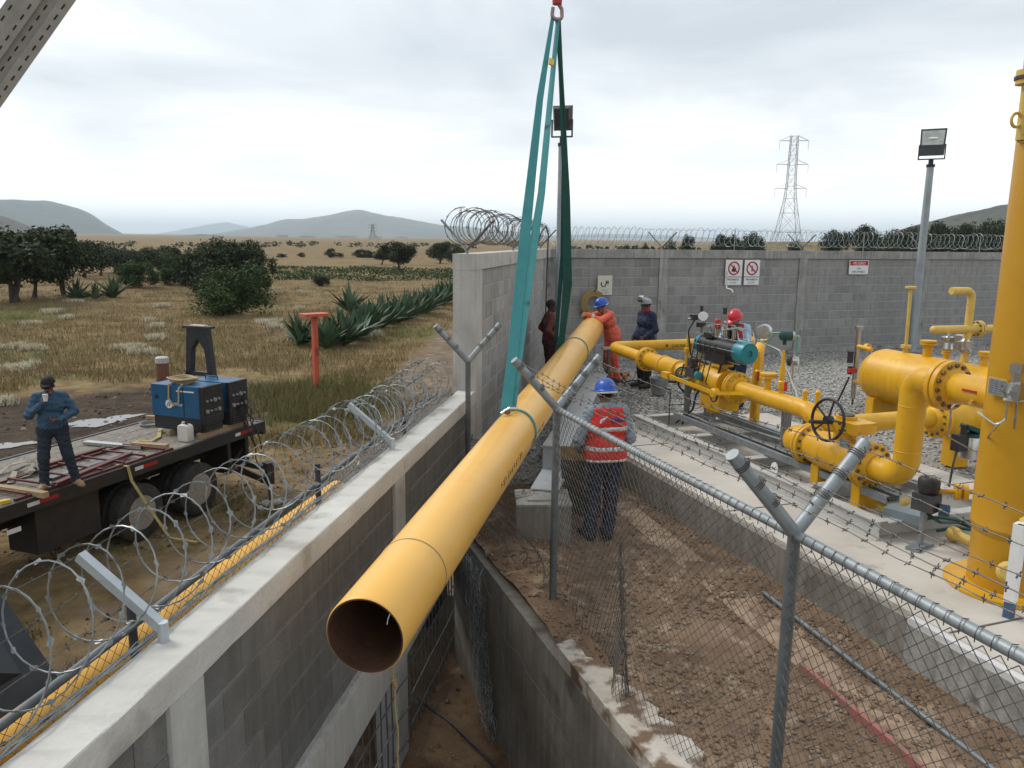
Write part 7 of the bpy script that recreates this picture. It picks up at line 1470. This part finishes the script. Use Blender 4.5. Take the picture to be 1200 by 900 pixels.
def proto(kind, seed):
    if (kind, seed) in PROT: return PROT[(kind, seed)]
    if kind == 'tree': t = limb_mesh('trunk', seed, 2.2, 1.9, 6, .24, 1); c = crown_mesh('crown', seed, blobs_for(seed, 2.6, 6.0, 1.6, 24), 11000, .16, leaf_d)
    elif kind == 'multi': t = limb_mesh('trunk', seed, 2.6, 1.6, 3, .20, 5); c = crown_mesh('crown', seed, blobs_for(seed, 3.2, 6.0, 1.2, 30), 14000, .17, leaf_d)
    elif kind == 'bush': t = limb_mesh('trunk', seed, .9, 1.2, 5, .10, 3); c = crown_mesh('crown', seed, blobs_for(seed, 2.2, 4.0, .0, 28), 15000, .10, leaf_b)
    else: t = limb_mesh('trunk', seed, 1.0, 1.4, 4, .12, 3); c = crown_mesh('crown', seed, blobs_for(seed, 2.4, 4.0, .1, 26), 10000, .13, leaf_d)
    PROT[(kind, seed)] = (t, c, {'tree': 6.0, 'multi': 6.0}.get(kind, 4.0), {'tree': 2.6, 'multi': 3.2, 'bush': 2.2}.get(kind, 2.4)); return PROT[(kind, seed)]
def plant(name, cat, kind, seed, px, py, top, wpx, label, group=None, dist=None):
    """foot at pixel (px, py) on the field unless a distance is given, top at pixel row `top`, width in pixels"""
    if dist is None: p = onz(px, py, GZ); 
    else: d = ray(px, 285); d = d/math.hypot(d[0], d[1]); p = np.array([d[0]*dist, d[1]*dist, 0])
    z = float(field_z(np.array([p[0]]), np.array([p[1]]))[0]); dd = math.hypot(p[0], p[1])
    d2 = ray(px, top); zt = CAMH+dd*d2[2]/math.hypot(d2[0], d2[1]); H_ = max(1.0, zt-z); W_ = wpx/FPX*dd*.98
    tm_, cm, h0, w0 = proto(kind, seed); t = thing(name, label, cat, (p[0], p[1], z), group); rz_ = (px*.37+seed) % 6.28
    s3 = (W_/(2*w0*1.02), W_/(2*w0*1.02), H_/h0)
    for nm, me in (('trunk', tm_), ('crown', cm)):
        o = bpy.data.objects.new(nm, me); col.objects.link(o); o.parent = t; o.scale = s3; o.rotation_euler = (0, 0, rz_)
    return t
G1 = 'trees scattered over the field'
plant('dark_tree', 'tree', 'multi', 1, 20, 357, 266, 110, 'big dark many stemmed tree at the left edge of the field', G1)
plant('dark_tree', 'tree', 'tree', 2, 100, 326, 283, 44, 'dark round tree just right of the big tree at the left edge', G1)
plant('dark_tree', 'tree', 'multi', 3, 76, 345, 268, 62, 'leafy dark tree leaning out from behind the big tree at the left edge', G1)
plant('dark_tree', 'tree', 'tree', 4, 135, 320, 290, 46, 'low wide dark tree behind the round bush in the field', G1)
plant('dark_tree', 'tree', 'tree', 5, 180, 318, 291, 44, 'small dark tree in the far row between two larger bushes', G1)
plant('dark_tree', 'tree', 'tree', 6, 52, 322, 280, 50, 'dark tree filling the gap behind the big left edge tree', G1)
plant('shrub', 'bush', 'bush', 11, 165, 339, 307, 44, 'rounded green bush standing alone in the dry grass left of centre', G1)
plant('shrub', 'bush', 'bush', 12, 212, 336, 297, 46, 'green bush to the left of the large bush pair', G1)
plant('shrub', 'bush', 'bush', 13, 272, 371, 309, 86, 'large bright green bush nearest the camera in the field', G1)
plant('shrub', 'bush', 'low', 14, 268, 350, 285, 84, 'tall dark bush rising behind the large bright green bush', G1)
plant('shrub', 'bush', 'low', 15, 240, 345, 292, 60, 'dark bush on the left flank of the tall dark bush', G1)
plant('shrub', 'bush', 'low', 16, 302, 345, 292, 44, 'dark bush on the right flank of the tall dark bush', G1)
for px, t_, w_, lb in ((222, 301, 30, 'dark shrub low behind the green bush row'), (330, 297, 12, 'tiny dark shrub on the far meadow right of the bushes'), (352, 296, 9, 'tiny round shrub far out on the meadow'), (386, 291, 13, 'small upright tree far out on the meadow'), (398, 296, 10, 'small shrub beside the upright tree far out on the meadow'), (420, 292, 16, 'small round tree far out left of the dark field trees'), (432, 293, 16, 'small tree touching its twin left of the dark field trees')):
    plant('far_shrub', 'bush', 'low', 17, px, 308, t_, w_, lb, 'shrubs on the far meadow', dist=230)
plant('dark_tree', 'tree', 'tree', 7, 470, 318, 283, 46, 'dark spreading tree with a forked trunk in the middle of the field', G1)
plant('dark_tree', 'tree', 'tree', 8, 447, 310, 291, 26, 'smaller dark tree just left of the forked tree', G1)
plant('dark_tree', 'tree', 'multi', 9, 516, 309, 282, 32, 'reddish dark tree left of the tall wall end', G1)
plant('dark_tree', 'tree', 'tree', 2, 536, 317, 289, 26, 'dark tree half hidden by the end of the tall wall', G1)
plant('shrub', 'bush', 'low', 14, 377, 334, 323, 22, 'small dark purple bush in the open dry grass', G1)
for i, (px, py, t_, w_, lb) in enumerate(((152, 321, 293, 34, 'dark tree in the far row above the rounded green bush'), (118, 323, 290, 40, 'dark tree in the far row right of the round dark tree'), (198, 321, 290, 40, 'dark tree in the far row above the bush pair'), (262, 330, 281, 50, 'tall dark tree crest behind the bright green bush'), (290, 328, 284, 44, 'dark tree at the right end of the far row'), (40, 350, 270, 70, 'dense dark tree overlapping the big tree at the left edge'))): plant('dark_tree', 'tree', 'tree' if i % 2 else 'multi', 2+i, px, py, t_, w_, lb, G1)
G2 = 'trees behind the back wall'
for i, (px, t_, w_, k_) in enumerate(((735, 287, 10, 'low'), (757, 286, 9, 'low'), (787, 281, 14, 'low'), (806, 277, 17, 'tree'), (845, 275, 24, 'tree'), (862, 277, 16, 'tree'), (880, 274, 26, 'tree'), (932, 284, 20, 'low'), (977, 270, 30, 'tree'), (1015, 266, 30, 'multi'), (1042, 276, 24, 'low'), (1066, 268, 46, 'multi'), (1100, 262, 40, 'multi'), (1128, 265, 26, 'tree'), (1152, 261, 40, 'multi'), (1176, 262, 36, 'tree'))):
    plant('far_tree', 'tree', k_, 3 + i % 4, px, 290, t_, w_, ('first', 'second', 'third', 'fourth', 'fifth', 'sixth', 'seventh', 'eighth', 'ninth', 'tenth', 'eleventh', 'twelfth', 'thirteenth', 'fourteenth', 'fifteenth', 'sixteenth')[i]+' from the left of the trees showing above the back wall', G2, dist=150+(i*37) % 60)
b = MB()   # far tree line on the plain
g = np.random.default_rng(9)
def far_line(name, pxs, top, dist, hgt, n, seed, label):
    g = np.random.default_rng(seed); P = []
    for k in range(n):
        px = g.uniform(*pxs); d = ray(px, 285); d = d/math.hypot(d[0], d[1]); D_ = dist*g.uniform(.85, 1.2); x, y = d[0]*D_, d[1]*D_; z = field_z(np.array([x]), np.array([y]))[0]; P += [(x+g.normal()*1.2, y+g.normal()*1.2, z+hgt*g.uniform(.05, 1)) for _ in range(26)]
    P = np.array(P); m = len(P); u = g.normal(size=(m, 3)); u /= np.linalg.norm(u, axis=1)[:, None]; v = np.cross(u, g.normal(size=(m, 3))); v /= np.linalg.norm(v, axis=1)[:, None]; s_ = hgt*.32*g.uniform(.5, 1.3, m)[:, None]
    o = fast_mesh(name, np.stack([P-u*s_, P+v*s_*.7, P+u*s_, P-v*s_*.7], 1).reshape(-1, 3), np.arange(4*m).reshape(-1, 4), leaf_b[1] if name == 'hedgerow' else leaf_d[1], 'stuff', smooth=False); o['label'] = label; o['category'] = 'trees'
far_line('hedgerow', (320, 545), 0, 120, .5, 260, 1, 'low green hedge strip crossing the meadow left of the tall wall')
far_line('distant_trees', (0, 330), 0, 420, 2.2, 34, 2, 'scattered dark tree dots on the far plain at left')
far_line('distant_trees', (300, 560), 0, 520, 2.4, 34, 3, 'scattered tree dots at the foot of the far mountain')
far_line('distant_trees', (650, 900), 0, 380, 3.0, 40, 4, 'scattered tree dots seen through the razor wire')
# ---- agaves
def agave_leaf(L, w_, seed, bend):
    b = MB(); n = 7; vs = []
    for i in range(n):
        f = i/(n-1); x = L*f*math.cos(bend*f*.6); z = L*f*math.sin(.0)+L*f*f*(-bend*.25); ww = w_*(math.sin(math.pi*min(1, .22+f*.78))**.8)*(1-f**3)+.004; vs += [(x, -ww, z+ww*.55), (x, 0, z), (x, ww, z+ww*.55), (x, 0, z-.03*(1-f))]
    for i in range(n-1):
        for j in range(4): b.add([], []) if False else None
    b.add(vs, [(i*4+j, i*4+(j+1) % 4, i*4+4+(j+1) % 4, i*4+4+j) for i in range(n-1) for j in range(4)]+[(3, 2, 1, 0)]); return b
ag_m = [mat('agave_%s' % k, c, tuple(x*1.3 for x in c), 2.5, .5, spec=.35) for k, c in (('green', (.050, .092, .044)), ('grey', (.085, .135, .080)), ('dark', (.026, .050, .024)))]
AGL = [[shared(agave_leaf(1.0, .105, k, bd_), 'leaf', ag_m[k % 3], True) for k in range(3)] for bd_ in (.1, .35, .7)]
def agave(px, py, size, seed, label, parts=True, dist=None, nl=40, grp='agaves in a row across the dry grass'):
    rr = random.Random(seed); p = Vector(onz(px, py, GZ)); p.z = float(field_z(np.array([p.x]), np.array([p.y]))[0]); t = thing('agave_plant', label, 'agave', p, grp); mbs = [MB(), MB(), MB()]
    for k in range(nl):
        el = R(rr.uniform(22, 86)); az = k*2.4+rr.uniform(-.3, .3); me = AGL[0 if el > 1.0 else (1 if el > .5 else 2)][rr.randrange(3)]; L = size*rr.uniform(.75, 1.1); M_ = Matrix.Rotation(az, 4, 'Z') @ Matrix.Rotation(-el, 4, 'Y') @ Matrix.Scale(L, 4)
        if parts:
            o = bpy.data.objects.new('leaf', me); col.objects.link(o); o.parent = t; o.rotation_euler = (Matrix.Rotation(az, 4, 'Z') @ Matrix.Rotation(-el, 4, 'Y')).to_euler(); o.scale = (L, L*1.2, L)
        else:
            k3 = rr.randrange(3); mbs[k3].add([tuple((M_ @ v.co)+p) for v in me.vertices], [tuple(q.vertices) for q in me.polygons])
    if not parts:
        b = MB()
        for k3 in range(3): b.cur = k3; b.add(mbs[k3].v, mbs[k3].f)
        b.build('leaves', ag_m, t)
agave(352, 403, 1.75, 1, 'spiky agave at the left end of the row behind the marker post')
agave(383, 408, 1.7, 2, 'bushy agave just right of the marker post')
rowx = [(402, 404), (420, 398), (432, 392), (447, 386), (462, 380), (474, 375), (487, 370), (498, 366), (509, 361), (519, 357), (528, 353), (536, 349)]
ordn = ('third', 'fourth', 'fifth', 'sixth', 'seventh', 'eighth', 'ninth', 'tenth', 'eleventh', 'twelfth', 'thirteenth', 'fourteenth')
for i, (px, py) in enumerate(rowx): agave(px, py, 1.95-.0*i, 3+i, ordn[i]+' agave of the row counted from the marker post towards the wall', parts=i < 5, nl=44)
b = None
for i, (px, py, s_, lb) in enumerate(((90, 350, 2.0, 'agave in the field right of the big left edge tree'), (112, 352, 1.6, 'small agave clump in the grass at left'), (133, 349, 2.2, 'agave with pale spikes left of the rounded bush'), (410, 368, 2.2, 'lone agave behind the middle of the agave row'))): agave(px, py, s_, 50+i, lb, False, nl=20, grp='agaves dotted about the field')
# ---- grass
def grass(name, pts, h, wd, mats, seed, label, per=9, spread=.16):
    g = np.random.default_rng(seed); P = np.repeat(pts, per, 0); n = len(P); P = P+np.concatenate([g.normal(0, spread, (n, 2)), np.zeros((n, 1))], 1); hh = h*g.uniform(.45, 1.25, n); a = g.uniform(0, 6.28, n); ln = g.normal(0, .35, (n, 2))*hh[:, None]
    dx = np.stack([np.cos(a), np.sin(a), 0*a], -1)*wd; top = P+np.concatenate([ln, hh[:, None]], 1); V = np.stack([P-dx, P+dx, top], 1).reshape(-1, 3); o = fast_mesh(name, V, np.arange(3*n).reshape(-1, 3), mats, 'stuff', smooth=False); o.data.polygons.foreach_set('material_index', g.integers(0, len(mats), n).astype(np.int32)); o['label'] = label; o['category'] = 'grass'
gr_m = [mat('grass_%s' % k, c, tuple(x*1.2 for x in c), 1, .9, spec=.1) for k, c in (('straw', (.26, .195, .10)), ('olive', (.145, .132, .052)), ('brown', (.165, .115, .062)), ('green', (.10, .11, .036)))]
def field_pts(n, y0, y1, seed, keep):
    g = np.random.default_rng(seed); px = g.uniform(-60, 560, n); u = g.uniform(0, 1, n); r = y0*(y1/y0)**u; d = np.stack([ray(x, 300) for x in px]); d = d/np.hypot(d[:, 0], d[:, 1])[:, None]; x, y = d[:, 0]*r, d[:, 1]*r; k = keep(x, y) & (offL(x, y) < -3.2); x, y = x[k], y[k]; return np.stack([x, y, field_z(x, y)], -1)
def tuftmask(x, y): b_, m_, g_ = field_masks(x, y); return (fbm(x*.35, y*.35, 14)*1.0+.1 > .34+.75*b_+.9*m_)
grass('dry_grass', field_pts(16000, 20, 110, 1, tuftmask), .26, .012, [gr_m[0], gr_m[2], gr_m[1]], 2, 'dry straw coloured grass covering the field', 7, .25)
grass('green_grass', field_pts(5000, 18, 60, 3, lambda x, y: field_masks(x, y)[2]*1.0+fbm(x*.3, y*.3, 5)*.5 > .78), .38, .012, [gr_m[1], gr_m[3], gr_m[1]], 4, 'taller green grass around the foot of the marker post', 10, .2)
PP_ = np.array([[x, y, field_z(np.array([x]), np.array([y]))[0]] for x, y in [(2.35+rng.normal()*1.5, 25.5+rng.normal()*2.2) for _ in range(520)] if offL(x, y) < -4.0]); grass('green_grass', PP_, .38, .011, [gr_m[1], gr_m[3], gr_m[0]], 6, 'clump of tall grass between the truck end and the marker post', 10, .15)
P2, g2_ = pts_in(9000, -6, 4, 4, 20, lambda x, y: field_z(x, y), lambda x, y: (offL(x, y) < -1.0) & (offL(x, y) > -10) & (fbm(x*.9, y*.9, 44) > .42), 15)
scatter_stones('soil_clods', P2+np.array([0, 0, .01]), .012+.05*g2_.power(.4, len(P2))**2, [MATS['mud_clod'], dirt_m, clod_m], 16, 'crumbled soil on the ground between the low wall and the truck', 'soil')
P2, g2_ = pts_in(2600, -5, 3, 4, 18, lambda x, y: field_z(x, y), lambda x, y: (offL(x, y) < -1.0) & (offL(x, y) > -7) & (fbm(x*.6, y*.6, 61) > .50), 17)
grass('green_grass', P2, .16, .008, [gr_m[1], gr_m[3], gr_m[2]], 18, 'thin green tufts on the soil between the low wall and the truck', 12, .09)
pale = mat('pale_tussock', (.72, .68, .55), (.56, .52, .38), 2, .95)
cl_ = [(18, 431, 30), (18, 409, 12), (145, 410, 20), (175, 414, 22), (160, 409, 12), (60, 366, 18), (35, 381, 14), (300, 379, 30), (320, 384, 16), (5, 472, 14), (80, 373, 9), (180, 398, 10), (90, 355, 12), (190, 358, 10), (172, 378, 9), (185, 385, 10), (40, 412, 9), (320, 340, 12), (355, 345, 12), (440, 395, 14), (478, 362, 10), (350, 360, 8)]
Pq = []
for px, py, w_ in cl_:
    p = onz(px, py, GZ); wd = w_/FPX*math.hypot(p[0], p[1])/2
    sb = [(rng.normal()*wd*.7, rng.normal()*wd*.9, rng.uniform(.25, .6)) for _ in range(5)]
    for k in range(170): q = sb[k % 5]; a = rng.uniform(0, 6.28); r = math.sqrt(rng.uniform(0, 1))*q[2]; x, y = p[0]+q[0]+math.cos(a)*r*wd, p[1]+q[1]+math.sin(a)*r*wd*1.3; Pq.append((x, y, field_z(np.array([x]), np.array([y]))[0]))
grass('pale_tussocks', np.array(Pq), .26, .022, [pale, pale, pale, gr_m[0]], 8, 'whitish dry tussocks dotted over the brown grass', 6, .12)
# ---- pylons
def pylon(px, base_dist, toppx, hw, label, arms=True, thick=.16):
    d = ray(px, 285); d = d/math.hypot(d[0], d[1]); x, y = d[0]*base_dist, d[1]*base_dist; z0 = float(field_z(np.array([x]), np.array([y]))[0]); dt = ray(px, toppx); zt = CAMH+base_dist*dt[2]/math.hypot(dt[0], dt[1]); H_ = zt-z0; t = thing('transmission_tower', label, 'pylon', (x, y, z0)); rt_ = Vector((math.cos(-.45), math.sin(-.45), 0)); fw_ = Vector((-rt_.y, rt_.x, 0)); O = Vector((x, y, z0))
    lv = [0, .22, .38, .5, .6, .69, .77, .85, .93, 1.0]; wd = lambda f: hw*(1-.74*min(f/.55, 1)**.75) if f < .55 else hw*.26*(1-.25*(f-.55)/.45)
    def cor(f): w_ = wd(f); return [O+rt_*sx*w_+fw_*sy*w_+Vector((0, 0, H_*f)) for sx, sy in ((-1, -1), (1, -1), (1, 1), (-1, 1))]
    b = MB()
    for a, c in zip(lv[:-1], lv[1:]):
        A_, C_ = cor(a), cor(c)
        for i in range(4): b.bar(A_[i], C_[i], thick, thick); b.bar(A_[i], C_[(i+1) % 4], thick*.6, thick*.6); b.bar(A_[(i+1) % 4], C_[i], thick*.6, thick*.6); b.bar(C_[i], C_[(i+1) % 4], thick*.6, thick*.6)
    b.build('lattice', mat('pylon_steel', (.22, .23, .235), (.28, .29, .29), .5, .6, .4), t, smooth=False)
    if arms:
        for f in (.58, .775, .965):
            b = MB(); C_ = O+Vector((0, 0, H_*f)); al = hw*(.92 if f < .9 else .84)
            for sg in (-1, 1):
                e_ = C_+rt_*sg*al
                for sy in (-1, 1): b.bar(C_+rt_*sg*hw*.2+fw_*sy*hw*.2, e_, thick*.8, thick*.8); b.bar(C_+rt_*sg*hw*.2+fw_*sy*hw*.2+Vector((0, 0, H_*.04)), e_, thick*.6, thick*.6)
                b.cyl(e_, e_-Vector((0, 0, H_*.07)), thick*.5, n=6)
            b.build('cross_arm', MATS['pylon_steel'], t, smooth=False, kind='stuff')
    return t
pylon(922, 300, 160, 5.8, 'lattice transmission tower rising behind the back wall', thick=.13)
pylon(437, 1500, 263, 9, 'faint far lattice tower in front of the central mountain', thick=.5)
pylon(540, 1900, 243, 10, 'faint far lattice tower beside the razor wire coil end', thick=.5)
b = MB(); p = np.array(onz(820, 292, 1.9)); d = ray(820, 285); d = d/math.hypot(d[0], d[1]); c = Vector((d[0]*90, d[1]*90, 1.2)); zb = float(field_z(np.array([c.x]), np.array([c.y]))[0])
t = thing('yellow_digger', 'small yellow machine roof showing above the back wall', 'machine', (c.x, c.y, zb)); b = MB(); b.box((c.x, c.y, zb+1.9), (2.4, 2.2, 3.8), .4); b.box((c.x+.2, c.y, zb+4.0), (1.3, 1.3, 1.0), .4); b.build('body', sta_y, t, smooth=False)
# low pale sheds on the far plain
for i, (px, dist, w_) in enumerate(((360, 2600, 60), (405, 3000, 110), (470, 3200, 70), (330, 2400, 40), (440, 2800, 50))):
    d = ray(px, 285); d = d/math.hypot(d[0], d[1]); z = float(field_z(np.array([d[0]*dist]), np.array([d[1]*dist]))[0]); o = Vector((d[0]*dist, d[1]*dist, z)); t = thing('distant_shed', ('pale', 'long white', 'small white', 'low grey', 'short pale')[i]+' shed far away at the foot of the central mountain', 'building', o); b = MB(); b.box(o+Vector((0, 0, 2)), (w_*.7, 25, 7), .3); b.build('wall', concrete, t, smooth=False); b = MB(); b.box(o+Vector((0, 0, 6.1)), (w_*.7+3, 28, 1.2), .3); b.build('roof', steel_g, t, smooth=False)
